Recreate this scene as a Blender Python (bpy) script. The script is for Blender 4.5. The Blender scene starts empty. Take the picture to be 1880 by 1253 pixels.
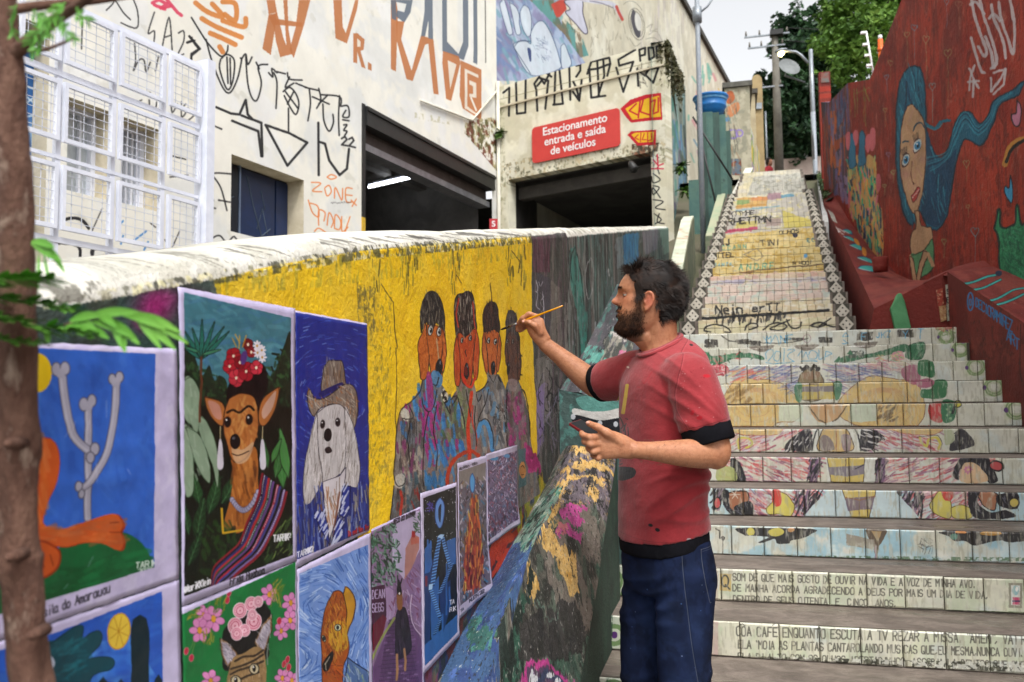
import bpy,bmesh,math,random,time
import numpy as np
from mathutils import Vector,Matrix,noise as mnoise
T0=time.time()
random.seed(7);rng=np.random.default_rng(5)
S=bpy.context.scene;COL=S.collection
pi=math.pi
# ------------------------------------------------------------------ camera
EYE=1.65
F=1574.0;CX=940.0;CY=626.5          # focal length and centre in photograph pixels
RM=Matrix.Rotation(math.radians(14.1),3,'Z')@Matrix.Rotation(pi/2+math.radians(4.09),3,'X')@Matrix.Rotation(-0.0105,3,'Z')
RN=np.array(RM)
CAM=Vector((0,0,EYE));CN=np.array(CAM)
cd=bpy.data.cameras.new('camera');cam=bpy.data.objects.new('camera',cd);COL.objects.link(cam)
cam.matrix_world=Matrix.Translation(CAM)@RM.to_4x4()
cd.sensor_width=36.0;cd.lens=F/1880*36;cd.clip_start=0.02;cd.clip_end=2000
cd.dof.use_dof=True;cd.dof.focus_distance=2.75;cd.dof.aperture_fstop=5.6
S.camera=cam
# ------------------------------------------------------------------ sky, sun, exposure
SUN_EL,SUN_AZ=math.radians(58),math.radians(150)
w=bpy.data.worlds.new('World');S.world=w;w.use_nodes=True
nt=w.node_tree;nt.nodes.clear()
sky=nt.nodes.new('ShaderNodeTexSky');sky.sky_type='NISHITA';sky.sun_disc=False
sky.sun_elevation=SUN_EL;sky.sun_rotation=SUN_AZ;sky.air_density=1.0;sky.dust_density=4.0;sky.ozone_density=1.0
hs=nt.nodes.new('ShaderNodeHueSaturation');hs.inputs['Saturation'].default_value=0.10;hs.inputs['Value'].default_value=1.3
bg=nt.nodes.new('ShaderNodeBackground');bg.inputs['Strength'].default_value=0.15
wo=nt.nodes.new('ShaderNodeOutputWorld')
nt.links.new(sky.outputs[0],hs.inputs['Color']);nt.links.new(hs.outputs[0],bg.inputs['Color']);nt.links.new(bg.outputs[0],wo.inputs['Surface'])
sl=bpy.data.lights.new('sun','SUN');sl.energy=1.35;sl.angle=math.radians(11);sl.color=(1.0,0.975,0.94)
so=bpy.data.objects.new('sun',sl);COL.objects.link(so)
sd=Vector((math.sin(SUN_AZ)*math.cos(SUN_EL),math.cos(SUN_AZ)*math.cos(SUN_EL),math.sin(SUN_EL)))
so.rotation_euler=sd.to_track_quat('Z','Y').to_euler();so.location=(0,0,30)
S.view_settings.view_transform='Standard';S.view_settings.look='None'
S.view_settings.exposure=0.66;S.view_settings.gamma=1.0;S.view_settings.use_curve_mapping=False

# ------------------------------------------------------------------ pixel rays and projection
def ray(px,py):return RM@Vector(((px-CX)/F,-(py-CY)/F,-1.0))
def WX(px,py,x):d=ray(px,py);return CAM+d*(x/d.x)
def WY(px,py,y):d=ray(px,py);return CAM+d*(y/d.y)
def WZ(px,py,z):d=ray(px,py);return CAM+d*((z-EYE)/d.z)
def WD(px,py,z):return CAM+ray(px,py)*z           # z: distance along the optical axis
def WP(px,py,p,n):
    d=ray(px,py);n=Vector(n);return CAM+d*((Vector(p)-CAM).dot(n)/d.dot(n))
def proj(P):
    l=RN.T@(np.asarray(P,float)-CN);return CX+F*l[0]/-l[2],CY+F*l[1]/l[2]
def lin(c):
    return tuple((x/12.92 if x<=.04045 else((x+.055)/1.055)**2.4)for x in c)
def hx(s):
    s=s.lstrip('#');s=s if len(s)==6 else ''.join(c*2 for c in s);return tuple(int(s[i:i+2],16)/255 for i in(0,2,4))
def C3(c):return hx(c)if isinstance(c,str)else tuple(c)

# ------------------------------------------------------------------ mesh builder
class MB:
    def __init__(s):s.v=[];s.f=[];s.sm=[]
    def add(s,vs,fs,smooth=False):
        o=len(s.v);s.v+=[tuple(v)for v in vs];s.f+=[tuple(i+o for i in f)for f in fs];s.sm+=[smooth]*len(fs);return s
    def box(s,a,b,M=None,bev=0):
        x0,y0,z0=a;x1,y1,z1=b
        vs=[Vector(p)for p in((x0,y0,z0),(x1,y0,z0),(x1,y1,z0),(x0,y1,z0),(x0,y0,z1),(x1,y0,z1),(x1,y1,z1),(x0,y1,z1))]
        if M:vs=[M@v for v in vs]
        return s.add(vs,[(0,3,2,1),(4,5,6,7),(0,1,5,4),(1,2,6,5),(2,3,7,6),(3,0,4,7)])
    def prism(s,pts,ex):
        pts=[Vector(p)for p in pts];ex=Vector(ex);n=len(pts)
        vs=pts+[p+ex for p in pts]
        return s.add(vs,[tuple(range(n))[::-1],tuple(range(n,2*n))]+[(i,(i+1)%n,n+(i+1)%n,n+i)for i in range(n)])
    def tube(s,pts,r,n=8,caps=True,flat=1.0,up=None,smooth=True):
        pts=[Vector(p)for p in pts];m=len(pts)
        rs=r if isinstance(r,(list,tuple))else[r]*m
        up=Vector(up)if up else None;vs=[];prev=None
        for i,p in enumerate(pts):
            t=(pts[min(i+1,m-1)]-pts[max(i-1,0)]).normalized()
            if prev is None:
                a=up or(Vector((0,0,1))if abs(t.z)<.9 else Vector((1,0,0)))
                e=t.cross(a).normalized()
            else:
                e=(prev-t*prev.dot(t)).normalized()
            prev=e;g=t.cross(e)
            for k in range(n):
                an=2*pi*k/n;vs.append(p+e*math.cos(an)*rs[i]+g*math.sin(an)*rs[i]*flat)
        fs=[(i*n+k,i*n+(k+1)%n,(i+1)*n+(k+1)%n,(i+1)*n+k)for i in range(m-1)for k in range(n)]
        if caps:fs+=[tuple(range(n))[::-1],tuple(range((m-1)*n,m*n))]
        return s.add(vs,fs,smooth)
    def mesh(s,name,mat=None):
        me=bpy.data.meshes.new(name);me.from_pydata(s.v,[],s.f)
        me.polygons.foreach_set('use_smooth',s.sm)
        if mat:me.materials.append(mat)
        bm=bmesh.new();bm.from_mesh(me);bmesh.ops.recalc_face_normals(bm,faces=bm.faces);bm.to_mesh(me);bm.free()
        me.update();return me
    def build(s,name,mat,parent=None,bevel=0,**k):
        me=s.mesh(name,mat);return link(name,me,parent,bevel=bevel,**k)
def link(name,me,parent=None,bevel=0,label=None,cat=None,group=None,kind=None):
    o=bpy.data.objects.new(name,me);COL.objects.link(o)
    if parent:
        o.parent=parent;o.matrix_parent_inverse=Matrix.Translation(-WL(parent))
    if bevel:
        m=o.modifiers.new('bevel','BEVEL');m.width=bevel;m.segments=2;m.limit_method='ANGLE'
    tag(o,label,cat,group,kind);return o
def WL(o):
    l=Vector(o.location)
    while o.parent:
        l=l+Vector(o.matrix_parent_inverse.to_translation())+Vector(o.parent.location);o=o.parent
    return l
def tag(o,label=None,cat=None,group=None,kind=None):
    if label:o['label']=label
    if cat:o['category']=cat
    if group:o['group']=group
    if kind:o['kind']=kind
    return o
def empty(name,loc,label,cat,group=None,kind=None):
    o=bpy.data.objects.new(name,None);o.location=loc;o.empty_display_size=.1;COL.objects.link(o)
    return tag(o,label,cat,group,kind)

# ------------------------------------------------------------------ materials
MATS={}
def mk(name):
    m=bpy.data.materials.new(name);m.use_nodes=True;MATS[name]=m
    return m,m.node_tree,m.node_tree.nodes['Principled BSDF']
def posmap(nt,sc=(1,1,1)):
    g=nt.nodes.new('ShaderNodeNewGeometry');mp=nt.nodes.new('ShaderNodeMapping');mp.inputs['Scale'].default_value=sc
    nt.links.new(g.outputs['Position'],mp.inputs['Vector']);return mp.outputs[0]
def nz(nt,vec,scale,detail=6,rough=.6,dist=0):
    n=nt.nodes.new('ShaderNodeTexNoise');n.inputs['Scale'].default_value=scale;n.inputs['Detail'].default_value=detail
    n.inputs['Roughness'].default_value=rough;n.inputs['Distortion'].default_value=dist
    nt.links.new(vec,n.inputs['Vector']);return n.outputs['Fac']
def ramp(nt,fac,stops):
    r=nt.nodes.new('ShaderNodeValToRGB');cr=r.color_ramp
    while len(cr.elements)>1:cr.elements.remove(cr.elements[-1])
    cr.elements[0].position=stops[0][0];cr.elements[0].color=(*lin(C3(stops[0][1])),1)
    for p,c in stops[1:]:
        e=cr.elements.new(p);e.color=(*lin(C3(c)),1)
    nt.links.new(fac,r.inputs[0]);return r.outputs[0]
def mixc(nt,fac,a,b,mode='MIX'):
    m=nt.nodes.new('ShaderNodeMix');m.data_type='RGBA';m.blend_type=mode
    for s,v in((m.inputs[0],fac),(m.inputs[6],a),(m.inputs[7],b)):
        if isinstance(v,(int,float)):s.default_value=v
        elif isinstance(v,(tuple,list,str)):s.default_value=(*lin(C3(v)),1)
        else:nt.links.new(v,s)
    return m.outputs[2]
def bump(nt,bs,h,strength,dist,prev=None):
    b=nt.nodes.new('ShaderNodeBump');b.inputs['Strength'].default_value=strength;b.inputs['Distance'].default_value=dist
    nt.links.new(h,b.inputs['Height'])
    if prev:nt.links.new(prev,b.inputs['Normal'])
    nt.links.new(b.outputs[0],bs.inputs['Normal']);return b.outputs[0]
def mat(name,c1,c2=None,c3=None,scale=3,rough=.8,bs=.3,bd=.01,bscale=None,metal=0,stretch=(1,1,1),spec=.4,detail=8,emit=None):
    m,nt,b=mk(name);v=posmap(nt,stretch)
    if c2 is None:c2=tuple(x*.82 for x in C3(c1))
    st=[(.32,c1),(.58,c2)]
    if c3:st.append((.75,c3))
    f=nz(nt,v,scale,detail,.65,.4);nt.links.new(ramp(nt,f,st),b.inputs['Base Color'])
    b.inputs['Roughness'].default_value=rough;b.inputs['Metallic'].default_value=metal;b.inputs['Specular IOR Level'].default_value=spec
    if bs:bump(nt,b,nz(nt,v,bscale or scale*8,6,.6),bs,bd)
    if emit:
        b.inputs['Emission Color'].default_value=(*lin(C3(emit[0])),1);b.inputs['Emission Strength'].default_value=emit[1]
    return m

# ------------------------------------------------------------------ painted canvases (numpy drawings on real surfaces)
def vnoise(H,W,cell,r=None,cw=None):
    r=r or rng;cw=cw or cell
    gh,gw=int(H/cell)+3,int(W/cw)+3
    g=r.random((gh,gw)).astype(np.float32)
    y=np.arange(H)/cell;x=np.arange(W)/cw
    y0=y.astype(int);x0=x.astype(int);fy=(y-y0)[:,None];fx=(x-x0)[None]
    fy=fy*fy*(3-2*fy);fx=fx*fx*(3-2*fx)
    a=g[y0][:,x0];b=g[y0][:,x0+1];c=g[y0+1][:,x0];d=g[y0+1][:,x0+1]
    return(a*(1-fx)+b*fx)*(1-fy)+(c*(1-fx)+d*fx)*fy
def fbm(H,W,cell,oct=4,cw=None):
    o=np.zeros((H,W),np.float32);a=.5;cw=cw or cell;tot=0
    for i in range(oct):
        o+=a*vnoise(H,W,max(cell,1.01),None,max(cw,1.01));tot+=a;a*=.55;cell/=2.1;cw/=2.1
    return o/tot
def catmull(p,closed=False,n=6):
    p=np.asarray(p,float);m=len(p)
    if m<3:return p
    idx=(lambda i:p[i%m])if closed else(lambda i:p[min(max(i,0),m-1)])
    out=[]
    for i in range(m if closed else m-1):
        a,b,c,d=idx(i-1),idx(i),idx(i+1),idx(i+2)
        for k in range(n):
            t=k/n;out.append(.5*((2*b)+(-a+c)*t+(2*a-5*b+4*c-d)*t*t+(-a+3*b-3*c+d)*t**3))
    if not closed:out.append(p[-1])
    return np.array(out)
FONT=dict(zip('ABCDEFGHIJKLMNOPQRSTUVWXYZ',('00 26 40|12 32','00 06 26 35 34 23 03|23 32 31 20 00','45 36 16 05 01 10 30 41','00 06 26 44 42 20 00','46 06 00 40|03 33','46 06 00|03 33','45 36 16 05 01 10 30 41 43 23','00 06|03 43|40 46','20 26','36 31 20 10 01','00 06|46 02|13 40','06 00 40','00 06 23 46 40','00 06 40 46','10 01 05 16 36 45 41 30 10','00 06 36 45 44 33 03','10 01 05 16 36 45 41 30 10|22 40','00 06 36 45 44 33 03|23 40','45 36 16 05 04 13 33 42 41 30 10 01','06 46|26 20','06 01 10 30 41 46','06 20 46','06 10 24 30 46','00 46|06 40','06 23 46|23 20','06 46 00 40')))
FONT.update({'0':'10 01 05 16 36 45 41 30 10','1':'05 26 20','2':'05 16 36 45 44 00 40','3':'06 46 23 33 42 41 30 10 01','4':'30 36 01 41','5':'46 06 03 33 42 41 30 00','7':'06 46 10','8':'13 04 05 16 36 45 44 33 13 02 01 10 30 41 42 33','9':'43 13 04 05 16 36 45 41 30 10',
 'a':'34 14 03 01 10 20 31|34 31 40','d':'36 31 20 10 01 03 14 24 33|31 40','e':'02 32 33 24 14 03 01 10 30','f':'36 26 15 10|04 24','h':'06 00|03 14 24 33 30','i':'14 10|16 16','k':'06 00|34 02 30','l':'16 11 20','m':'00 04|03 14 23 20|23 34 43 40','n':'00 04|03 14 24 33 30','o':'10 01 03 14 24 33 31 20 10','r':'00 04|02 14 34','s':'33 24 14 03 12 22 31 20 10 01','t':'16 11 20 30|04 34','u':'04 01 10 20 31|34 30','@':'32 23 12 21 32 34 25 15 04 01 10 30 41 44 35 25',',':'11 00','.':'10 11','-':'13 33','"':'15 16|35 36','^':'05 26 45','*':'15 31|35 11|13 33'})
class Canvas:
    def __init__(s,name,W,H,P0,U,V,base='#888888',fn=None):
        s.name=name;s.W,s.H=W,H
        s.P0,s.U,s.V=np.array(P0,float),np.array(U,float),np.array(V,float)
        u=(np.arange(W)+.5)/W;v=(np.arange(H)+.5)/H
        P=s.P0+u[None,:,None]*s.U+v[:,None,None]*s.V
        if fn:P=fn(P)
        l=(P-CN)@RN
        z=-l[...,2];bad=z<.15;z=np.where(bad,1,z)
        s.X=np.where(bad,1e9,CX+F*l[...,0]/z).astype(np.float32);s.Y=np.where(bad,1e9,CY-F*l[...,1]/z).astype(np.float32)
        s.img=np.empty((H,W,3),np.float32);s.img[:]=C3(base)
        s.q=6;s.Xs,s.Ys=s.X[::s.q,::s.q],s.Y[::s.q,::s.q];s.T=(0,0,1);s.cm=None
    def tf(s,x0=0,y0=0,k=1):s.T=(x0,y0,k);return s
    def tp(s,p):
        p=np.asarray(p,float).reshape(-1,2);return p*s.T[2]+(s.T[0],s.T[1])
    def win(s,x0,y0,x1,y1,pad=0):
        m=(s.Xs>x0-pad)&(s.Xs<x1+pad)&(s.Ys>y0-pad)&(s.Ys<y1+pad)
        if not m.any():
            st=14
            m=(s.Xs>x0-st)&(s.Xs<x1+st)&(s.Ys>y0-st)&(s.Ys<y1+st)
            if not m.any():return None
        r=np.where(m.any(1))[0];c=np.where(m.any(0))[0];q=s.q
        return slice(max(0,(r[0]-1)*q),min(s.H,(r[-1]+2)*q)),slice(max(0,(c[0]-1)*q),min(s.W,(c[-1]+2)*q))
    def blend(s,sl,m,col,a=1):
        m=m*np.float32(a)
        if s.cm is not None:m=m*s.cm[sl]
        m=m[...,None]
        s.img[sl]=s.img[sl]*(1-m)+np.array(C3(col),np.float32)*m
    def mask(s,pts,smooth=False,raw=False):
        p=pts if raw else s.tp(pts)
        if smooth:p=catmull(p,True)
        sl=s.win(p[:,0].min(),p[:,1].min(),p[:,0].max(),p[:,1].max())
        if sl is None:return None,None
        X,Y=s.X[sl],s.Y[sl];ins=np.zeros(X.shape,bool);n=len(p)
        for i in range(n):
            x1,y1=p[i];x2,y2=p[(i+1)%n]
            if y1==y2:continue
            c=(Y>min(y1,y2))&(Y<=max(y1,y2))
            ins^=c&(X<(x2-x1)*(Y-y1)/(y2-y1)+x1)
        return sl,ins
    def poly(s,pts,col,a=1,smooth=False,out=None,ow=1,tex=0):
        sl,m=s.mask(pts,smooth)
        if sl is None:return s
        if tex:
            n=fbm(*m.shape,10,3);mm=m*(1-tex+2*tex*n*.9).clip(0,1)
            s.blend(sl,mm.astype(np.float32),col,a)
        else:s.blend(sl,m,col,a)
        if out:s.line(list(pts)+[pts[0]],ow,out,smooth=smooth)
        return s
    def line(s,pts,w,col,a=1,smooth=False,soft=.35,taper=False,raw=False):
        p=pts if raw else s.tp(pts)
        if smooth and len(p)>2:p=catmull(p,False,5)
        sc=1 if raw else s.T[2]
        w=w*sc;r=w/2
        sl=s.win(p[:,0].min(),p[:,1].min(),p[:,0].max(),p[:,1].max(),r+soft*2+1)
        if sl is None:return s
        big=(sl[0].stop-sl[0].start)*(sl[1].stop-sl[1].start)>60000 and len(p)>3
        if big:
            h=len(p)//2
            s.line(p[:h+1],w,col,a,False,soft,taper,True);s.line(p[h:],w,col,a,False,soft,taper,True);return s
        X,Y=s.X[sl],s.Y[sl];D=np.full(X.shape,1e9,np.float32);n=len(p)
        for i in range(n-1):
            x1,y1=p[i];dx,dy=p[i+1]-p[i];L=dx*dx+dy*dy+1e-9
            t=(((X-x1)*dx+(Y-y1)*dy)/L).clip(0,1)
            d=np.hypot(X-x1-t*dx,Y-y1-t*dy)
            if taper:d=d+r*((i+t)/(n-1))*.9
            D=np.minimum(D,d)
        m=((r-D)/max(soft*2,1e-3)+.5).clip(0,1)
        s.blend(sl,m.astype(np.float32),col,a);return s
    def lines(s,L,w,col,**k):
        for p in L:s.line(p,w,col,**k)
        return s
    def ell(s,x,y,rx,ry,col,rot=0,a=1,out=None,ow=1,n=20):
        t=np.linspace(0,2*pi,n,endpoint=False);c,q=math.cos(rot),math.sin(rot)
        pts=np.c_[x+rx*np.cos(t)*c-ry*np.sin(t)*q,y+rx*np.cos(t)*q+ry*np.sin(t)*c]
        return s.poly(pts,col,a,False,out,ow)
    def spray(s,x,y,r,col,a=.8,ry=None):
        (x,y),=s.tp((x,y));r*=s.T[2];ry=(ry*s.T[2])if ry else r
        sl=s.win(x-2.2*r,y-2.2*ry,x+2.2*r,y+2.2*ry)
        if sl is None:return s
        m=np.exp(-((s.X[sl]-x)/r)**2-((s.Y[sl]-y)/ry)**2);s.blend(sl,m.astype(np.float32),col,a);return s
    def warp(s,*ac):
        s.X0,s.Y0=s.X,s.Y
        for amp,cell in ac:
            s.X=s.X+amp*2*(fbm(s.H,s.W,cell,3)-.5);s.Y=s.Y+amp*2*(fbm(s.H,s.W,cell,3)-.5)
        s.Xs,s.Ys=s.X[::s.q,::s.q],s.Y[::s.q,::s.q];return s
    def clip(s,pts=None):
        s.cm=None
        if pts is not None:
            sl,m=s.mask(pts);s.cm=np.zeros((s.H,s.W),np.float32)
            if sl is not None:s.cm[sl]=m
        return s
    def noise(s,region,cols,cell=12,thr=.5,soft=.06,a=1,cw=None,oct=4,smooth=False):
        """patches of cols where noise exceeds thr, inside region (None = everywhere)"""
        if region is None:sl,m=(slice(0,s.H),slice(0,s.W)),None
        else:
            sl,m=s.mask(region,smooth)
            if sl is None:return s
        h=sl[0].stop-sl[0].start;w_=sl[1].stop-sl[1].start
        for c in(cols if isinstance(cols,list)else[cols]):
            n=fbm(h,w_,cell,oct,cw);k=((n-thr)/soft).clip(0,1)
            if m is not None:k=k*m
            s.blend(sl,k.astype(np.float32),c,a)
        return s
    def strokes(s,region,n,cols,ln,w,ang=90,jit=15,a=.8,curve=0,smooth=False,field=None,r=None):
        """n short brush strokes inside region"""
        p=s.tp(region)
        if smooth:p=catmull(p,True)
        x0,y0=p.min(0);x1,y1=p.max(0);R=r or random
        k=s.T[2];ln*=k;w*=k;cnt=0;tries=0
        while cnt<n and tries<n*6:
            tries+=1
            x,y=R.uniform(x0,x1),R.uniform(y0,y1)
            if not inside(p,x,y):continue
            cnt+=1
            an=math.radians((field(x,y)if field else ang)+R.uniform(-jit,jit));l=ln*R.uniform(.5,1.3)
            dx,dy=math.cos(an)*l/2,math.sin(an)*l/2;cv=curve*k*R.uniform(.3,1)
            s.line(np.array([(x-dx,y-dy),(x-dy*cv*.05,y+dx*cv*.05),(x+dx,y+dy)]),w*R.uniform(.6,1.3),R.choice(cols),a,raw=True,smooth=False,soft=.4)
        return s
    def text(s,t,x,y,h,w,col,slope=0,adv=.78,shear=0,a=1,jit=0,wd=.62,lean=0):
        """stroke lettering; x,y = baseline start, h = cap height, slope = dy/dx"""
        cx=x
        for ch in t:
            if ch==' ':cx+=h*adv*.8;continue
            g=FONT.get(ch)
            if g is None:cx+=h*.3;continue
            nar=ch in '.,Iil"t1'
            for st in g.split('|'):
                pts=[]
                for tk in st.split():
                    gx,gy=int(tk[0])/4*wd*h,int(tk[1])/6*h
                    gx+=random.uniform(-jit,jit)*h;gy+=random.uniform(-jit,jit)*h
                    xx=cx+gx+gy*lean;pts.append((xx,y+slope*(xx-x)-gy+0))
                if len(pts)==1:pts.append((pts[0][0]+.1,pts[0][1]))
                s.line(pts,w,col,a)
            cx+=h*(adv*(.62 if nar else 1))
        return s
    def finish(s,rough=.75,bs=.3,bd=.004,bscale=60,var=.12,vscale=5,spec=.35,big=0,nrm=None,grime=None):
        im=bpy.data.images.new(s.name,s.W,s.H)
        px=np.ones((s.H,s.W,4),np.float32);px[...,:3]=s.img.clip(0,1);im.pixels.foreach_set(px.ravel());im.update();im.pack()
        m,nt,b=mk(s.name)
        g=nt.nodes.new('ShaderNodeNewGeometry');sub=nt.nodes.new('ShaderNodeVectorMath');sub.operation='SUBTRACT'
        sub.inputs[1].default_value=tuple(s.P0);nt.links.new(g.outputs['Position'],sub.inputs[0])
        cb=nt.nodes.new('ShaderNodeCombineXYZ')
        A=np.stack([s.U,s.V,np.cross(s.U,s.V)],1);inv=np.linalg.inv(A)
        for i in(0,1):
            d=nt.nodes.new('ShaderNodeVectorMath');d.operation='DOT_PRODUCT';d.inputs[1].default_value=tuple(inv[i])
            nt.links.new(sub.outputs[0],d.inputs[0]);nt.links.new(d.outputs['Value'],cb.inputs[i])
        t=nt.nodes.new('ShaderNodeTexImage');t.image=im;t.extension='EXTEND';nt.links.new(cb.outputs[0],t.inputs[0])
        v=posmap(nt);col=t.outputs[0]
        if var:
            f=nz(nt,v,vscale,8,.65)
            col=mixc(nt,1.0,col,ramp(nt,f,[(.3,(1-var,)*3),(.7,(1,1,1))]),'MULTIPLY')
        if grime:
            f=nz(nt,v,grime[1],10,.75,.5)
            mr=nt.nodes.new('ShaderNodeMapRange');mr.inputs[1].default_value=grime[2];mr.inputs[2].default_value=grime[2]+.12;mr.inputs[4].default_value=grime[3]
            nt.links.new(f,mr.inputs[0]);col=mixc(nt,mr.outputs[0],col,grime[0])
        nt.links.new(col,b.inputs['Base Color'])
        b.inputs['Roughness'].default_value=rough;b.inputs['Specular IOR Level'].default_value=spec
        pr=None
        if big:pr=bump(nt,b,nz(nt,v,bscale*.15,4,.6),big,.03)
        if bs:bump(nt,b,nz(nt,v,bscale,6,.65),bs,bd,pr)
        s.X=s.Y=s.img=None
        return m
def inside(p,x,y):
    n=len(p);c=False;j=n-1
    for i in range(n):
        if(p[i][1]>y)!=(p[j][1]>y)and x<(p[j][0]-p[i][0])*(y-p[i][1])/(p[j][1]-p[i][1])+p[i][0]:c=not c
        j=i
    return c
# ================================================================== PAINTINGS (drawn as polygons and strokes)
def art_wall_near(c):
    c.warp((.8,8),(2,40))
    c.noise(None,['#27302b','#4a5a50','#2b4a44','#5a6258'],60,.52,.08,.8)
    c.tf().noise([(0,540),(420,505),(420,660),(0,660)],['#2a332e','#41504a'],30,.5,.1,.8)
    c.spray(285,562,34,'#a01c6e',.95,30);c.spray(262,590,18,'#a01c6e',.7);c.spray(352,545,22,'#8e2058',.6,12);c.spray(305,548,24,'#b53a86',.5,14)
    low=[(675,820),(1010,780),(1110,560),(1110,1000),(800,1300),(660,1300)]
    c.noise(low,['#474a44','#35513f','#3d5f8a','#6b5a4a','#2a2c2b','#7a3d5a'],40,.55,.06,.85,cw=26)
    c.noise([(760,1230),(905,1000),(1000,860),(1010,900),(900,1110),(800,1300)],['#1f2a52','#27302f','#5a2420'],30,.5,.08,.8)
    c.strokes([(893,1010),(960,940),(955,1000),(900,1080)],20,['#b23418','#c8401e'],40,9,-55,20,.9)
    c.line([(890,1090),(905,1010),(930,975),(955,950)],12,'#b83a1c',.9,True)
    c.noise([(940,960),(1000,850),(1020,880),(960,1000)],['#b8a22a','#8a8a2c'],16,.5,.08,.9)
    g=[(976,432),(1120,415),(1120,700),(1000,890),(985,830)]
    c.poly(g,'#57534e')
    c.noise(g,['#3a3634','#6f6a63','#4a4f4a','#5c4a52','#3b3f3b'],70,.5,.07,.9,cw=12)
    c.noise([(978,436),(1010,432),(1010,500),(980,500)],['#4c2c38','#6a4652'],40,.45,.1,.9,cw=8)
    c.poly([(986,500),(1010,512),(1010,640),(984,640)],'#4a4750',.8)
    c.poly([(1010,515),(1028,530),(1032,640),(1012,640)],'#8a8478',.6,tex=.5)
    c.poly([(1037,553),(1060,568),(1058,640),(1036,680)],'#948f88',.7,tex=.5)
    c.poly([(984,660),(1015,650),(1012,760),(985,800)],'#8b8780',.6,tex=.5)
    c.poly([(984,720),(1000,700),(998,810),(986,838)],'#8f78b4',.75,tex=.4)
    c.tf(960,400,.2874)
    for L in[[(85,400),(95,450),(88,480)],[(100,410),(112,440),(128,410)],[(82,470),(95,490),(85,560),(105,585)],[(110,480),(130,500),(112,540),(130,580),(115,600)],[(125,470),(140,700),(145,760)]]:
        c.line(L,4,'#c9c6cf',.8,True)
    for L in[[(130,990),(100,1100),(110,1200)],[(150,960),(190,1050),(150,1150)],[(210,1100),(190,1180),(240,1240)],[(250,1060),(220,1150),(280,1200),(310,1100)]]:
        c.line(L,6,'#1e1b1c',.85,True)
    c.ell(170,1180,30,60,'#1e1b1c',.2,.0,'#1e1b1c',6);c.ell(250,1190,34,70,'#1e1b1c',.2,.0,'#1e1b1c',6)
    c.tf(640,480,.6171)
    for i in range(60):
        x=random.uniform(552,660);y=random.uniform(320,520)
        c.line([(x,y),(x+random.uniform(-12,12),y+random.uniform(10,30)),(x+random.uniform(-15,15),y+random.uniform(30,60))],3,random.choice(['#1e1b1c','#6f6a68','#8a7f98']),.6,True)
    for i in range(120):
        x=random.uniform(548,660);y=random.uniform(60,560);c.line([(x,y),(x+random.uniform(-3,3),y+random.uniform(15,70))],random.uniform(1,4),random.choice(['#3a3634','#7a7670','#8f8b88','#2b2a28','#665a60']),.55)
    c.tf()
    # ---- yellow field
    Yl=[(392,512),(440,498),(520,484),(660,462),(800,448),(976,434),(977,600),(984,740),(986,836),(960,880),(900,850),(760,930),(715,975),(660,1000),(560,600),(400,545)]
    c.poly(Yl,'#f2c81a')
    c.noise(Yl,['#f4cc2e','#e8b814','#ecc838'],50,.5,.14,.6)
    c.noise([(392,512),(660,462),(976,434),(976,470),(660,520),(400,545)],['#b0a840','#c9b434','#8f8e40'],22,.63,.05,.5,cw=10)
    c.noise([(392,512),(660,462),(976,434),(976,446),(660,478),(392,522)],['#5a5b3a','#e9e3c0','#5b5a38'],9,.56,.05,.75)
    c.noise([(655,530),(720,530),(715,900),(675,960)],['#cfae2c','#b09a34','#857a3a'],6,.62,.04,.5)
    c.noise([(655,520),(690,528),(690,610),(660,600)],['#5e5838','#7b7040'],5,.54,.05,.6)
    c.noise(Yl,['#efd35a'],5,.72,.04,.5)
    for x in(690,745,762,830,842,935,960):
        y=random.uniform(455,475);c.strokes([(x-8,y),(x+8,y),(x+6,y+70),(x-5,y+70)],9,['#3c3a1f','#6e6a2c','#8d8330'],22,2.2,90,6,.6)
    for L in[[(700,520),(712,540),(722,555),(724,600),(730,640)],[(728,640),(729,700),(726,760),(729,800)],[(838,505),(848,520)],[(900,520),(905,560)],[(940,460),(955,480),(953,500)]]:
        c.line(L,1.6,'#3a301a',.8)
    # ---- dogs
    c.tf(700,520,.3512)
    body=[(215,505),(200,560),(150,625),(108,655),(90,720),(80,800),(76,900),(66,1010),(70,1060),(58,1120),(44,1230),(40,1290),(300,1290),(560,1290),(830,1100),(800,950),(782,820),(775,710),(755,600),(728,530),(715,500),(660,520),(650,560),(615,480),(560,470),(545,540),(500,570),(480,500),(420,500),(395,560),(360,610),(320,540),(270,470)]
    c.poly(body,'#7f7770')
    c.noise(body,['#6a6460','#958c84','#55524f','#8d6a60','#687078'],60,.54,.06,.8,cw=24)
    P='#9c2a72';B='#3574ae';B2='#4a8fc4';O='#b8381a';G='#77805a'
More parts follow.
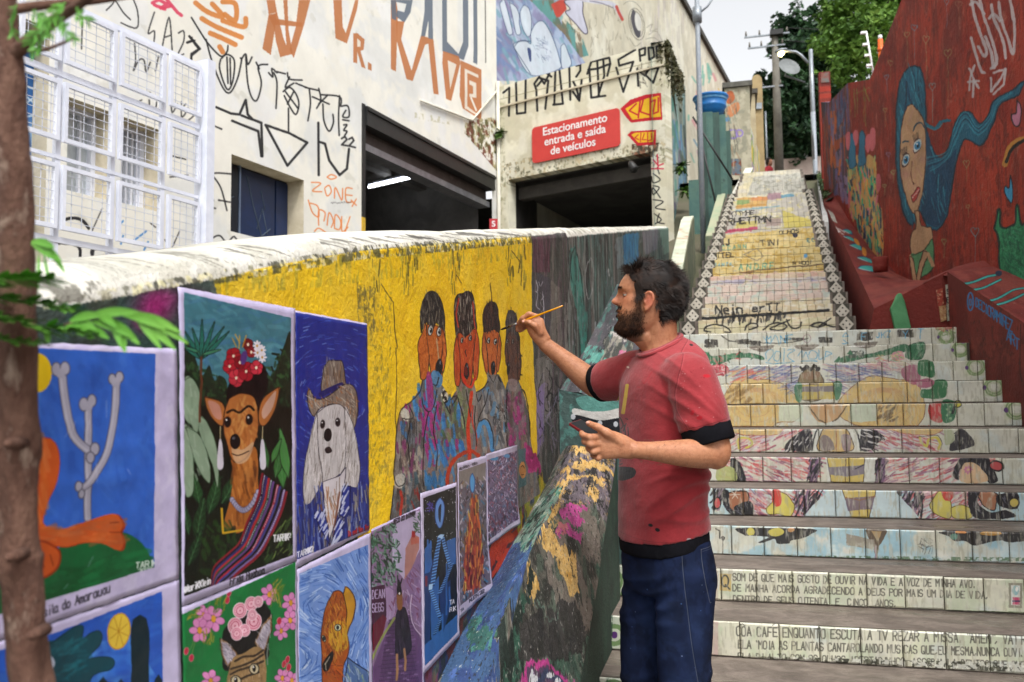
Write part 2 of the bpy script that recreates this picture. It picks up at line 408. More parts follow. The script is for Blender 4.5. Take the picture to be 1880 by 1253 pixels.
    for reg,cols,n in[([(215,520),(275,500),(290,640),(260,700),(170,720),(160,820),(110,800),(100,690),(150,640)],[B,B,P,'#5a5550',B2],46),
                         ([(200,680),(330,640),(330,880),(260,940),(190,800)],[P,P,'#55504e',B,'#a8307a'],60),
                         ([(300,600),(400,600),(450,800),(430,880),(330,850)],[B,G,'#4d6a4a','#5a5248',B2],60),
                         ([(230,850),(450,840),(440,900),(300,950),(230,930)],[B,B2,'#2f6aa8',P],40),
                         ([(80,820),(200,800),(230,1000),(90,1020)],['#6b2c52','#7d6a60','#8a4a72','#4a4240','#a8a090'],50),
                         ([(400,560),(480,540),(470,760),(430,760)],[G,'#8d9a6a','#6a6a50'],24),
                         ([(540,560),(640,560),(660,860),(520,870)],['#8f8c88','#77787c','#a5a19a','#4c4c50','#5b87a8'],70),
                         ([(660,600),(740,590),(760,800),(670,850)],['#7a3a5c','#9a6a7a','#85707a','#6a5a5a','#b03a80'],60),
                         ([(740,850),(800,850),(830,980),(760,960)],['#a02a6a','#7a3050','#c83c8a'],26),
                         ([(60,1040),(200,1000),(330,1010),(330,1110),(80,1240)],['#4c6068','#5a5450','#8a2f28','#37505a','#3f3c3a'],70),
                         ([(230,1000),(400,960),(390,1030),(205,1100)],['#3a7ab0','#2f6a9c','#4a80a8'],26)]:
        c.strokes(reg,n,cols,48,15,85,18,.8)
    c.line([(345,1060),(350,990),(375,930),(420,895),(470,880),(510,900)],20,O,.95,True)
    c.line([(470,570),(462,680),(455,780),(460,860),(458,940)],19,'#cc3a1e',.95,True)
    c.line([(505,800),(520,740),(545,730),(570,780),(580,870)],22,B2,.9,True)
    c.line([(480,640),(480,730),(500,800),(495,870)],7,'#c93a22',.9,True)
    c.line([(100,1090),(105,1130),(98,1210)],14,'#b22f20',.9);c.ell(98,1035,30,40,'#c9c2b4',.3,.8);c.ell(125,690,22,34,'#c9c5b0',-.2,.9)
    for i in range(16):
        x=110+i*5;c.line([(x,720+random.uniform(-10,10)),(x+random.uniform(-3,3),830+random.uniform(-50,20))],2.5,'#201c1c',.7)
    K='#191615'
    for L in[[(215,510),(205,565),(150,625),(110,655),(90,710),(80,800)],[(80,800),(74,900),(66,1000),(85,1060),(120,1050),(125,1020)],[(66,1060),(62,1120),(44,1230)],
              [(145,640),(165,690),(155,710),(110,710)],[(215,600),(225,650),(250,670),(275,640),(290,560)],[(250,670),(235,740),(222,860),(220,1060)],[(290,640),(275,760),(290,880),(285,980)],
              [(330,560),(320,600),(345,660),(360,680),(355,640)],[(360,610),(390,590),(395,600),(370,640)],[(400,600),(430,700),(440,760)],[(500,570),(525,560),(560,510)],[(500,580),(510,620),(525,590)],
              [(495,640),(490,720),(500,850)],[(560,560),(540,640),(510,720),(555,715),(580,790),(585,860)],[(615,490),(625,520)],[(730,540),(760,600),(775,720),(780,800)],[(660,560),(655,700),(660,850)],[(440,560),(455,640),(470,700)],[(150,720),(140,820),(150,960)],[(600,650),(640,690),(650,780)]]:
        c.line(L,5,K,.9,True)
    for i in range(26):
        a=random.uniform(0,6.3);r=random.uniform(3,34);c.ell(328+r*math.cos(a)*.5,595+r*math.sin(a)*1.2,5,8,K if i%2 else '#cfc8b4',a)
    for i in range(50):
        x,y=random.uniform(590,660),random.uniform(640,800);c.line([(x,y),(x+random.uniform(-10,10),y+random.uniform(-14,14))],3,random.choice([K,'#b5b2ac']),.8)
    def dog(hair,earL,earR,face,e1,e2,nose,col,hc,streak,s=1,muz=None):
        c.poly(face,col,1,True,K,3.5)
        c.strokes(face,50*s,['#a8501c','#d8803a','#8c3a16','#c4632a']if col!='#5a4038' else['#4a332c','#6e4c40','#7c4428'],26,4,88,12,.6)
        for e in(earL,earR):
            c.poly(e,col,1,True,K,3.5);c.strokes(e,30*s,['#b4541e','#d07a38','#8f3c16']if col!='#5a4038' else['#4a332c','#5e443a','#7c4428'],30,4,88,8,.6)
        c.poly(hair,hc,1,True,K,4)
        c.strokes(hair,70*s,streak,46,2.6,88,12,.85)
        for(x,y,rx,ry)in(e1,e2):
            c.ell(x,y,rx,ry,'#c9c9bf',.1,1,K,3.5);c.ell(x+rx*.2,y,rx*.55,ry*.55,'#141414');c.ell(x+rx*.05,y-ry*.25,rx*.18,ry*.15,'#fff')
        x,y,rx,ry=nose;c.ell(x,y,rx,ry,'#17171a',.03);c.ell(x+rx*.3,y-ry*.55,rx*.25,ry*.2,'#6b6f78')
    dog([(207,262),(203,170),(214,105),(238,58),(266,42),(296,58),(318,105),(330,170),(332,240),(316,232),(290,206),(272,236),(245,215),(228,208)],
        [(233,205),(214,260),(193,310),(192,380),(202,470),(208,502),(228,503),(243,470),(250,390),(240,300)],[(322,235),(334,280),(340,340),(332,420),(320,470),(312,410),(320,320)],
        [(240,215),(330,240),(328,330),(322,430),(312,520),(290,545),(270,510),(252,420),(238,310)],(258,247,13,28),(304,254,11,23),(302,442,17,48),'#bf6526','#2b2825',['#8a8270','#141210','#6b6252'])
    c.poly([(262,470),(285,455),(318,490),(312,535),(290,545),(272,520)],B2,.85,True);c.poly([(236,480),(262,480),(272,640),(246,650)],P,.8,True);c.line([(293,290),(297,340),(300,395)],6,'#b9a684',.8);c.line([(300,495),(290,535),(270,530)],5,K,.9,True)
    dog([(388,270),(384,180),(388,90),(400,62),(425,55),(440,46),(468,48),(484,85),(494,170),(500,240),(480,235),(462,262),(440,280),(415,262),(400,262)],
        [(392,270),(380,330),(378,420),(386,520),(398,542),(412,520),(412,420),(404,330)],[(496,240),(512,310),(510,400),(503,490),(488,502),(480,420),(486,320)],
        [(400,250),(490,245),(488,340),(480,440),(470,520),(445,540),(420,510),(408,420),(400,320)],(420,298,7,14),(463,290,7,13),(447,462,14,42),'#b8481e','#2e2522',['#7a6a60','#141210','#a8a090'])
    c.line([(405,80),(395,160),(402,230)],7,'#b83a20',.9,True);c.line([(478,100),(486,200),(496,260)],7,'#b83a20',.9,True);c.line([(425,480),(440,530),(470,540),(488,500)],14,'#d4361c',.95,True)
    c.line([(440,350),(436,360),(447,385)],4,K);c.line([(437,285),(445,278)],4,K);c.ell(444,462,9,26,'#6a1c14')
    dog([(537,255),(532,180),(545,120),(574,96),(600,112),(612,170),(616,255),(590,240),(565,250)],[(540,250),(530,310),(530,390),(543,460),(556,470),(556,380),(548,300)],[(615,265),(628,320),(622,400),(612,460),(602,450),(606,350)],
        [(545,245),(612,250),(612,340),(606,430),(600,480),(580,500),(562,480),(552,400),(545,320)],(561,300,7,15),(596,306,7,15),(583,445,12,37),'#b9602c','#2c1f1c',['#58382f','#141210','#44302a'])
    c.poly([(552,465),(570,480),(600,480),(615,500),(605,520),(560,515)],'#7c7a78',.9,True);c.line([(560,480),(585,520),(605,480),(620,515),(630,520)],4,K,.9,True)
    dog([(653,300),(650,210),(660,160),(682,141),(704,165),(712,230),(716,300),(700,260),(670,250)],[(655,290),(650,350),(652,420),(660,440),(664,380)],[(714,280),(724,340),(730,420),(724,495),(714,490),(710,400)],
        [(656,250),(714,250),(724,330),(722,440),(714,520),(690,540),(668,520),(660,420)],(661,305,5,12),(688,304,5,13),(664,448,9,36),'#5a4038','#3a3434',['#57504c','#1f1b1a','#6a625e'])
    c.poly([(665,510),(690,500),(712,510),(705,560),(672,560)],'#9a8a88',.8,True)
    c.strokes([(715,360),(735,380),(735,480),(722,480)],12,[K],12,3,20,40,.8)
    c.poly([(715,870),(758,862),(758,1050),(718,1075)],'#4c6f74',.9);c.ell(738,975,20,45,'#d08a4a',0,.9);c.line([(728,960),(738,950),(748,965)],3,K);c.line([(730,1000),(745,1000)],3,K)
    c.tf()
    # ---- white rounded cap with black streaks
    Cp=[(-60,585),(70,562),(150,557),(250,541),(330,524),(400,512),(520,484),(660,461),(800,447),(980,433),(1120,420),(1120,380),(980,405),(660,420),(330,445),(60,470),(-60,490)]
    c.poly(Cp,'#d2d0c6');c.noise(Cp,['#bfbcae','#dad8ce'],30,.5,.1,.8)
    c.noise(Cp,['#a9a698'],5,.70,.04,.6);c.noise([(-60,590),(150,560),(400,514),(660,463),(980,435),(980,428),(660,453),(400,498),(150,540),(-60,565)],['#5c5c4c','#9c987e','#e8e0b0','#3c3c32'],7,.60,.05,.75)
    for i in range(46):
        x=random.uniform(60,960);yb=np.interp(x,[60,330,660,960],[540,505,452,432]);yt=np.interp(x,[60,330,660,960],[480,462,436,420])
        y=yt+random.uniform(0,6);l=random.uniform(14,46)
        c.line([(x,y),(x+l*.6,y+(yb-yt)*.25),(x+l*1.3,y+(yb-yt)*random.uniform(.5,.85))],random.uniform(1.5,7),random.choice(['#6e6c63','#8a887e','#4e4c46']),.7,True,taper=True)
    c.noise([(60,480),(330,450),(640,430),(640,440),(400,480),(200,520),(70,545)],['#a8a69a','#b8b6aa'],22,.60,.04,.4,cw=40)
    c.spray(100,515,26,'#6d6c66',.8,14);c.noise([(60,520),(200,515),(200,550),(60,560)],['#5c5a50'],10,.52,.05,.7)

def art_wall_far(c):
    c.warp((3,10),)
    c.noise(None,['#3f3d3a','#6e7a70','#4a4642','#5f7d74','#7c7670','#3f4a46'],130,.5,.06,.85,cw=16)
    c.noise(None,['#8a8f88','#35312f','#4c6660'],60,.58,.05,.8,cw=7)
    c.tf(960,400,.2874)
    T='#3f8f80'
    for reg,col,a in[([(300,200),(330,180),(380,400),(410,820),(380,900),(350,600),(300,430)],T,.8),([(640,110),(740,95),(740,260),(700,300),(645,300)],'#2f82b4',.85),
                        ([(205,190),(250,180),(270,400),(230,360)],'#4a78a0',.6),([(590,130),(640,120),(640,300),(600,330)],'#8fa3aa',.6),
                        ([(870,60),(930,50),(960,200),(900,240)],'#7fa090',.7),([(380,600),(420,600),(400,880),(370,900)],T,.7),([(760,90),(860,70),(860,200),(780,240)],'#8a8296',.6)]:
        c.poly(reg,col,a,tex=.6)
    for i in range(420):
        x=random.uniform(240,960);y=random.uniform(60,800);c.line([(x,y),(x+random.uniform(-4,4),y+random.uniform(20,110))],random.uniform(1.5,6),random.choice(['#2c2a28','#8f958f','#6b6f68','#5f9a8c','#a59fa8','#4a4440','#33423c']),.5)
    c.line([(310,420),(305,300),(330,190),(360,300),(375,420),(385,560)],5,'#1c2a28',.9,True);c.line([(335,220),(340,400)],4,'#2a4a44',.8)
    c.ell(425,390,24,130,'#9aa0a0',.05,0,'#a7aaa8',4);c.line([(545,330),(550,370)],8,'#c9cbca',.8);c.line([(465,670),(462,730)],10,'#c4c6c8',.8)
    c.line([(300,210),(290,400),(310,560)],4,'#1f1f1e',.7,True)
    for x in(655,680,705,728):c.line([(x,100),(x,270)],5,'#1f5f94',.7)
    c.tf();c.noise([(1040,424),(1250,405),(1250,416),(1040,436)],['#d9d6ca','#e3e0d4'],14,.3,.05,1)
    c.poly([(1030,437),(1120,424),(1180,419),(1250,413),(1250,380),(1030,400)],'#dcd9cd')
    c.noise([(1030,432),(1250,413),(1250,404),(1030,420)],['#8c8a7c','#b8b5a5'],8,.56,.05,.8)

def art_bench(c):
    c.warp((10,60),(9,18),(4,5))
    c.noise(None,['#44463f','#6a665c','#34332f','#5c6a5c','#85796f'],40,.5,.06,.85)
    c.tf(860,760,.3936)
    c.noise([(390,330),(480,140),(700,200),(640,500),(420,460),(330,420)],['#6d6468','#8a8084','#2b2a2a','#7a6f78'],26,.5,.06,.9)
    yel='#d8ab5c'
    for reg in([(470,150),(510,150),(580,200),(560,240),(500,200)],[(420,270),(500,250),(690,265),(680,285),(560,300),(440,290)],[(400,320),(490,320),(640,340),(630,380),(560,340),(470,360),(440,440),(400,420)],
                [(560,400),(600,380),(600,450),(550,460)],[(350,480),(420,450),(440,470),(390,560),(360,540)],[(330,560),(370,560),(400,640),(430,690),(500,770),(520,870),(480,890),(440,830),(400,720),(340,640)],[(270,730),(300,720),(330,840),(300,900),(265,800)],[(305,1045),(350,1050),(360,1090),(315,1095)],[(240,600),(310,600),(330,620),(280,690),(240,650)]):
        c.noise(reg,[yel,'#c99a4c','#e0b972'],12,.36,.08,.95)
    for i in range(90):
        x,y=random.uniform(380,680),random.uniform(160,480);c.line([(x,y),(x+random.uniform(-30,30),y+random.uniform(-16,22))],random.uniform(2,7),random.choice([yel,'#c99a4c','#2a2927','#b8b2aa']),.65)
    c.line([(400,360),(430,460),(350,480),(390,560),(430,600)],9,'#c9a45c',.8,True)
    M='#bb3f88'
    for reg in([(435,485),(550,490),(540,520),(500,540),(550,580),(500,600),(440,550)],[(400,610),(470,590),(530,650),(520,675),(450,660),(400,630)]):
        c.noise(reg,[M,'#c8559a'],14,.3,.08,.95)
    c.noise([(410,590),(460,590),(470,660),(420,650)],['#c87a78'],10,.4,.08,.9)
    c.noise([(385,1110),(550,1080),(600,700),(660,420),(700,500),(560,1260),(240,1260),(250,1100)],['#3c5a4a','#4a6a58','#33463c'],34,.48,.08,.85)
    c.noise([(240,940),(520,900),(550,1040),(520,1110),(390,1110),(230,1060)],['#2b2a2b','#34332f','#413e3c'],26,.4,.08,.95)
    c.line([(600,900),(585,1010),(555,1030),(545,1055),(520,1060),(515,1105),(390,1110),(388,1170),(380,1253)],4,'#171716',.9)
    c.poly([(245,1120),(275,1075),(350,1110),(480,1190),(490,1253),(300,1260),(260,1200)],'#5a3a5c',.85)
    c.line([(258,1130),(278,1085),(340,1110),(440,1180),(475,1220),(480,1260)],20,M,1,True);c.line([(252,1130),(268,1190),(300,1230),(340,1260)],18,M,1,True)
    c.line([(300,1130),(440,1215)],30,'#36425f',.9);
    for x,y in((305,1130),(372,1172),(420,1207),(350,1250)):c.ell(x,y,20,14,'#d9d9dd',.6)
    blue=[(0,920),(150,740),(330,400),(330,470),(320,620),(230,760),(150,930),(60,1100),(0,1253)]
    c.noise([(-200,1500),(-60,960),(60,800),(210,600),(330,600),(230,800),(130,1010),(90,1500)],['#3a5088','#4a68a8','#2f4474','#3c5a80'],26,.36,.1,.95)
    c.noise([(200,600),(300,440),(420,330),(440,380),(330,520),(290,640)],['#3d7a68','#4f8f7c','#2d3b36','#88a090'],22,.5,.06,.9)
    c.noise([(0,960),(60,940),(110,1000),(90,1090),(10,1120)],['#4d8a7a','#2f5a50'],22,.46,.08,.9)
    c.noise([(310,400),(345,400),(345,440),(310,440)],['#c8c6bd'],12,.35,.08,.9)
    c.noise([(140,1253),(130,1010),(230,860),(300,720),(310,780),(240,940),(250,1100),(200,1253)],['#2c5446','#24423a','#37604e','#1e2a25'],20,.42,.08,.95)
    c.noise(None,['#b9b6ae'],6,.74,.03,.8);c.noise(None,['#1b1b19'],8,.70,.03,.7)
    c.line([(330,500),(300,700),(270,760),(200,860),(140,1000)],5,'#181b19',.85)
    c.line([(300,880),(330,920),(390,960),(420,930)],4,'#6a8a7a',.8,True)

def art_ramp(c):
    c.warp((6,20),(4,6))
    c.noise(None,['#4f4b50','#3c3a3e','#5c585c'],60,.5,.08,.8)
    c.noise(None,['#4f8378','#3e5a54'],30,.62,.05,.7)
    c.noise(None,['#b5b2b0'],7,.74,.03,.7)
    c.tf(960,400,.2874)
    c.line([(560,720),(555,760),(520,800),(515,850),(500,880),(480,885)],9,'#0c0c0c',1);c.line([(480,885),(495,920),(500,950)],4,'#0c0c0c',1)
    c.noise([(520,800),(700,720),(700,950),(500,950)],['#5d6a60','#8f8a7c','#3c3f3a'],24,.5,.06,.9)
    c.line([(560,765),(650,750)],14,'#d9cfc4',.8)
    for x,y in((600,880),(625,850),(590,900),(650,840)):c.ell(x,y,14,16,'#000',0,0,'#c4688c',7)
    c.noise([(400,840),(500,860),(560,960),(380,960)],['#4f9084','#6aa698'],18,.5,.06,.9)
def art_rampfront(c):
    c.noise(None,['#5a8f86','#3c5450'],50,.5,.07,.8)
    c.tf(1030,740,.1702)
    c.poly([(180,-60),(640,-60),(640,90),(420,110),(260,90)],'#5f9a90',.9,True)
    c.poly([(140,60),(300,90),(480,90),(640,60),(640,150),(480,200),(280,180),(130,120)],'#cfcdc8',1,True)
    c.poly([(140,130),(420,190),(640,170),(640,320),(420,290),(160,260)],'#17191f',1,True)
    for x,y in((130,150),(420,220),(590,230)):c.ell(x,y,26,30,'#bfc3c8')
HEART=lambda x,y,s:[(x,y+s),(x-.8*s,y-.1*s),(x-.75*s,y-.8*s),(x-.25*s,y-.9*s),(x,y-.45*s),(x+.25*s,y-.9*s),(x+.75*s,y-.8*s),(x+.8*s,y-.1*s),(x,y+s)]
def art_stairs(c):
    W='#d8dacf';c.warp((.9,12),(1.6,40))
    c.noise(None,['#dcdcd0','#c8d2cc','#d0cfba'],70,.5,.1,.7)
    c.tf();c.noise([(1300,890),(1900,890),(1900,1035),(1300,1035)],['#a9cbd6','#c4d8da','#93bccb'],60,.52,.12,.8)
    c.noise([(1300,1040),(1900,1040),(1900,1215),(1300,1215)],['#d0d2b2','#c4cdb0','#dcd9c4'],70,.45,.12,.85)
    Dp=(1280,580,.3191);D5_=(1280,820,.3456)
    # ---- rows 8 to 5: large winged figure
    c.tf(*Dp)
    tan='#d6b671';tan2='#c99e5a';red='#b24a42';gr='#2f6a45';bl='#3f4a80'
    c.poly([(150,470),(230,360),(330,365),(470,380),(560,450),(590,500),(600,560),(560,610),(460,620),(330,690),(200,660),(140,560)],tan,1,True,'#7a4a30',4)
    c.poly([(820,480),(900,400),(1010,345),(1140,365),(1250,380),(1300,460),(1310,560),(1260,640),(1150,660),(960,640),(850,600),(800,540)],tan,1,True,'#7a4a30',4)
    for ox in(330,1080):
        for k in range(7):
            c.ell(ox,480+k*14,60+k*24,40+k*18,'#000',0,0,'#c08a62',2.2)
        c.strokes([(ox-180,380),(ox+200,380),(ox+200,640),(ox-180,640)],90,['#c8a050','#e2cc90','#b88a48','#d8b878'],40,7,80,40,.5)
    c.strokes([(170,400),(310,400),(300,500),(180,500)],20,['#7a5a30','#8f6f3c'],40,12,-45,20,.6)
    c.strokes([(1040,530),(1150,510),(1140,600),(1050,600)],20,['#5a4530','#4a3a28'],30,12,-45,20,.6)
    c.poly([(470,500),(610,500),(610,610),(470,610)],'#c8d8c4',.8);c.poly([(880,505),(1030,505),(1030,610),(880,610)],'#bfd4c4',.8)
    for sx,rg in((0,[(180,300),(560,290),(590,400),(560,460),(500,390),(380,350),(200,370)]),(1,[(740,290),(900,285),(1180,300),(1150,340),(960,350),(850,400),(820,470),(790,430)])):
        c.strokes(rg,130,[bl,'#56609a','#7a6a90','#b87a80','#5c688a','#b8b4b8','#a8a89c'],90,6,-14 if sx==0 else 8,18,.6)
    c.strokes([(900,280),(1250,260),(1270,350),(1150,340)],60,['#cc8a8c','#d8aca0','#d8cca0','#b0708a','#d0d0c0'],60,7,15,18,.65)
    c.strokes([(180,320),(400,300),(420,360),(200,380)],30,['#d86a50','#c85a5a','#d8c488'],60,8,-15,14,.8)
    c.poly([(1180,300),(1260,280),(1290,340),(1250,400),(1180,350)],'#a0506a',.8,True)
    c.poly([(580,380),(600,330),(650,300),(700,330),(730,380),(720,470),(690,490),(640,490),(595,470)],'#7d6a4a',1,True,'#2a2018',4)
    c.poly([(595,400),(690,400),(690,480),(600,480)],'#c4ae54',.9);c.poly([(700,390),(790,385),(795,480),(700,485)],'#c4ae54',.9)
    c.poly([(600,410),(790,405),(790,440),(600,440)],'#6a6478',.8);c.poly([(560,400),(600,390),(600,490),(570,480)],gr,.8,True);c.poly([(785,390),(830,385),(820,470),(795,480)],gr,.8,True)
    for i in range(16):c.ell(596+i*7,300+8*math.sin(i),8,11,'#26221e')
    c.poly([(610,330),(700,320),(690,360),(620,365)],'#8a6a50',.9,True)
    c.poly([(640,520),(720,510),(830,510),(850,540),(800,600),(700,612)],'#c49a6a',1,True);c.line([(640,520),(700,600),(740,620)],8,'#4a3a28',.9);c.line([(860,520),(810,590),(780,610)],8,'#4a3a28',.9)
    c.poly([(1200,240),(1215,180),(1260,155),(1310,160),(1300,240),(1250,255)],gr,1,True,'#1c3f2c',4);c.strokes([(1200,240),(1215,180),(1300,165),(1295,245)],20,['#1f4a32','#4d8a60'],40,6,-50,20,.8)
    c.poly([(1270,270),(1300,255),(1355,265),(1365,350),(1300,350),(1270,330)],'#2f6e42',1,True);c.poly([(1370,370),(1430,370),(1440,410),(1420,470),(1300,475),(1290,430),(1350,420)],'#2f6e42',1,True)
    c.poly([(1250,370),(1350,365),(1360,400),(1300,420),(1260,400)],'#a4506c',.9,True)
    c.poly([(1340,510),(1410,500),(1410,608),(1350,605),(1330,560)],'#c03a38',1,True);c.poly([(1410,490),(1480,490),(1490,560),(1470,605),(1412,608)],gr,1,True)
    for i in range(6):c.ell(1440+(i%2)*18,505+i*17,7,7,'#7fae7c')
    c.line([(1470,560),(1485,520),(1510,500)],14,'#1c1c1c',1,True);c.ell(1500,508,20,20,'#c9c04c',0,1,'#1c1c1c',5)
    gar=[(0,215),(60,210),(90,235),(170,225),(240,215),(330,220),(380,240),(380,255),(280,240),(200,250),(120,280),(60,285),(0,260)]
    c.poly(gar,gr,1,True,'#1f4a32',3);c.strokes(gar,40,['#1f4a32','#5a9a6c','#c04a4a'],26,7,10,60,.8)
    c.poly([(80,290),(160,280),(180,330),(100,345)],'#b83a48',.95,True);c.strokes([(80,280),(180,270),(170,340),(90,345)],24,['#d86a70','#8c2030','#e8d8d0'],24,8,20,70,.8)
    c.poly([(790,265),(850,235),(960,225),(1090,195),(1200,165),(1210,200),(1100,225),(960,245),(860,268)],gr,1,True,'#1f4a32',3)
    c.noise([(870,205),(960,200),(960,240),(870,245)],['#3c463c'],14,.4,.06,.9);c.poly([(1120,215),(1180,205),(1190,250),(1130,255)],'#d8929a',.9,True);c.strokes([(1000,230),(1190,205),(1190,255),(1010,262)],24,['#d8c488','#d06a70','#7fae7c'],24,6,10,50,.8)
    c.poly([(790,265),(820,230),(840,265)],gr,1);c.poly([(860,225),(880,195),(895,225)],gr,1)
    B='#4aa0cc'
    for L in[[(400,250),(395,215),(420,195),(440,215),(405,262)],[(450,210),(440,250),(470,262),(480,215),(455,205)],[(500,190),(500,265)],[(520,195),(560,195),(520,230),(560,262)],[(395,270),(480,276),(560,262)],
              [(580,230),(600,200),(605,240),(625,210),(640,250)],[(640,220),(660,200),(690,220),(680,250),(650,250)],[(700,200),(700,250),(725,240)],[(740,205),(730,255)],[(740,205),(775,215),(740,235)],[(600,262),(690,262)]]:c.line(L,4.5,B,.9,True)
    for x,y,w_,h_ in((80,160,40,22),(265,150,45,14),(335,158,30,14),(555,135,60,8),(740,140,40,16),(965,118,46,24),(1198,102,46,22)):
        c.noise([(x-w_,y-h_),(x+w_,y-h_*1.1),(x+w_,y+h_),(x-w_,y+h_)],['#4a453a','#2e2b26'],10,.36,.08,.9)
    c.line([(140,115),(160,130),(210,150),(320,148),(420,158),(560,150),(640,128)],7,'#25231e',.85,True)
    for s_,x,y,h in(('M',400,160,44),('NF',480,158,44),('JKZ',1030,128,34),('T',1270,130,50),('F',945,140,44),('Y',1185,130,44)):c.text(s_,x,y,h,5,B,-.04,.9,jit=.06)
    for x in(850,850):c.line([(835,120),(855,98),(872,118),(835,122)],4,B,.8);c.line([(840,140),(870,158),(835,160)],4,B,.8)
    c.ell(632,132,24,24,'#000',0,0,'#8a5a6a',3)
    c.line([(380,120),(420,160),(450,110),(470,170)],4,B,.8,True)
    for x0,y0 in((300,190),(560,185),(900,170)):c.poly([(x0,y0-12),(x0+140,y0-18),(x0+100,y0+12),(x0+50,y0+16)],'#6f6458',.9,True)
    for(x,y,w_,h_)in((1428,120,46,40),(1510,195,50,46),(1595,295,55,50),(1705,410,60,52),(1830,540,66,58)):
        c.poly([(x-w_,y-h_),(x+w_,y-h_),(x+w_,y+h_),(x-w_,y+h_)],'#c9cdb0')
        for r in(.95,.72):c.ell(x+w_*.1,y,w_*r,h_*r,'#000',0,0,'#7f9a62',10)
        c.poly([(x-w_*.3,y-h_*.35),(x+w_*.5,y-h_*.3),(x+w_*.45,y+h_*.4),(x-w_*.25,y+h_*.35)],'#dfe0d0');c.ell(x-w_*.85,y+h_*.1,w_*.2,h_*.26,'#5a3a72');c.ell(x+w_*.3,y-h_*.9,w_*.25,h_*.14,'#5a3a72')
    c.poly([(1370,50),(1480,40),(1480,75),(1375,85)],'#9a5a48',.9);c.strokes([(1375,60),(1480,50),(1480,110),(1380,120)],20,['#b04a48','#c8b888','#7f9a62'],24,8,10,80,.8)
    # ---- row 6 (feathers, curled yellow shapes)
    for reg,ang in(([(180,680),(520,650),(660,640),(640,775),(200,775)],155),([(950,650),(1100,650),(1400,640),(1400,775),(960,775)],20)):
        c.strokes(reg,150,['#c86062','#d88a88','#9a6a88','#c8bccc','#dcb0ac','#b04854','#d4c4bc','#8a3a58'],60,8,ang,14,.75)
    for reg,ang in(([(500,760),(560,690),(650,650),(655,775),(540,778)],130),([(945,650),(1010,660),(1080,700),(1030,740),(1000,775),(945,770)],20)):
        c.poly(reg,'#1c1a1f',.9,True);c.strokes(reg,40,['#14121a','#14121a','#d8d4d0'],50,7,ang,14,.9)
    c.poly([(665,640),(940,640),(935,775),(668,775)],W)
    c.poly([(705,700),(730,650),(800,640),(860,650),(885,700),(890,775),(700,775)],'#c8a86a',1,True,'#3a2a20',5);c.line([(800,640),(800,775)],6,'#8c4a34',.8)
    c.poly([(715,690),(760,700),(790,770),(710,770)],'#5a5468',.7,True);c.poly([(830,690),(880,690),(880,770),(840,770)],'#7a6a88',.7,True)
    c.line([(660,775),(680,680),(700,645)],8,'#17171a',.9,True);c.line([(905,645),(930,700),(942,775)],9,'#17171a',.9,True)
    c.line([(240,765),(230,720),(260,700),(300,710),(315,740),(280,760)],12,'#cdbf4c',1,True);c.line([(1280,700),(1290,730),(1320,750),(1330,715),(1370,700),(1400,730),(1390,765)],14,'#cdbf4c',1,True);c.line([(1265,700),(1330,690),(1380,690),(1410,730),(1400,770)],4,'#2a2020',.8,True)
    c.poly([(200,640),(470,640),(460,680),(330,690),(210,670)],tan,.9,True,'#a8503c',3);c.poly([(1080,635),(1390,640),(1370,680),(1200,680)],tan,.9,True,'#a8503c',3)
    c.poly([(1480,690),(1520,650),(1580,700),(1590,750),(1500,775),(1450,770)],'#26242a',.95,True);c.poly([(1420,650),(1470,660),(1480,720),(1430,740)],'#a8b08c',.9,True);c.line([(1480,680),(1520,640),(1560,640)],5,'#222',.9,True)
    # ---- rows 5 and 4
    c.tf(*D5_)
    for reg,ang in(([(120,55),(660,50),(650,190),(120,190)],20),([(950,55),(1560,50),(1550,190),(950,190)],160),([(230,230),(660,230),(640,380),(280,380)],35),([(1060,232),(1500,235),(1500,385),(1180,382)],145)):
        c.strokes(reg,200,['#cc5658','#d88482','#c08c98','#9a6a86','#e0bcb8','#c04c4a','#d4bcb4','#7a3a58'],60,8,ang,16,.75)
    for reg in([(520,230),(670,230),(640,300),(600,370),(560,380),(520,330)],[(600,60),(655,60),(640,180),(590,185)],[(950,60),(1000,60),(990,190),(950,180)],[(1055,235),(1190,235),(1200,380),(1130,350),(1100,300)],[(85,235),(130,235),(120,320),(95,320)]):
        c.strokes(reg,60,['#15131a','#221f28','#7a5a78'],60,8,110,20,.9)
    c.poly([(685,60),(945,60),(940,190),(690,190)],W);c.poly([(700,235),(1050,235),(1180,380),(560,380),(600,330)],'#c3d6d8')
    c.poly([(690,60),(890,60),(885,190),(712,190)],'#cdb45e',1,False,'#3a2a20',4);c.line([(790,60),(790,190)],5,'#6a5438')
    c.poly([(695,110),(890,100),(885,145),(800,160),(705,150)],'#6e6880',.85);c.line([(840,120),(885,100)],6,'#2c2836')
    c.poly([(770,230),(950,230),(925,330),(915,382),(820,380),(800,320)],'#cdb45e',1,False,'#3a2a20',4);c.poly([(785,275),(945,262),(932,330),(800,345)],'#6a5a72',.85);c.line([(858,230),(862,380)],4,'#6a5438');c.line([(785,270),(860,285),(945,265)],5,'#8c5a34')
    for reg in([(365,330),(400,290),(430,240),(480,260),(515,320),(490,380),(440,360),(380,360)],[(1235,310),(1270,250),(1310,240),(1350,300),(1345,375),(1300,375),(1250,345)],[(1350,330),(1400,310),(1450,330),(1455,380),(1360,378)]):
        c.poly(reg,'#cfc25a',1,True,'#5a4a20',4)
    c.poly([(400,235),(440,235),(445,300),(420,320),(395,290)],'#c83a34',.95,True);c.poly([(1300,235),(1360,238),(1350,290),(1310,280)],'#c83a34',.95,True)
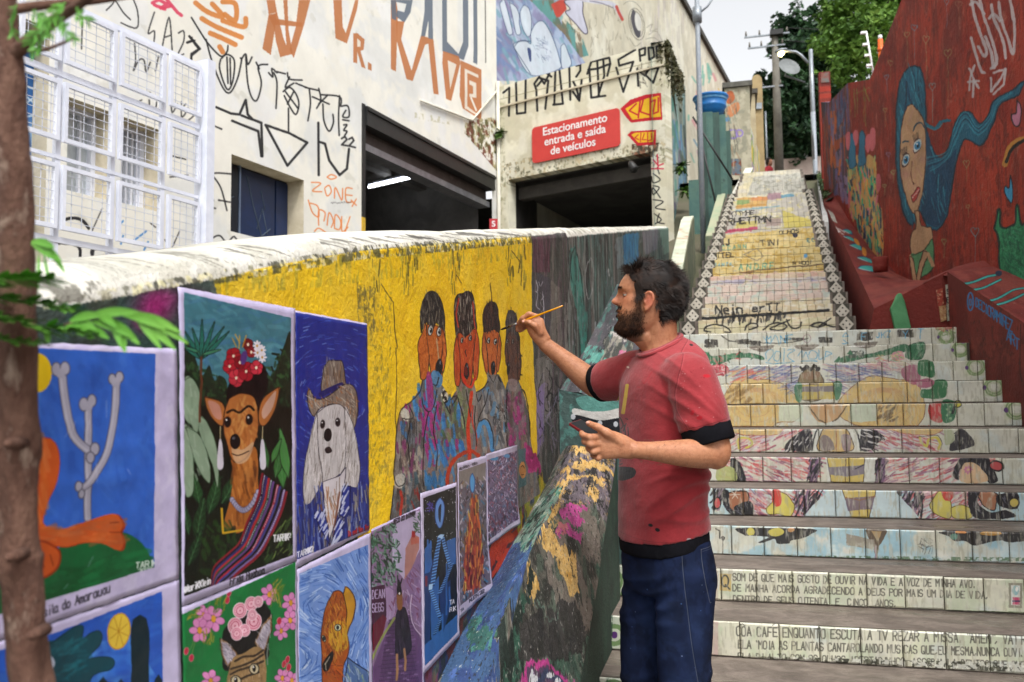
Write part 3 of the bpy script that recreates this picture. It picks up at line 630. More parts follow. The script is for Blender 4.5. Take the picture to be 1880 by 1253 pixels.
    c.poly([(150,260),(190,240),(265,240),(270,290),(230,320),(215,350),(180,330)],'#9a5f42',1,True,'#1c1a1c',5);c.poly([(1480,245),(1560,240),(1600,260),(1590,300),(1580,340),(1540,330),(1510,300)],'#a0674a',1,True,'#1c1a1c',5)
    for reg in([(130,240),(165,240),(180,330),(215,370),(195,378),(140,310)],[(200,320),(280,290),(300,360),(240,378),(210,370)],[(1440,240),(1500,238),(1490,300),(1560,350),(1640,340),(1690,375),(1560,385),(1460,370)],[(1590,260),(1680,240),(1710,270),(1700,330),(1640,330),(1600,310)],[(1390,70),(1450,50),(1540,60),(1560,100),(1600,180),(1550,195),(1500,120),(1400,120),(1390,180),(1360,150)],[(180,70),(230,90),(260,190),(190,188)]):
        c.poly(reg,'#1c1b20',1,True);c.strokes(reg,16,['#6a6a78','#0f0f12'],30,3,60,60,.8)
    c.ell(105,300,20,30,'#b8484a',0,1,'#1c1a1c',7);c.ell(1683,300,26,26,'#c9b456',0,1,'#1c1a1c',8);c.ell(1590,105,38,26,'#b8484a',.1,1,'#1c1a1c',8)
    c.poly([(1410,100),(1450,85),(1500,110),(1540,160),(1530,190),(1400,188)],'#d8b48a',.95,True);c.poly([(110,120),(190,110),(210,180),(110,185)],'#a8b068',.9,True)
    for i in range(8):c.ell(1440+18*math.cos(i*.8),125+16*math.sin(i*.8),9,6,'#c87898',i*.8)
    for i in range(6):c.line([(200,255),(200+26*math.cos(i),255+22*math.sin(i))],5,'#d8d0c0',.8)
    K='#1c1a1c'
    for reg in([(225,432),(608,440),(600,470),(560,490),(500,500),(490,515),(430,515),(410,490),(350,510),(325,508),(380,480),(290,475),(250,470)],[(1310,450),(1760,450),(1760,490),(1680,510),(1600,500),(1480,525),(1420,500),(1370,505),(1340,480)]):
        c.poly(reg,K,.92,True)
    for x,y,rx,ry,k_ in((285,452,22,22,'#cbbf58'),(420,455,42,22,'#cbbf58'),(500,445,20,12,'#b08050'),(1365,480,20,16,'#3a7a6a'),(1560,462,60,12,'#b8843c'),(1400,455,30,8,'#c87a30')):c.ell(x,y,rx,ry,k_)
    c.poly([(900,440),(1005,442),(985,500),(965,540),(960,600),(948,600),(940,540),(915,490)],'#5a4a3a',1,True);c.poly([(925,450),(985,452),(960,500)],'#b8986a',.9);c.line([(950,530),(950,600)],8,'#a888b0',.7)
    c.noise([(790,465),(940,495),(935,545),(790,525)],['#a8a090','#8f887a'],16,.35,.06,.95);c.strokes([(1180,490),(1250,490),(1250,560),(1190,560)],22,['#4a4a48'],30,3,60,80,.7)
    c.line([(100,435),(120,450),(118,490)],8,K,.9);c.line([(135,480),(135,580)],5,K,.9);c.ell(136,490,10,12,K)
    c.X,c.Y=c.X0,c.Y0
    T='#4a4840';sl=.03
    def row(t,x,y,x1,h,w=6.5):
        n=sum(.8 if ch==' ' else(.62 if ch in '.,Iil"t1' else 1)for ch in t);adv=(x1-x)/(h*n);c.text(t,x,y,h,w,T,sl,adv,a=.8,jit=.03,wd=min(.66,adv*.72))
    row('SOM DE QUE MAIS GOSTO DE OUVIR NA VIDA E A VOZ DE MINHA AVO.',190,712,1480,38);row('DE MANHA ACORDA AGRADECENDO A DEUS POR MAIS UM DIA DE VIDA,',190,768,1550,36);row('DENTRO DE SEUS OITENTA  E  CINCO  ANOS.',192,826,1060,34)
    c.poly([(120,675),(182,677),(180,770),(120,765)],'#c4a45c',.8);c.ell(148,715,18,30,'#000',0,0,T,9);c.line([(150,735),(172,758)],8,T)
    c.poly([(1655,725),(1728,727),(1726,860),(1655,856)],'#8d8a78');c.poly([(1668,737),(1716,739),(1714,846),(1668,842)],'#d5d8d0');c.ell(1692,765,18,26,'#8fb8bc');c.ell(1698,758,8,14,'#e8e8e0');c.poly([(1675,800),(1715,802),(1713,842),(1676,840)],'#c04468');c.line([(1678,822),(1712,822)],8,'#2a2a50')
    row('COA CAFE ENQUANTO ESCUTA A TV REZAR A MISSA. "AMEM", VAI REPE',208,1005,1840,48,7.5);row('ELA "MOIA AS PLANTAS CANTAROLANDO MUSICAS QUE,EU MESMA,NUNCA OUVI.',218,1072,1735,42,7);row('ELA RI ALTO COM OS OLHOS APERTADINHOS, ASSOBIA LA DENTRO QUE CHEGA',218,1134,1800,36,6.5)
    c.line([(226,950),(240,942),(254,952)],5,T,.8);c.line([(400,952),(414,942)],5,T,.8)
    c.poly([(75,930),(112,932),(112,1120),(78,1118)],'#c9a0a0',.6);c.poly([(85,655),(112,657),(110,820),(85,815)],'#b8a098',.5)
    c.noise([(120,830),(1740,880),(1740,895),(120,850)],['#3a4a2c','#4c5a3a'],9,.42,.06,.9);c.noise([(120,1110),(1740,1150),(1740,1200),(120,1145)],['#3a3a2c','#20211a','#e0e0d4'],10,.5,.05,.8)
    c.noise([(90,575),(1740,590),(1740,610),(90,600)],['#4a6a48'],8,.45,.06,.8)
    c.img=c.img*.90+np.array([.78,.78,.72],np.float32)*.10
    c.noise(None,['#a8a48e','#c8c6b6'],34,.60,.08,.5,cw=6)
    c.tf(1080,760,.3936)   # green patterned tiles at the left end
    for(x,y,w_,h_)in((150,778,44,80),(155,1032,66,84),(150,1290,70,84),(140,560,34,50)):
        c.poly([(x-w_,y-h_),(x+w_,y-h_),(x+w_,y+h_),(x-w_,y+h_)],'#b9c0ae');c.ell(x-w_*.5,y,w_*.8,h_*.62,'#6f8a5c');c.ell(x-w_*.5,y,w_*.5,h_*.36,'#c2c8b4');c.ell(x-w_*.5,y,w_*.22,h_*.2,'#5a3470');c.ell(x+w_*.7,y-h_*.9,w_*.5,h_*.34,'#6f8a5c');c.ell(x+w_*.6,y+h_*.8,w_*.6,h_*.34,'#6f8a5c');c.ell(x+w_*.6,y-h_*.85,w_*.25,h_*.16,'#5a3470')
    c.noise([(60,300),(120,500),(110,1253),(40,1253)],['#2c4636'],14,.5,.1,.7)

def art_stairs2(c):
    c.warp((1.2,8),(1.5,25))
    c.noise(None,['#ddd2b2','#cfcabc','#dcd8c8'],40,.5,.1,.8)
    c.tf(1200,300,.2713)
    bands=[([(250,1160),(1420,1100),(1400,1030),(270,1090)],['#dccf9c','#d8d0b4','#cfc8a0']),([(270,1090),(1400,1030),(1330,900),(290,950)],['#d8cfa8','#dcd6c4','#d0bf9a']),
             ([(290,960),(1330,900),(1280,780),(310,830)],['#cfd2c2','#d8cdb8','#bfc9bc','#d8c2b4']),([(310,830),(1280,790),(1260,760),(320,800)],['#a8a4bc','#c0b8c4','#d6cdc0']),([(320,800),(1260,760),(1240,710),(330,760)],['#d8b0a0','#dcc8a8']),
             ([(330,770),(1240,720),(1130,420),(350,500)],['#d2b464','#d9bf78','#c9a958','#dcc88c']),([(440,490),(1130,430),(1060,200),(500,240)],['#cfcabc','#d2c890','#bdb8b0']),([(630,220),(1070,190),(1070,60),(680,90)],['#b9b8ac','#a3a498','#c6c4b8'])]
    for reg,cols in bands:
        c.noise(reg,cols,14,.42,.08,.9)
    for i in range(260):
        x,y=random.uniform(300,1260),random.uniform(560,1130);c.line([(x,y),(x+random.uniform(10,50),y+random.uniform(-4,3))],2.4,random.choice(['#7a9a6a','#b06a5a','#6a84a4','#8a8478','#c08a5a','#5c5a54']),.45)
    c.poly([(560,235),(760,225),(770,290),(560,310)],'#d2a050',.8,tex=.4);c.poly([(770,205),(860,200),(860,240),(770,250)],'#a07a88',.8);c.poly([(860,215),(950,205),(950,225),(860,235)],'#5c9ab8',.8);c.poly([(560,250),(650,245),(650,275),(560,282)],'#7fa468',.8);c.poly([(660,230),(770,225),(770,250),(660,256)],'#d08a58',.8)
    c.poly([(870,320),(1060,380),(1070,430),(880,440)],'#cdbb44',.7,tex=.4);c.poly([(560,400),(700,390),(700,430),(560,440)],'#cdbb44',.6,tex=.4);c.poly([(760,380),(860,370),(860,420),(760,430)],'#a08c84',.8)
    c.line([(480,465),(560,455),(690,440)],22,'#c03a60',.75);c.line([(560,322),(850,290)],8,'#6aa0b4',.7);c.line([(560,295),(760,280)],9,'#c08a3c',.7)
    K='#191818'
    for t,x,y,h,w_,s in(('RHETTMN',505,415,40,9,-.06),('YTTMHE',520,360,26,5,-.08),('NEV.J',350,560,36,9,-.05),('TiNi',720,560,38,6,-.04),('OLHOS',850,485,26,5,-.1),('MTTEL',395,640,30,5,-.05),('M HOOI',945,690,22,4,-.06),('Nein',420,1020,52,11,-.04),('erTTg',670,1005,46,10,-.06)):
        c.text(t.upper()if t not in('Nein','erTTg')else t,x,y,h,w_,K,s,1.05,jit=.05,wd=.8,a=.9)
    for t,x,y,h,col in(('ANDRE',580,725,40,'#4aa08c'),('TARANTA',360,700,20,'#7fb8c4'),('econ',1040,535,24,'#3c7a84'),('Luccann',390,590,28,'#6aa48c'),('SAMANTO',480,470,22,'#c03a60')):c.text(t.upper(),x,y,h,6,col,-.05,1.3,a=.85)
    c.strokes([(440,1030),(890,1010),(890,1060),(420,1085)],40,[K,'#3a3834'],40,11,95,20,.85)
    c.line([(225,1058),(700,1028),(1185,995)],18,'#101010',.95)
    for L in[[(480,1140),(520,1140),(480,1105),(400,1095),(350,1110),(345,1135),(385,1145)],[(620,1130),(640,1090),(690,1085),(700,1110),(650,1125)],[(740,1130),(800,1085),(860,1080),(900,1100),(860,1130),(790,1120),(920,1060)],[(900,1060),(930,1110),(990,1110),(1000,1075)],
              [(1060,1100),(1110,1080),(1170,1090),(1120,1110),(1070,1105)],[(1110,1110),(1200,1050)],[(1150,1090),(1220,1110),(1290,1100),(1310,1050)]]:c.line(L,10,K,.95,True)
    for y,x0,x1 in((850,560,700),(715,560,1140)):pass
    c.poly([(560,738),(700,728),(650,752)],'#8c6a44',.9);c.line([(700,722),(1145,685)],8,'#5a4430',.9)
    c.ell(958,488,18,14,'#303040');c.ell(1028,628,14,12,'#5a9ac4');c.poly([(610,620),(700,580),(740,630),(700,660)],'#000',0,False,'#7a7468',4)
    for i in range(60):
        x,y=random.uniform(640,1060),random.uniform(90,210);c.line([(x,y),(x+random.uniform(-20,20),y+random.uniform(-6,6))],4,random.choice(['#7a7a70','#d4d2c6','#8a8478']),.5)

def art_red(c):
    c.warp((1.2,7),(1.6,30))
    c.noise(None,['#982818','#a8301c','#8c2416','#ac3a24'],90,.5,.12,.75)
    c.noise(None,['#64201a','#a5503c'],10,.64,.05,.5);c.noise(None,['#5a1d18','#b07060'],26,.70,.04,.5);c.noise(None,['#6a221a'],60,.56,.1,.5,cw=7)
    c.tf(1480,0,.431)
    far=[(60,400),(180,350),(190,560),(180,850),(100,820)]
    c.noise(far,['#7a3a2a','#4c4660','#b0562c','#5a2c30','#6d5a80','#3c3a44'],60,.52,.06,.85,cw=12)
    c.strokes([(100,500),(150,520),(150,720),(100,700)],40,['#c8642c','#b44a20','#7a6a90'],60,8,88,8,.8);c.strokes([(130,420),(170,420),(170,580),(130,560)],24,['#3f4a70','#5a6a90'],50,6,88,8,.7);c.strokes([(120,740),(180,740),(180,860),(130,830)],20,['#6a5a88','#8a7090'],40,8,88,12,.8)
    for x in(185,205,215,245,252):c.line([(x,380),(x+3,random.uniform(460,540))],3,'#8a9040',.7)
    c.line([(245,370),(270,430)],5,'#8a9040',.7);c.line([(270,375),(210,400)],4,'#8a9040',.5)
    for x,y,s,col,ln in[(430,150,12,'#9a8a5a',120),(460,120,14,'#6a8aa0',120),(512,170,16,'#a89a70',150),(603,230,18,'#a09a60',200),(537,370,16,'#7aa8b0',140),(683,700,16,'#9aa068',60),(720,990,20,'#5aa0b0',110),(588,1030,12,'#8a9a60',60),(775,650,20,'#a0583c',150),(765,840,22,'#a0583c',80),(358,270,12,'#a09060',60),(342,330,10,'#7a8aa0',60),(372,735,9,'#9aa068',40),(335,470,9,'#9a8a5a',60),(333,795,8,'#9aa068',30),(640,820,12,'#a0583c',140),(690,880,8,'#a0905c',40),(650,20,14,'#9a6a50',120),(600,10,12,'#7a8aa0',100),(350,660,10,'#8a7aa0',60)]:
        c.line(HEART(x,y,s),3.5,col,.75,True);c.line([(x,y+s),(x+2,y+s+ln*.5),(x+1,y+s+ln)],2.6,col,.6,True)
    for p,col in(([(900,430),(915,450),(912,520),(895,540),(878,520),(876,490),(895,480)],'#c87f98'),([(872,750),(882,790),(878,860),(862,855),(845,815),(850,795),(865,800)],'#3f9ac4')):c.poly(p,col,1,True,'#2a1a20',5)
    c.line([(935,590),(895,605),(865,640),(850,700)],26,'#c98a3c',1,True);c.line([(935,595),(900,615),(872,645),(856,690)],14,'#1c1614',1,True)
    Wt='#c9c0c4'
    for L in[[(705,0),(715,60),(740,140),(770,215),(760,240),(735,200)],[(740,0),(760,80),(800,200),(810,270),(790,290)],[(700,20),(725,10),(760,60)],[(790,20),(800,80),(840,180),(850,250)],[(820,10),(830,80),(862,170),(880,230),(890,150),(880,60),(870,0)],[(705,160),(720,220),(745,300),(760,310)],[(780,80),(800,60),(825,90)],[(765,160),(790,230),(800,290)]]:c.line(L,13,Wt,.9,True)
    for L in[[(695,295),(715,340),(735,375)],[(715,280),(700,330),(695,385)],[(690,350),(735,345)],[(715,345),(712,415)],[(790,330),(790,390),(830,330),(850,295),(800,310)],[(850,300),(840,360),(800,400)]]:c.line(L,10,Wt,.9)
    H='#1f5f78';H2='#17405f'
    c.poly([(462,280),(490,300),(505,380),(510,470),(515,560),(540,640),(570,680),(600,640),(630,540),(660,485),(700,480),(740,530),(775,490),(800,430),(850,400),(885,385),(905,360),(928,350),(900,410),(850,430),(820,460),(790,540),(745,620),(700,600),(670,600),(640,690),(620,800),(600,920),(560,980),(520,970),(500,930),(480,900),(450,960),(420,920),(400,830),(385,720),(382,580),(385,450),(400,350),(430,295)],H,1,True,'#152a3c',6)
    c.poly([(515,560),(545,650),(600,680),(640,640),(615,800),(590,930),(550,970),(510,940),(490,880),(510,750)],H2,.9,True)
    fld=[(390,450),(430,300),(480,300),(510,470),(520,900),(590,940),(640,640),(600,680),(540,640),(500,900),(450,950),(400,830)]
    c.strokes(fld,170,['#2f86a0','#123450','#3f9ab0','#1b5070'],70,4,80,16,.75)
    for k in range(7):
        o=k*9-26;c.line([(520+o*.4,700+o),(600,660+o*.6),(640+o*.3,560+o*.7),(680,500+o*.9),(730,560+o*.6),(780,510+o*.7),(820,430+o*.3),(880,395+o*.12)],4,['#3a93a8','#123450','#2c7a94'][k%3],.85,True)
    c.line([(512,530),(550,548),(575,520),(610,515)],12,'#1f6a84',1,True);c.line([(515,540),(550,555),(580,528)],4,'#3f9ab0',.9,True)
    skin='#c49a74'
    c.poly([(430,455),(450,446),(475,470),(498,510),(508,560),(510,640),(505,740),(495,830),(470,905),(455,908),(430,860),(410,780),(400,700),(402,600),(412,510)],skin,1,True,'#4a2c24',4)
    c.strokes([(430,460),(500,520),(500,800),(465,900),(410,760),(405,600)],120,['#d4b088','#b88860','#caa27c','#c08a80'],40,7,80,30,.4)
    c.spray(425,745,22,'#b87a7a',.5);c.spray(498,680,20,'#b0807a',.5)
    c.poly([(462,900),(480,905),(490,960),(530,970),(540,1010),(530,1040),(500,1070),(480,1100),(450,1080),(443,1030),(452,990),(468,965)],skin,1,True,'#4a2c24',4)
    c.poly([(443,1090),(480,1080),(510,1060),(535,1020),(545,1060),(540,1140),(500,1180),(455,1180)],'#5f9a6a',1,True,'#2a3a2a',4)
    c.poly([(500,1070),(520,1080),(500,1140),(478,1210),(465,1205),(480,1140)],skin,1,True,'#4a2c24',4);c.poly([(440,1100),(455,1100),(475,1200),(500,1190),(490,1215),(460,1215)],skin,1,True,'#4a2c24',3);c.line([(520,1080),(540,1130)],14,skin,1)
    for ex,ey,r_ in((425,682,1),(474,622,1.1)):
        c.poly([(ex-18,ey+24),(ex-14,ey-14),(ex+2,ey-34),(ex+16,ey-20),(ex+14,ey+10),(ex-6,ey+34)],'#5a3a34',1,True);c.ell(ex,ey,13*r_,27*r_,'#cfd6d4',.35);c.ell(ex+1,ey,10*r_,18*r_,'#3a86b4',.3);c.ell(ex+1,ey,4.5,9,'#0e1418');c.ell(ex-2,ey-7,2,4,'#fff')
        for k in range(5):c.line([(ex-14+k*5,ey-20-k*3),(ex-22+k*6,ey-42-k*4)],3,'#2c1c1c',.9)
    c.line([(455,560),(470,530),(490,525),(505,545)],6,'#1f3f54',1,True);c.line([(413,608),(422,600),(436,602)],6,'#1f3f54',1)
    c.line([(452,690),(448,740),(455,780),(465,782)],4,'#7a4c3a',.9,True);c.ell(458,782,4,6,'#5a2c24')
    c.poly([(448,835),(462,822),(474,800),(484,798),(484,815),(470,850),(455,862)],'#b8403c',1,True,'#4a1a1a',3);c.line([(452,845),(470,825),(482,808)],3,'#e8d8d0',.9)
    c.line([(428,350),(425,440)],5,'#14283a',.8)
    F_=['#2f9a86','#1c6a8a','#d09a5a','#c8b46a','#d87a86','#2a3a5a','#3fa878','#d88a3c']
    for reg in([(178,690),(215,680),(222,900),(195,930),(180,860)],[(215,680),(255,690),(262,1000),(238,1040),(218,960)],[(255,690),(295,690),(300,860),(322,900),(328,1080),(300,1110),(262,1040)]):
        c.poly(reg,'#c09a60',1,True);c.strokes(reg,130,F_+['#c09a60','#1b2440'],44,6,86,14,.9)
    for x,y in((197,625),(238,615)):c.poly([(x,y-60),(x+12,y-40),(x+12,y+30),(x+16,y+80),(x-14,y+90),(x-12,y),(x-10,y-45)],'#2f6f90',1,True,'#1c3a50',3)
    for x0,y0,x1,y1 in((170,570,185,640),(205,560,218,620),(255,580,272,650),(272,555,292,645),(300,750,315,820),(180,820,188,890)):c.poly([(x0,y0),(x1,y0-5),(x1+3,y1-30),((x0+x1)/2,y1),(x0-3,y1-25)],'#c8646c',1,True)
    c.poly([(800,975),(812,935),(818,895),(826,900),(830,965),(860,970),(890,950),(895,885),(905,885),(918,960),(940,965),(940,1200),(880,1180),(835,1170),(820,1120),(822,1020)],'#2f8a5c',1,True,'#17302a',8)
    c.strokes([(825,980),(935,970),(935,1180),(840,1165)],160,['#276f4c','#44a070','#1f5a44'],24,6,70,60,.6)
def art_ledge(c):
    c.noise(None,['#84352c','#74261f','#8d4034'],40,.5,.1,.8);c.noise(None,['#b08a80'],5,.74,.03,.6)
    c.tf(1480,420,.2554)
    for L in[[(1120,355),(1200,345),(1300,320),(1400,305)],[(1170,395),(1280,385),(1400,340)],[(1255,470),(1380,460),(1500,410),(1600,395)],[(1320,505),(1450,480),(1600,430)]]:c.line(L,17,'#141c22',.9,True);c.line(L,11,'#3aa49c',1,True)
    c.ell(1385,300,24,18,'#1c2440')
def art_ledge2(c):
    c.noise(None,['#84352c','#74261f','#8d4034'],40,.5,.1,.8)
    c.tf(1480,0,.431)
    c.noise([(80,860),(115,860),(135,920),(100,925)],['#cfccc0','#b8b4a8'],20,.3,.06,.95)
    c.noise([(115,945),(165,945),(165,975),(125,980)],['#cfc8c4'],8,.45,.05,.9)
    for x,y,s in((180,925,.6),(185,970,.7),(215,1000,.8),(255,1065,1),(265,1125,1.2)):
        c.poly([(x+24*s,y-22*s),(x+30*s,y+10*s),(x+5*s,y+22*s),(x-36*s,y+26*s),(x-20*s,y+2*s),(x,y-14*s)],'#3aa49c',1,True,'#2a3a6a',4);c.line([(x-34*s,y+24*s),(x+6*s,y+20*s)],5,'#d8c8b8',.8)
    c.poly([(205,950),(225,945),(228,985),(210,985)],'#d08a2c',.9,True);c.poly([(240,985),(258,985),(256,1040),(242,1040)],'#d08a2c',.9,True)
def art_side(c):
    c.noise(None,['#6f231c','#812e24','#651d18'],60,.5,.1,.8);c.noise(None,['#4c1712'],14,.66,.05,.6)
    c.tf(1480,420,.2554)
    B='#3a7db8'
    c.ell(1183,525,20,64,'#000',0,0,B,11);c.ell(1183,530,7,24,'#000',0,0,B,8)
    t='DECIORAMIREZ';xs=np.linspace(1222,1460,len(t))
    for i,ch in enumerate(t):
        x=xs[i];y=560+(x-1222)*.72;c.tf(1480,420,.2554).text(ch,x,y,62+i*2,9,B,.5,.3,wd=.30)
    for i,ch in enumerate('ART'):c.text(ch,1445+i*30,800+i*30,78,9,B,.5,.3,wd=.36)
    c.line([(1545,690),(1540,1000),(1555,1100)],5,'#1a1210',.8,True)
    c.noise([(1180,780),(1330,780),(1500,900),(1500,1000),(1200,900)],['#5a1a14','#8c3a2c'],14,.5,.07,.7)
def art_facade(c):
    c.noise(None,['#d4d5d2','#dededb'],60,.5,.12,.8);c.noise(None,['#c2bfb2'],30,.70,.06,.4)
    O='#b06a3c';K='#1d1c1e';OP='#c97a38'
    c.tf(0,0,.3831)
    for L in[[(730,15),(760,0),(800,20),(770,40),(820,30)],[(800,0),(850,60),(870,75)],[(740,25),(790,45)]]:c.line(L,16,'#d0405c',.9)
    for L in[[(510,50),(540,20),(550,0),(590,60),(625,95)],[(640,0),(660,60),(655,135),(580,110)],[(740,60),(710,160),(740,150),(735,225)],[(775,240),(810,85),(825,240)],[(790,180),(820,170)],[(855,160),(880,150),(880,200),(850,270),(880,260)],[(920,180),(930,210),(950,240),(920,270),(915,310)],[(905,200),(935,195)],
              [(645,210),(650,290),(640,340),(665,290),(690,290),(700,345),(720,300)],[(760,270),(745,340)],[(395,60),(390,235)],[(480,110),(525,140),(530,180)],
              [(300,1055),(340,1045),(390,1055),(420,1090)],[(240,1230),(250,1165),(370,1175),(385,1240)],[(450,1190),(445,1250)],[(450,1190),(600,1225)],[(665,440),(690,450),(720,445)],[(680,480),(660,490)],[(715,480),(720,520),(745,520),(750,490)],
              [(820,475),(825,540),(850,500)],[(870,490),(870,560),(890,540),(875,520),(890,500)],[(900,520),(930,550),(900,580)],[(650,650),(660,700),(750,720)],[(690,760),(705,845)],[(810,745),(890,765)],[(815,850),(900,840)]]:c.line(L,7,K,.8,True)
    for L in[[(560,1090),(590,1060)],[(640,1155),(700,1110)],[(690,1200),(710,1160)],[(580,1170),(590,1130)]]:c.line(L,9,'#3a7ac0',.85)
    for L in[[(820,1200),(860,1110)],[(790,1150),(815,1195)],[(720,1070),(745,1090)],[(440,1110),(490,1000)]]:c.line(L,6,K,.8)
    for L in[[(240,1235),(250,1170),(370,1178),(385,1240)],[(448,1250),(452,1192),(600,1228)],[(300,1058),(345,1046),(395,1058),(425,1095)]]:c.line(L,15,K,.9,True)
    c.tf(340,0,.3831)
    for L in[[(50,15),(110,60),(180,80),(130,20)],[(180,10),(240,20),(240,100),(190,70)],[(180,100),(280,130),(290,90)],[(80,90),(150,130),(270,180)],[(120,160),(190,190),(240,215)],[(165,225),(180,250)]]:c.line(L,24,OP,.9,True)
    for L in[[(30,85),(70,150),(110,210),(170,270),(200,250),(205,220)],[(100,190),(130,300),(180,420),(215,445),(250,380),(270,290),(265,280)],[(170,285),(165,330),(190,410),(210,430),(230,380),(235,290),(200,262),(175,280)],[(200,275),(205,400)],[(215,280),(218,405)],[(270,285),(290,260),(300,310),(320,275)],[(290,270),(300,400),(320,470),(345,480),(365,400),(350,320),(395,310)],[(340,300),(355,330)],
              [(400,350),(420,370),(415,330),(440,350)],[(425,350),(440,400),(435,520)],[(440,345),(480,355)],[(490,350),(500,380),(560,385)],[(500,370),(480,420),(520,400)],[(470,440),(500,420),(530,450),(545,500),(530,550),(500,510),(475,460)],[(480,440),(540,520)],[(520,440),(490,500)],[(495,520),(495,630)],[(530,400),(580,420)],[(595,430),(600,500),(588,580)],[(575,420),(640,435)],
              [(640,425),(650,480),(630,520)],[(610,465),(690,500)],[(680,460),(640,500)],[(650,455),(740,465),(745,510)],[(660,500),(665,580),(690,630),(710,590),(708,550)],[(740,460),(735,560),(738,650)],[(750,510),(780,510),(785,560),(755,560),(770,530)],[(755,575),(785,580)],[(760,600),(775,600),(760,625),(775,630),(765,650)]]:c.line(L,8,K,.92,True)
    for L in[[(150,515),(220,545),(260,550),(290,480),(300,550),(325,575),(270,555)],[(225,580),(350,630),(365,750)],[(320,572),(365,590),(370,750)],[(385,600),(490,795),(585,685),(500,640),(385,600)],[(638,590),(640,840)],[(640,680),(670,690),(690,770),(740,840),(775,810),(785,715)],[(20,175),(45,205),(70,235),(30,260),(28,315)],[(10,205),(40,195)]]:c.line(L,12,K,.92)
    c.line([(750,665),(765,655),(775,670),(750,695),(780,700)],9,K,.9);c.line([(785,668),(800,660),(808,675),(785,700),(815,708)],9,K,.9)
    for L in[[(125,835),(155,830),(220,835)],[(125,835),(170,900),(200,1010)],[(160,960),(215,970)],[(115,950),(135,960),(120,990),(145,1000)],[(120,1200),(125,1150),(165,1130),(200,1165),(235,1135),(265,1190)],[(130,600),(175,620)],[(120,770),(128,795)]]:c.line(L,8,K,.85,True)
    def P(pts,col=O):c.poly(pts,col,.88)
    P([(390,0),(430,0),(440,60),(400,70)]);P([(400,70),(440,65),(430,140),(410,265),(370,235)]);P([(470,0),(490,0),(495,140),(515,260),(455,275),(435,200),(425,130),(400,80),(440,60),(470,180),(485,220)]);P([(545,0),(600,0),(570,120),(520,280),(500,240),(530,130)]);P([(430,90),(560,110),(560,130),(430,120)])
    P([(710,0),(750,0),(755,130),(770,160),(815,0),(830,0),(825,40),(775,210),(720,185)])
    P([(805,160),(825,160),(825,305),(805,300)]);P([(825,160),(860,190),(855,240),(840,245),(865,330),(845,322),(825,250)]);P([(825,185),(840,200),(840,225),(825,225)],'#dedbd0');P([(875,298),(893,310),(893,342),(875,332)])
    G='#5b6573'
    P([(985,0),(1010,0),(1020,60),(1010,345),(985,330)]);P([(985,0),(1090,0),(1080,60),(1050,110),(1010,80),(1015,50),(1050,60),(1060,20),(1010,10),(1012,100),(990,90)],G)
    P([(1010,100),(1050,105),(1035,190),(1085,340),(1130,170),(1190,190),(1215,455),(1190,450),(1165,210),(1150,215),(1090,390),(1060,380),(1015,200)]);P([(1130,175),(1155,0),(1185,0),(1188,190),(1165,185),(1165,100),(1150,175)],G)
    P([(1232,0),(1255,0),(1255,200),(1310,260),(1395,30),(1405,40),(1400,310),(1380,300),(1385,140),(1335,290),(1232,245)],G)
    P([(1235,245),(1310,270),(1320,300),(1275,485),(1250,475),(1232,300)]);P([(1258,290),(1300,310),(1270,430)],'#dedbd0');P([(1320,290),(1420,335),(1420,580),(1330,520),(1315,460)])
    P([(1340,330),(1405,360),(1405,375),(1352,350),(1352,510),(1400,548),(1400,556),(1340,520)],'#dedbd0');P([(1362,385),(1395,400),(1395,470),(1362,465),(1362,450),(1380,452),(1380,415),(1362,405)],'#dedbd0');c.line([(1370,470),(1395,530)],8,'#dedbd0')
    for L in[[(1410,0),(1440,60),(1430,120),(1470,160)],[(1430,10),(1490,60),(1450,110),(1480,190)],[(1460,0),(1450,80),(1490,130)]]:c.line(L,16,'#e0a0a0',.6,True)
    for L in[[(1430,200),(1450,230),(1435,260)],[(1425,240),(1460,250),(1470,290)],[(1445,190),(1440,300)],[(1460,230),(1485,260),(1465,290)],[(1350,0),(1385,30)],[(1365,40),(1385,0)],[(1340,20),(1390,15)]]:c.line(L,5,'#3a3838',.8)
    c.tf(340,0,.3831)
    OR='#dd7c3c'
    for L in[[(680,850),(700,838),(725,850),(700,860),(680,850)],[(605,875),(650,880),(610,915),(655,920)],[(670,900),(690,890),(700,920),(680,940),(668,905)],[(715,950),(720,900),(750,960),(755,905)],[(800,905),(770,905),(772,965),(800,970)],[(770,935),(800,938)],[(795,960),(820,985)],[(820,955),(800,990)],
              [(590,960),(610,1020),(640,1040),(635,990),(600,975)],[(640,1080),(640,1010),(670,1020),(665,1060)],[(680,1080),(690,1020),(710,1060),(700,1090)],[(715,1090),(720,1030),(745,1060),(740,1100),(715,1095)],[(750,1040),(752,1110),(780,1090)],[(790,1040),(770,1100),(760,1150)],[(620,1110),(640,1095),(680,1120),(700,1140),(740,1120),(780,1145)]]:c.line(L,6,OR,.9,True)
    c.line([(615,1155),(618,1120),(650,1140),(618,1155),(660,1158),(700,1140),(720,1160)],9,'#2f8fc4',.95)
    for i in range(14):c.ell(700+i*7,972+random.uniform(-3,3),2,3,K)
    c.noise([(1340,580),(1500,560),(1500,830),(1340,640)],['#8c8258','#b8b08a','#5c5a34','#6c3c2c'],14,.56,.05,.9);c.noise([(1100,540),(1400,590),(1400,620),(1100,570)],['#b5b090'],14,.55,.05,.7)
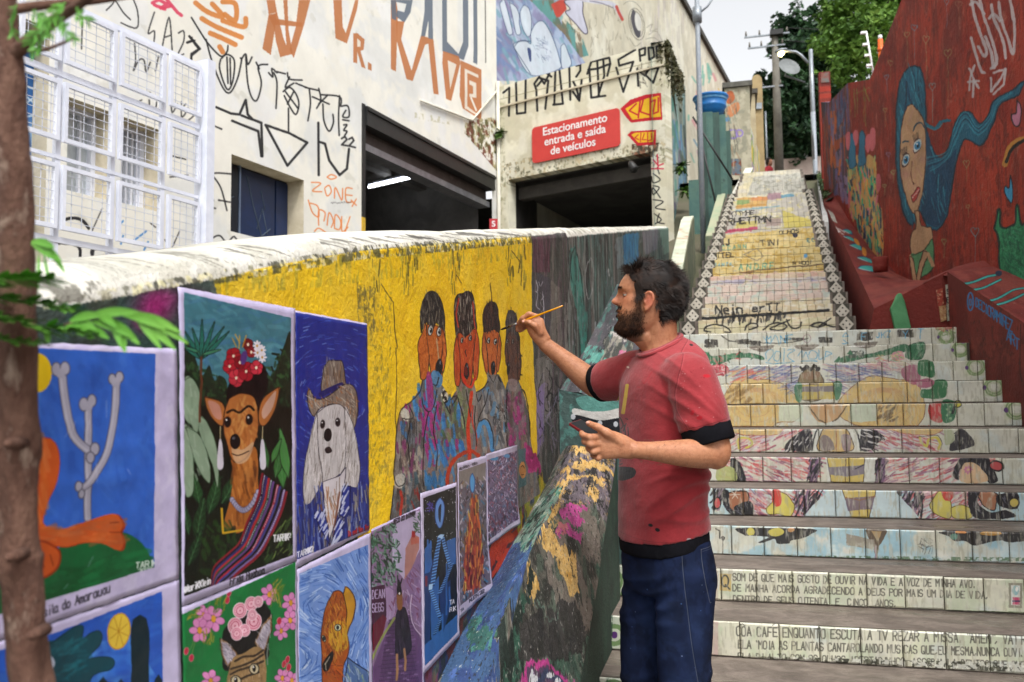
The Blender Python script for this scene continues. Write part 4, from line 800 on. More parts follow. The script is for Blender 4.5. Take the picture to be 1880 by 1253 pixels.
def art_facade2(c):
    c.noise(None,['#d2ccb8','#dcd8c8','#c4bda8'],50,.5,.1,.8)
    c.tf(900,0,.2128)
    reg=[(40,-400),(560,-300),(620,0),(600,150),(700,350),(780,480),(830,560),(400,700),(60,700)]
    c.noise(reg,['#7d92b4','#8fa4c0','#6a7ca4','#8a86a8','#a5b4cc'],40,.42,.1,.85)
    c.strokes(reg,200,['#9ab0c8','#6c82ac','#8d7f9c','#b8c4d4','#6aa0a8'],110,26,55,20,.55)
    c.noise([(340,0),(560,0),(640,160),(800,340),(850,480),(780,500),(640,300),(480,140)],['#6f6a58','#57664f','#7c6c58','#5a9a98'],26,.46,.08,.85)
    Wh='#cfd8e0'
    for P_ in([(100,10),(125,10),(190,260),(180,300),(150,280),(85,60)],[(165,20),(220,60),(250,130),(250,200),(265,290),(225,295),(200,180)],[(290,45),(330,70),(355,160),(350,290),(320,315),(275,230),(258,110)],[(380,220),(420,185),(470,200),(540,330),(600,520),(590,600),(350,650),(210,420),(220,370),(300,350),(350,380),(350,290)],[(610,400),(640,380),(670,450),(700,560),(620,590)]):
        c.poly(P_,Wh,.9,True,'#3a4a6a',5)
    c.poly([(320,420),(350,430),(355,520),(340,525)],'#2a3a6a',.9,True)
    c.strokes([(380,300),(480,320),(560,520),(480,560),(380,460)],30,['#4a5878','#6a7898'],40,4,40,50,.7)
    c.line([(205,410),(250,360),(345,358)],6,'#20304c',.9,True);c.line([(210,420),(350,640)],5,'#20304c',.9)
    c.poly([(525,40),(600,0),(640,0),(660,80),(600,150),(570,150)],'#bb4436',1);c.poly([(660,0),(790,0),(800,120),(840,270),(810,290),(740,210),(650,110),(690,80),(640,20)],'#c6c6d6',1,True,'#3a3244',8)
    c.line([(800,0),(930,20),(1060,40),(1130,150)],34,'#c6c6d6',.9,True);c.line([(860,10),(960,30),(1060,70)],9,'#6a6474',.8,True);c.line([(1090,60),(1110,110),(1140,170)],26,'#bb4436',.95,True)
    for i in range(28):
        x,y=random.uniform(850,1180),random.uniform(30,430);c.line([(x,y),(x+random.uniform(-20,20),y+random.uniform(20,120)),(x+random.uniform(-30,30),y+random.uniform(0,80))],4,'#6a6458',.5)
    c.strokes([(650,130),(780,250),(780,340),(700,260)],20,['#9a7a54','#5a4a38'],30,5,50,50,.7)
    for r,w_ in((1.0,4),(1.25,4)):c.ell(1265,210,52*r,112*r,'#000',-.2,0,'#4a4840',w_)
    c.poly([(1225,90),(1250,100),(1290,220),(1295,310),(1270,325),(1235,260),(1215,170)],'#4c4a50',1,True);c.ell(1275,190,26,80,'#d2d0c8',-.15)
    for L in[[(1350,240),(1400,210),(1380,270),(1440,250)],[(1370,300),(1430,270),(1470,330),(1500,420)],[(1150,40),(1200,10),(1260,30),(1310,90)],[(1200,330),(1250,400),(1300,370)],[(1340,340),(1420,330),(1490,400)]]:c.line(L,5,'#6a685c',.7,True)
    for i in range(60):
        x,y=random.uniform(1300,1680),random.uniform(-200,400);c.line([(x,y),(x+random.uniform(-4,6),y+random.uniform(60,200))],random.uniform(4,14),random.choice(['#b9aeb0','#c9c2b4','#a8a098']),.4)
    c.tf();c.strokes([(1262,60),(1330,160),(1330,400),(1262,400)],70,['#5aa494','#c87a84','#4a7aa0','#a88a9c','#d0cab8','#c8a050'],16,4,85,30,.6)
def art_wing(c):
    c.noise(None,['#d3cfba','#dad6c4','#c8c2a8'],50,.5,.12,.8)
    c.noise([(900,300),(1240,250),(1240,300),(920,345)],['#8a8064','#5c5a44','#c0ae88'],10,.62,.05,.7);c.noise([(905,150),(925,150),(930,430),(905,430)],['#a8a488','#8b8a6a'],14,.60,.06,.6)
    c.noise([(1180,70),(1240,70),(1240,300),(1200,300)],['#bcb498','#a8a484'],12,.62,.06,.5);c.noise([(1160,265),(1210,262),(1205,290),(1160,285)],['#7a4a34','#3c3428'],8,.45,.06,.8)
    K='#17171a'
    c.tf(880,0,.3671)
    for L in[[(120,465),(150,440),(148,580)],[(183,405),(188,570),(230,565),(232,400)],[(290,555),(285,450),(275,420),(300,385),(325,420),(350,370)],[(300,390),(345,405),(330,545)],[(315,400),(290,430)],[(335,365),(360,385)],[(380,360),(375,525)],[(400,345),(418,520),(370,525)],[(450,340),(455,500)],[(468,460),(500,505),(512,400)],[(470,410),(485,440),(500,500)],[(485,330),(505,325),(505,355),(485,385)],
              [(540,370),(560,310),(650,290),(655,320),(590,345),(545,350)],[(550,345),(560,490),(630,480)],[(590,310),(598,480)],[(620,300),(625,380),(595,480)],[(655,320),(640,380)],[(695,300),(780,250)],[(695,300),(700,330),(770,310),(720,460),(685,340)],[(800,250),(805,305)],[(800,250),(830,240),(828,275),(805,280)],[(845,240),(850,300),(875,285),(870,240),(845,240)],[(885,235),(888,290)],[(885,235),(908,225)],[(887,262),(905,255)],
              [(790,345),(795,430)],[(790,350),(830,380),(845,340)],[(850,345),(830,375),(870,415),(895,340),(850,345)]]:c.line(L,11,K,.95)
    c.strokes([(790,330),(840,330),(840,440),(795,440)],20,['#5a564c','#8a8474'],24,6,60,50,.6)
    for L in[[(870,870),(905,900),(870,915),(862,885)],[(870,930),(900,940),(870,975),(868,940),(905,990)],[(870,1000),(920,1010),(880,1040),(930,1050)],[(875,1070),(910,1100),(880,1120)],[(900,1070),(890,1110),(925,1120)],[(890,840),(900,870)]]:c.line(L,6,K,.9,True)
    for L in[[(870,800),(895,830),(920,820)],[(890,775),(895,845),(860,845),(920,845)]]:c.line(L,7,'#c83048',.95)
    R_='#b81f2c';Y_='#e0b024'
    c.poly([(705,545),(755,500),(830,475),(908,465),(916,600),(850,605),(760,615),(735,590)],R_,1);c.poly([(730,545),(780,515),(850,490),(900,480),(908,585),(840,590),(765,600)],Y_,1)
    for L in[[(785,520),(750,555),(790,575)],[(820,500),(805,560),(850,575)],[(895,490),(895,560),(870,570)],[(860,510),(880,500),(870,560)],[(805,500),(795,590)],[(855,490),(855,590)]]:c.line(L,8,R_,1)
    c.poly([(740,675),(760,658),(885,650),(882,725),(790,730)],R_,1);c.poly([(760,675),(780,665),(875,660),(870,710),(795,715)],Y_,1)
    for L in[[(795,675),(778,690),(798,700)],[(825,670),(815,700),(835,700)],[(860,668),(862,700),(845,705)],[(808,668),(806,710)],[(842,665),(842,710)]]:c.line(L,5,R_,1)
    c.line([(95,500),(500,400),(910,300)],3,'#7a7458',.8)
def art_wingside(c):
    c.noise(None,['#8fa29a','#6a8a80','#a8aa9c','#5a6a60','#7a9a9a'],60,.48,.06,.9,cw=20)
    c.strokes([(1215,100),(1300,400),(1300,430),(1215,430)],90,['#4a8a7c','#3c4c44','#b4b8ac','#7a6a8a','#5a8ab0','#c9c4b4'],40,4,88,10,.7)
    c.noise([(1262,320),(1290,330),(1290,420),(1262,420)],['#15171a'],20,.3,.05,.95)

# ------------------------------------------------------------------ posters
def p_bones(c):
    Pp='#c6bedb';c.poly([(-100,600),(400,600),(400,1253),(-100,1253)],Pp);c.noise(None,['#bdb5d4','#cfc9e0'],30,.5,.1,.6)
    c.tf(0,420,.6654)
    bl=[(-40,322),(425,346),(423,935),(-40,1075)]
    c.clip(bl);c.poly(bl,'#3a6cc4');c.strokes(bl,220,['#3564bc','#4a7ed0','#2f5cb0','#4272c8'],60,16,80,40,.35)
    c.noise([(-40,322),(110,330),(110,900),(-40,900)],['#5a92d8'],60,.4,.2,.5)
    c.ell(100,398,40,54,'#e0c020');c.spray(90,390,26,'#e8cc3c',.5)
    c.poly([(80,960),(160,880),(230,850),(330,838),(380,860),(410,900),(425,960),(425,1010),(-40,1150),(-40,1000)],'#17663a',1,True);c.strokes([(100,960),(400,880),(420,930),(100,1040)],60,['#12582f','#1f7544'],60,12,-15,20,.5)
    B='#a8a6b4';Ko='#5a5868'
    def bone(L,w):
        c.line(L,w+5,Ko,.9,True);c.line(L,w,B,1,True);c.line([(x-w*.2,y)for x,y in L],w*.3,'#c2c0cc',.7,True)
    bone([(240,500),(240,640),(238,800)],17);bone([(168,400),(178,480),(200,570),(250,620)],20);bone([(318,420),(312,520),(290,620),(250,690),(225,715)],17)
    for x,y,r in((152,388,13),(176,386,13),(228,485,13),(250,475,12),(306,415,10),(326,410,11),(258,608,12),(246,632,11),(213,712,10),(222,732,9)):c.ell(x,y,r*1.0,r*1.45,B,0,1,Ko,3)
    for x,y in((164,400),(240,490),(316,425)):c.ell(x,y,12,14,B)
    OC='#c8602a'
    lg=[(60,560),(110,575),(140,580),(160,610),(163,660),(150,710),(125,770),(118,815),(160,832),(230,812),(290,792),(325,790),(342,820),(335,840),(345,870),(330,890),(280,870),(230,868),(180,880),(120,870),(50,840),(20,760)]
    c.poly(lg,'#9c3c14',1,True);c.poly([(x*.97+3,y*.985+11)for x,y in lg],OC,1,True);c.strokes([(100,830),(330,800),(330,870),(110,862)],50,['#d27a44','#c0642f','#b8663c'],40,10,-8,20,.5);c.strokes([(80,590),(150,600),(120,780),(60,800)],30,['#d8844a','#c8682c'],60,12,80,12,.5)
    c.line([(300,812),(325,810)],3,'#8a3a18');c.line([(298,838),(335,838)],3,'#8a3a18')
    c.poly([(60,870),(110,862),(150,880),(162,905),(150,940),(110,965),(60,960)],OC,1,True,'#9c3c14',6);c.line([(110,905),(118,935)],3,'#8a3a18');c.line([(135,900),(142,930)],3,'#8a3a18')
    c.text('TARIK',372,938,16,3,'#d8e0d8',-.15,.8);c.text('2022',380,952,12,2.5,'#d8e0d8',-.15,.8)
    c.clip();c.tf(0,1040,.1809);c.text('rsila do Amarauau',385,530,92,13,'#2c2a34',-.375,.50,wd=.42)
    c.tf();
    for i in range(10):
        x,y=random.uniform(80,300),random.uniform(650,1100);c.line([(x,y),(x+random.uniform(-10,10),y+random.uniform(10,40))],.8,'#dcd8ec',.6)
def p_lemon(c):
    c.poly([(-200,900),(400,900),(400,1500),(-200,1500)],'#c6bedb')
    c.tf(0,1040,.1809)
    bl=[(-200,850),(0,850),(430,720),(1635,255),(1650,1600),(-200,1600)]
    c.clip(bl);c.poly(bl,'#2f62c0');c.noise([(400,900),(1300,700),(1640,1200),(1640,1600),(400,1600)],['#4a8ad8','#5a9ae0'],60,.42,.16,.8);c.strokes(bl,160,['#2a58b4','#4580d0','#3a70c8'],160,40,-20,30,.35)
    t='#14505c'
    c.poly([(430,830),(560,740),(700,640),(780,600),(830,620),(820,740),(900,680),(980,655),(1020,700),(1000,800),(920,880),(880,940),(1000,920),(1120,930),(1150,985),(1100,1050),(980,1080),(900,1160),(880,1400),(430,1400)],t,1,True,'#0e3a46',12)
    c.strokes([(480,850),(760,700),(860,860),(820,1100),(520,1150)],60,['#1c6672','#114652','#1f7480'],160,30,-30,30,.5)
    c.poly([(470,910),(520,920),(545,980),(520,1040),(480,1055)],'#c8d0e0',1,True)
    for x,w_,y in((1410,95,490),):c.poly([(x-w_,1500),(x-w_,y+160),(x-w_+20,y+50),(x,y),(x+w_-25,y+40),(x+w_,y+160),(x+w_,1500)],'#0f2c36',1)
    for x,w_,y in((1030,50,1120),(1215,45,1140),(1600,40,1095)):c.poly([(x-w_,1500),(x-w_,y+60),(x,y),(x+w_,y+60),(x+w_,1500)],'#0f2c36',1)
    c.ell(1195,660,118,190,'#c89a24',.17);c.ell(1195,660,106,175,'#d8bc48',.17)
    for a in np.linspace(0,2*pi,9)[:-1]:c.line([(1195,660),(1195+98*math.cos(a+.3),660+160*math.sin(a+.3))],7,'#a87a1c',.9)
def p_jungle(c):
    c.poly([(300,500),(560,500),(560,1150),(300,1150)],'#c6bedb');c.tf(330,520,.4709)
    im=[(12,36),(430,136),(437,1060),(14,1222)]
    c.clip(im);c.poly(im,'#4a7f8c');c.strokes([(12,36),(430,136),(430,420),(12,350)],160,['#5a94a4','#417282','#6aa0ac','#3a6a80','#4a7aa0'],50,16,20,40,.4)
    D='#10180f'
    c.poly([(12,240),(50,280),(80,360),(110,320),(130,380),(150,360),(180,400),(180,560),(12,600)],'#1c3020',1,True);c.poly([(330,400),(370,340),(400,250),(432,210),(434,620),(330,560)],'#1a2c1c',1,True)
    c.poly([(12,480),(434,480),(437,1060),(14,1222)],D)
    for reg in([(12,300),(180,380),(180,480),(12,460)],[(335,300),(432,230),(432,480),(340,480)]):c.strokes(reg,60,['#27442a','#101c12','#365a34'],18,8,60,60,.8)
    def leaf(x,y,l,w_,ang,col,vein='#5a8a5a'):
        a=math.radians(ang);dx,dy=math.cos(a),math.sin(a);nx,ny=-dy,dx
        pts=[(x,y),(x+dx*l*.3+nx*w_,y+dy*l*.3+ny*w_),(x+dx*l*.7+nx*w_*.7,y+dy*l*.7+ny*w_*.7),(x+dx*l,y+dy*l),(x+dx*l*.7-nx*w_*.7,y+dy*l*.7-ny*w_*.7),(x+dx*l*.3-nx*w_,y+dy*l*.3-ny*w_)]
        c.poly(pts,col,1,True,'#0c1410',2.5);c.line([(x,y),(x+dx*l*.95,y+dy*l*.95)],2.5,vein,.8)
        for k in range(1,6):
            t=k/6;c.line([(x+dx*l*t,y+dy*l*t),(x+dx*l*(t+.14)+nx*w_*.6,y+dy*l*(t+.14)+ny*w_*.6)],1.6,vein,.7);c.line([(x+dx*l*t,y+dy*l*t),(x+dx*l*(t+.14)-nx*w_*.6,y+dy*l*(t+.14)-ny*w_*.6)],1.6,vein,.7)
    for a in[(60,1000,170,26,-80,'#1d3c20'),(30,1100,150,22,-70,'#17321c'),(110,900,160,26,-75,'#1f4424'),(160,860,150,26,-60,'#1c3c22'),(70,860,120,22,-100,'#234a28'),(30,980,120,20,-100,'#1c3e22'),(400,800,160,18,-95,'#3f7a3c'),(370,760,140,16,-80,'#356a34'),(340,720,120,14,-100,'#2f602f'),(420,760,200,18,-100,'#4c8a48'),(355,700,100,12,-70,'#44803f'),(120,1060,120,22,-40,'#1a3a20')]:leaf(*a)
    pale='#8fa48c'
    for P_ in([(12,380),(40,370),(70,420),(75,480),(70,560),(60,600),(45,560),(12,520)],[(12,560),(40,600),(50,700),(50,800),(30,835),(12,800)],[(20,560),(70,590),(100,650),(115,740),(110,780),(70,730),(40,640)],[(75,520),(100,540),(130,600),(148,700),(145,800),(125,720),(95,640),(70,570)]):
        c.poly(P_,pale,1,True,'#30482f',3);
    c.strokes([(12,400),(70,440),(110,700),(40,800),(12,780)],50,['#a8b8a4','#7a927a','#94aa94'],40,6,75,20,.5)
    for a in(-120,-105,-88,-70,-55,-45,-140):leaf(78,300,160 if a>-100 else 130,8,a,'#2f8070','#1c5a4e')
    leaf(80,280,80,7,-15,'#2f8070');leaf(70,270,60,7,200,'#2f8070');c.line([(78,290),(76,420),(72,540)],9,'#6a3a24',.9)
    c.poly([(185,470),(180,420),(200,360),(240,320),(300,310),(330,330),(340,400),(320,450),(300,500),(240,440)],'#0c0a0c',1,True)
    for x,y,r,col in((205,285,28,'#a8202e'),(190,325,26,'#b02434'),(215,370,30,'#c03848'),(255,345,32,'#a41c30'),(295,330,24,'#c43a4c'),(230,310,22,'#8c1424'),(262,240,20,'#7a1c20'),(275,270,18,'#98242c')):
        for k in range(5):
            a=k*1.256+x;c.ell(x+r*.55*math.cos(a),y+r*.7*math.sin(a),r*.5,r*.62,col,a,1,'#5a0c18',2)
        c.ell(x,y,5,6,'#e8d8c0')
    c.ell(245,292,13,28,'#5c3a7c',.2)
    for x,y in((298,245),(316,262),(300,272),(318,290)):
        for k in range(8):a=k*.785;c.ell(x+9*math.cos(a),y+13*math.sin(a),4,9,'#e2dce4',a+1.57)
        c.ell(x,y,4,5,'#c8a040')
    for L in[[(225,255),(228,205)],[(215,250),(200,215)],[(240,250),(255,205)],[(228,235),(212,200)]]:c.line(L,4,'#c8a030',.9)
    sk='#b0703a'
    c.poly([(90,445),(120,450),(160,465),(175,500),(165,555),(140,545),(105,500)],sk,1,True,'#3a2014',4);c.poly([(105,460),(150,475),(160,530),(130,520)],'#c49080',.9,True)
    c.poly([(383,405),(382,440),(365,500),(330,555),(305,545),(305,490),(330,440)],sk,1,True,'#3a2014',4);c.poly([(370,420),(360,480),(325,530),(318,490)],'#c8a494',.9,True)
    c.poly([(200,660),(290,640),(300,760),(300,850),(270,900),(240,970),(170,960),(190,850),(205,760)],'#a8682e',1,True);c.strokes([(200,680),(290,680),(295,860),(200,950)],60,['#c88a4a','#8a4e20','#b87638','#6a3a18'],60,9,85,15,.6)
    c.poly([(190,450),(235,430),(285,445),(300,500),(302,570),(285,630),(255,680),(220,700),(195,680),(180,620),(168,570),(172,500)],sk,1,True,'#3a2014',4)
    c.strokes([(185,460),(290,460),(295,600),(230,690),(180,600)],90,['#c8904e','#9a5c2a','#b87840','#d0a060'],34,8,80,40,.5)
    c.poly([(200,640),(240,650),(285,620),(260,690),(215,702)],'#c8a888',.8,True)
    c.line([(182,505),(205,495),(230,505),(265,480),(285,495)],9,'#1a100c',.9,True)
    for x,y in((183,542),(267,532)):c.ell(x,y,14,21,'#17100e',0,1,'#6a3a20',3);c.ell(x-4,y-8,3,4,'#e8e4e0')
    c.ell(213,618,20,30,'#120e10');c.ell(207,605,6,6,'#5a5a60');c.line([(200,665),(225,672),(265,655)],4,'#2a1410',.9,True)
    for x in(155,320):
        c.line([(x,560),(x,625)],3,'#c8b890');c.poly([(x-6,620),(x+6,620),(x+12,715),(x-12,718)],'#cfcad4',1,True)
    c.poly([(60,1180),(90,960),(160,870),(170,965),(250,965),(300,800),(360,800),(434,960),(437,1060),(60,1210)],'#152010',1,True);c.strokes([(80,1000),(160,900),(240,990),(200,1100),(90,1150)],40,['#24421c','#0e160c','#305424'],40,14,60,60,.6)
    c.line([(160,880),(165,975),(245,962)],8,'#c8a02c',1)
    for i in range(15):
        t=i/14;x=198+t*100;y=835+55*math.sin(t*pi)*1.0+(1-t)*10-20*t;c.ell(x,y,8.5,11,'#a8a4bc',0,1,'#4a4460',1.5)
    cols=['#8c1c2c','#241c38','#3a3470','#b03038','#2c5040','#6c4a88','#151018','#a83048','#4a4a8c','#201824','#7c6a9c','#902434']
    for k,col in enumerate(cols):
        o=k*8.6;c.line([(318+o,745+o*.75),(300+o*1.0,830+o*.6),(262+o*.95,930+o*.55),(232+o*.8,1010+o*.5),(180+o*.45,1060+o*.75),(130+o*.3,1110+o*.8),(118+o*.3,1190)],10,col,.95,True)
    for k in(1,4,7,10):
        o=k*8.6
        for q in np.linspace(0,1,34):
            P_=catmull([(318+o,745+o*.75),(300+o*1.0,830+o*.6),(262+o*.95,930+o*.55),(232+o*.8,1010+o*.5)],False,12);i_=int(q*(len(P_)-1));c.ell(P_[i_][0],P_[i_][1],1.7,2.4,'#c8c0d4')
    c.strokes([(330,1000),(437,900),(437,1050),(330,1095)],50,['#2f4c24','#5a7a40','#0e140c','#7a9050'],36,5,-60,20,.7)
    c.clip()
    c.text('TARIK',362,1008,24,5,'#e6e6ea',-.12,.55,wd=.4);c.text('2022',398,995,16,3,'#e6e6ea',-.12,.5,wd=.4)
    c.text('@tariKKlein',14,1208,26,4.5,'#e8e8ee',-.36,.42,wd=.34);c.text('Frida Huahua',192,1178,30,4.5,'#3a3640',-.33,.40,wd=.30)
def p_cat(c):
    c.poly([(300,1000),(560,1000),(560,1500),(300,1500)],'#c6bedb');c.tf(320,1000,.2021)
    g=[(60,635),(1092,158),(1100,2400),(60,2600)]
    c.clip(g);c.poly(g,'#1c7a40');c.strokes(g,120,['#18703a','#228648','#1a6c38'],90,30,60,60,.35)
    def fl(x,y,s):
        for k in range(6):
            a=k*1.047+x;c.ell(x+48*s*math.cos(a),y+62*s*math.sin(a),34*s,26*s,'#d890c0',math.atan2(math.sin(a)*1.3,math.cos(a)),1,'#a8508c',4)
        c.ell(x,y,17*s,26*s,'#d8a030')
    for x,y,s in((258,640,.95),(350,675,1.25),(222,780,1.2),(853,455,1),(1050,530,1),(1043,690,1),(962,785,.9),(316,1240,1.1),(975,1215,.95),(1060,1235,.9)):fl(x,y,s)
    for x,y in((98,968),(142,1030),(475,505),(490,440),(942,695),(990,1085),(1020,1045),(1032,1115)):c.ell(x,y,20,34,'#b82c48',.2,1,'#e08aa0',4)
    for L in[[(180,880),(150,990)],[(165,880),(130,960)],[(990,1090),(1010,1160)],[(320,520),(290,600)]]:c.line(L,6,'#8a9a50',.8)
    for x,y,a in((300,850,100),(405,540,-70),(935,380,-60),(915,470,-90),(165,610,160)):c.strokes([(x-50,y-60),(x+50,y-60),(x+50,y+70),(x-50,y+70)],22,['#8a8a30','#5a7a2c','#a89a40'],60,9,a,25,.85)
    c.poly([(420,860),(450,760),(520,700),(640,560),(780,520),(850,580),(870,640),(850,900),(820,1050),(460,1150),(430,1000)],'#141214',1,True)
    for x,y,r in((590,600,70),(690,540,66),(755,520,50),(545,740,76),(715,700,80),(630,780,56),(560,810,60),(700,640,50)):
        c.ell(x,y,r*.85,r,'#d8869c',.2,1,'#f0d8e0',8)
        for q in(.68,.42,.2):c.ell(x,y,r*.85*q,r*q,'#c86480' if q!=.42 else '#e8a8b8',.4,1,'#f0dce4',5)
    for P_ in([(400,850),(470,880),(560,980),(570,1010),(520,1060),(470,1120),(420,1000)],[(878,630),(875,760),(830,930),(800,1010),(740,930),(720,890),(780,740)]):
        c.poly(P_,'#8a6a44',1,False,'#2a2018',6);cx=sum(p[0]for p in P_)/len(P_);cy=sum(p[1]for p in P_)/len(P_);c.poly([(cx+(x-cx)*.78,cy+(y-cy)*.78)for x,y in P_],'#a8a0ac',1);c.strokes(P_,40,['#e0dce4','#4a4450','#c8c4cc'],60,4,60,40,.8)
    c.poly([(540,1020),(620,990),(720,930),(800,960),(825,1100),(820,1300),(780,1600),(520,1650),(470,1350),(480,1150)],'#9c8058',1,True)
    c.strokes([(500,1050),(800,980),(820,1260),(490,1300)],90,['#b89c74','#7a6040','#c8b090'],50,9,80,30,.5)
    for L in[[(540,1060),(620,1020),(720,1010),(800,960)],[(500,1130),(600,1100),(700,1060),(800,1000)],[(500,1180),(580,1140),(680,1110),(800,1060)],[(560,1240),(640,1200),(760,1160)]]:c.line(L,20,'#2c221c',.8,True)
    for x,y in((718,1130),(550,1238)):c.ell(x,y,44,48,'#c8bc9c',-.3,1,'#1a1614',9);c.ell(x,y-4,17,32,'#141414');c.ell(x-6,y-16,6,8,'#fff')
    c.line([(845,900),(835,1000),(840,1090)],12,'#7c8c80',.9)
def p_hat(c):
    c.poly([(530,560),(690,560),(690,1080),(530,1080)],'#c6bedb');c.tf(530,560,.3828)
    bl=[(28,35),(377,98),(384,1075),(34,1222)]
    c.clip(bl);c.poly(bl,'#26358c');ctr=(200,500)
    fld=lambda x,y:math.degrees(math.atan2(y-(560+.3828*450),(x-(530+.3828*200))*1.0))+90
    c.strokes(bl,620,['#2e46a8','#5a78c4','#1c2670','#8aa0d8','#3a52b4','#20308a'],26,3.2,0,10,.75,field=fld)
    H='#7c7068'
    c.poly([(150,380),(165,300),(185,268),(250,268),(262,300),(272,380),(220,410),(150,415)],H,1,False,'#2a2220',4);c.strokes([(150,400),(170,280),(250,275),(270,390)],70,['#a09488','#5a4c40','#8c6a4a','#b0a89c'],50,3,88,10,.8)
    c.line([(150,430),(200,405),(250,385)],26,'#1c2668',1,True)
    br=[(85,420),(95,405),(108,430),(120,450),(160,450),(210,420),(260,385),(300,385),(322,420),(330,480),(320,560),(305,590),(280,520),(240,480),(190,478),(140,500),(115,535),(92,490)]
    c.poly(br,'#8a7c70',1,True,'#2a2220',4);c.strokes(br,150,['#a89c90','#5c5048','#b0703c','#6a5c54','#c0b8ac'],30,3,60,40,.8)
    fur='#c4c0c0'
    for P_ in([(130,520),(180,485),(240,478),(275,520),(285,600),(270,760),(230,820),(160,850),(110,800),(110,640)],[(130,520),(100,640),(75,760),(64,880),(70,950),(100,960),(140,900),(160,840),(140,700)],[(265,490),(300,560),(325,680),(338,790),(325,870),(290,880),(265,850),(270,700)]):
        c.poly(P_,fur,1,True,'#4a4448',3.5);c.strokes(P_,130,['#dcd8d8','#9a948f','#7a7268','#ece8e8','#a8a0a0'],50,2.4,95,10,.7)
    for x,y in((158,573),(232,563)):c.ell(x,y,12,21,'#17141a',0,1,'#6a6064',3);c.ell(x-3,y-8,3,3,'#fff')
    c.ell(184,624,19,32,'#131216',.05);c.poly([(170,690),(190,680),(205,700),(190,712),(175,710)],'#2c2226',1,True)
    coat=[(34,1222),(34,980),(100,950),(160,850),(190,1140),(265,880),(290,870),(384,890),(384,1075),(200,1160)]
    c.poly(coat,'#26347c');c.strokes(coat,200,['#5a70b8','#8a98c4','#1c2560','#b0a890','#3c50a0','#6a5a50'],70,4.5,88,8,.75)
    c.poly([(160,850),(240,820),(270,780),(262,880),(240,980),(190,1130),(170,980)],'#cfcace',1,False,'#3a3444',3);c.strokes([(165,880),(240,860),(230,960),(190,1090)],40,['#8a7a6a','#e0dcdc','#b07a50'],60,4,80,14,.7)
    for L in[[(240,900),(210,1110)],[(150,960),(190,1150)]]:c.line(L,9,'#7a4a34',.8)
    for P_ in([(255,870),(292,870),(290,960),(262,1020),(240,1010)],[(120,1000),(165,990),(185,1060),(190,1150),(150,1080)],[(235,1020),(262,1040),(235,1140),(200,1150)]):c.poly(P_,'#2a3c94',1,False,'#141c50',5);c.strokes(P_,14,['#c4c8dc'],34,7,-60,6,.9)
    c.clip()
    c.text('TARIK',36,1213,26,4.5,'#e4e4ee',-.4,.6,wd=.44);c.text('2022',74,1196,22,4,'#e4e4ee',-.4,.48,wd=.36);c.text('Dogent Van Tarik',282,1112,26,4,'#b0242c',-.35,.30,wd=.26)
def p_swirl(c):
    c.poly([(530,960),(700,960),(700,1500),(530,1500)],'#c6bedb');c.tf(320,1000,.2021)
    bl=[(1125,265),(1755,0),(1770,2400),(1130,2500)]
    c.clip(bl);c.poly(bl,'#7a9ad4')
    def fld(x,y):
        u,v=(x-320)/.2021,(y-1000)/.2021
        return math.degrees(math.atan2(math.cos(u/130)*1.0+.6,math.sin(v/170)*.8+.15))
    c.strokes(bl,900,['#3a68b4','#a8c0e8','#5a84c8','#c8d8f0','#8aaadc','#2f5aa4'],110,9,0,10,.75,field=fld)
    Or='#a85a20'
    c.poly([(1540,385),(1570,400),(1635,500),(1625,640),(1580,760),(1540,880),(1500,700),(1515,500)],'#c8962c',1,True,'#4a2410',8)
    c.poly([(1440,430),(1490,420),(1530,470),(1560,620),(1550,760),(1580,900),(1570,1000),(1530,1100),(1520,1250),(1500,1600),(1340,1600),(1335,1250),(1330,1050),(1325,850),(1340,700),(1380,540)],Or,1,True,'#4a2410',8)
    c.poly([(1410,720),(1530,700),(1570,880),(1540,960),(1440,960),(1400,860)],'#c8a42c',.9,True);c.strokes([(1350,620),(1440,440),(1540,500),(1560,900),(1350,1240)],260,['#c87a2c','#7a3414','#d8a848','#94461a','#c89a34','#5a2410'],60,6,80,30,.7)
    c.strokes([(1340,1100),(1530,1050),(1510,1500),(1345,1500)],130,['#b04a14','#d07020','#7a2c10'],40,8,60,60,.8)
    for x,y in((1480,755),(1352,855)):c.ell(x,y,30 if x>1400 else 16,30,'#c4c8a8',-.3,1,'#241810',6);c.ell(x,y,14,20,'#1c2c34')
    c.poly([(1340,1080),(1390,1000),(1430,970),(1440,1020),(1410,1100),(1380,1150),(1345,1140)],'#17120f',1,True);c.line([(1360,1090),(1400,1020)],12,'#c8c0b0',.7);c.line([(1365,1080),(1370,1140)],7,'#c8c0b0',.8)
    c.poly([(1570,1030),(1640,1080),(1760,1160),(1770,1600),(1520,1600),(1540,1250)],'#5a78a8',1,False,'#1c2c54',10);c.strokes([(1560,1080),(1760,1180),(1760,1500),(1540,1500)],60,['#c4d0dc','#3a5890','#6a8a9c','#a8b890'],90,9,70,20,.7)
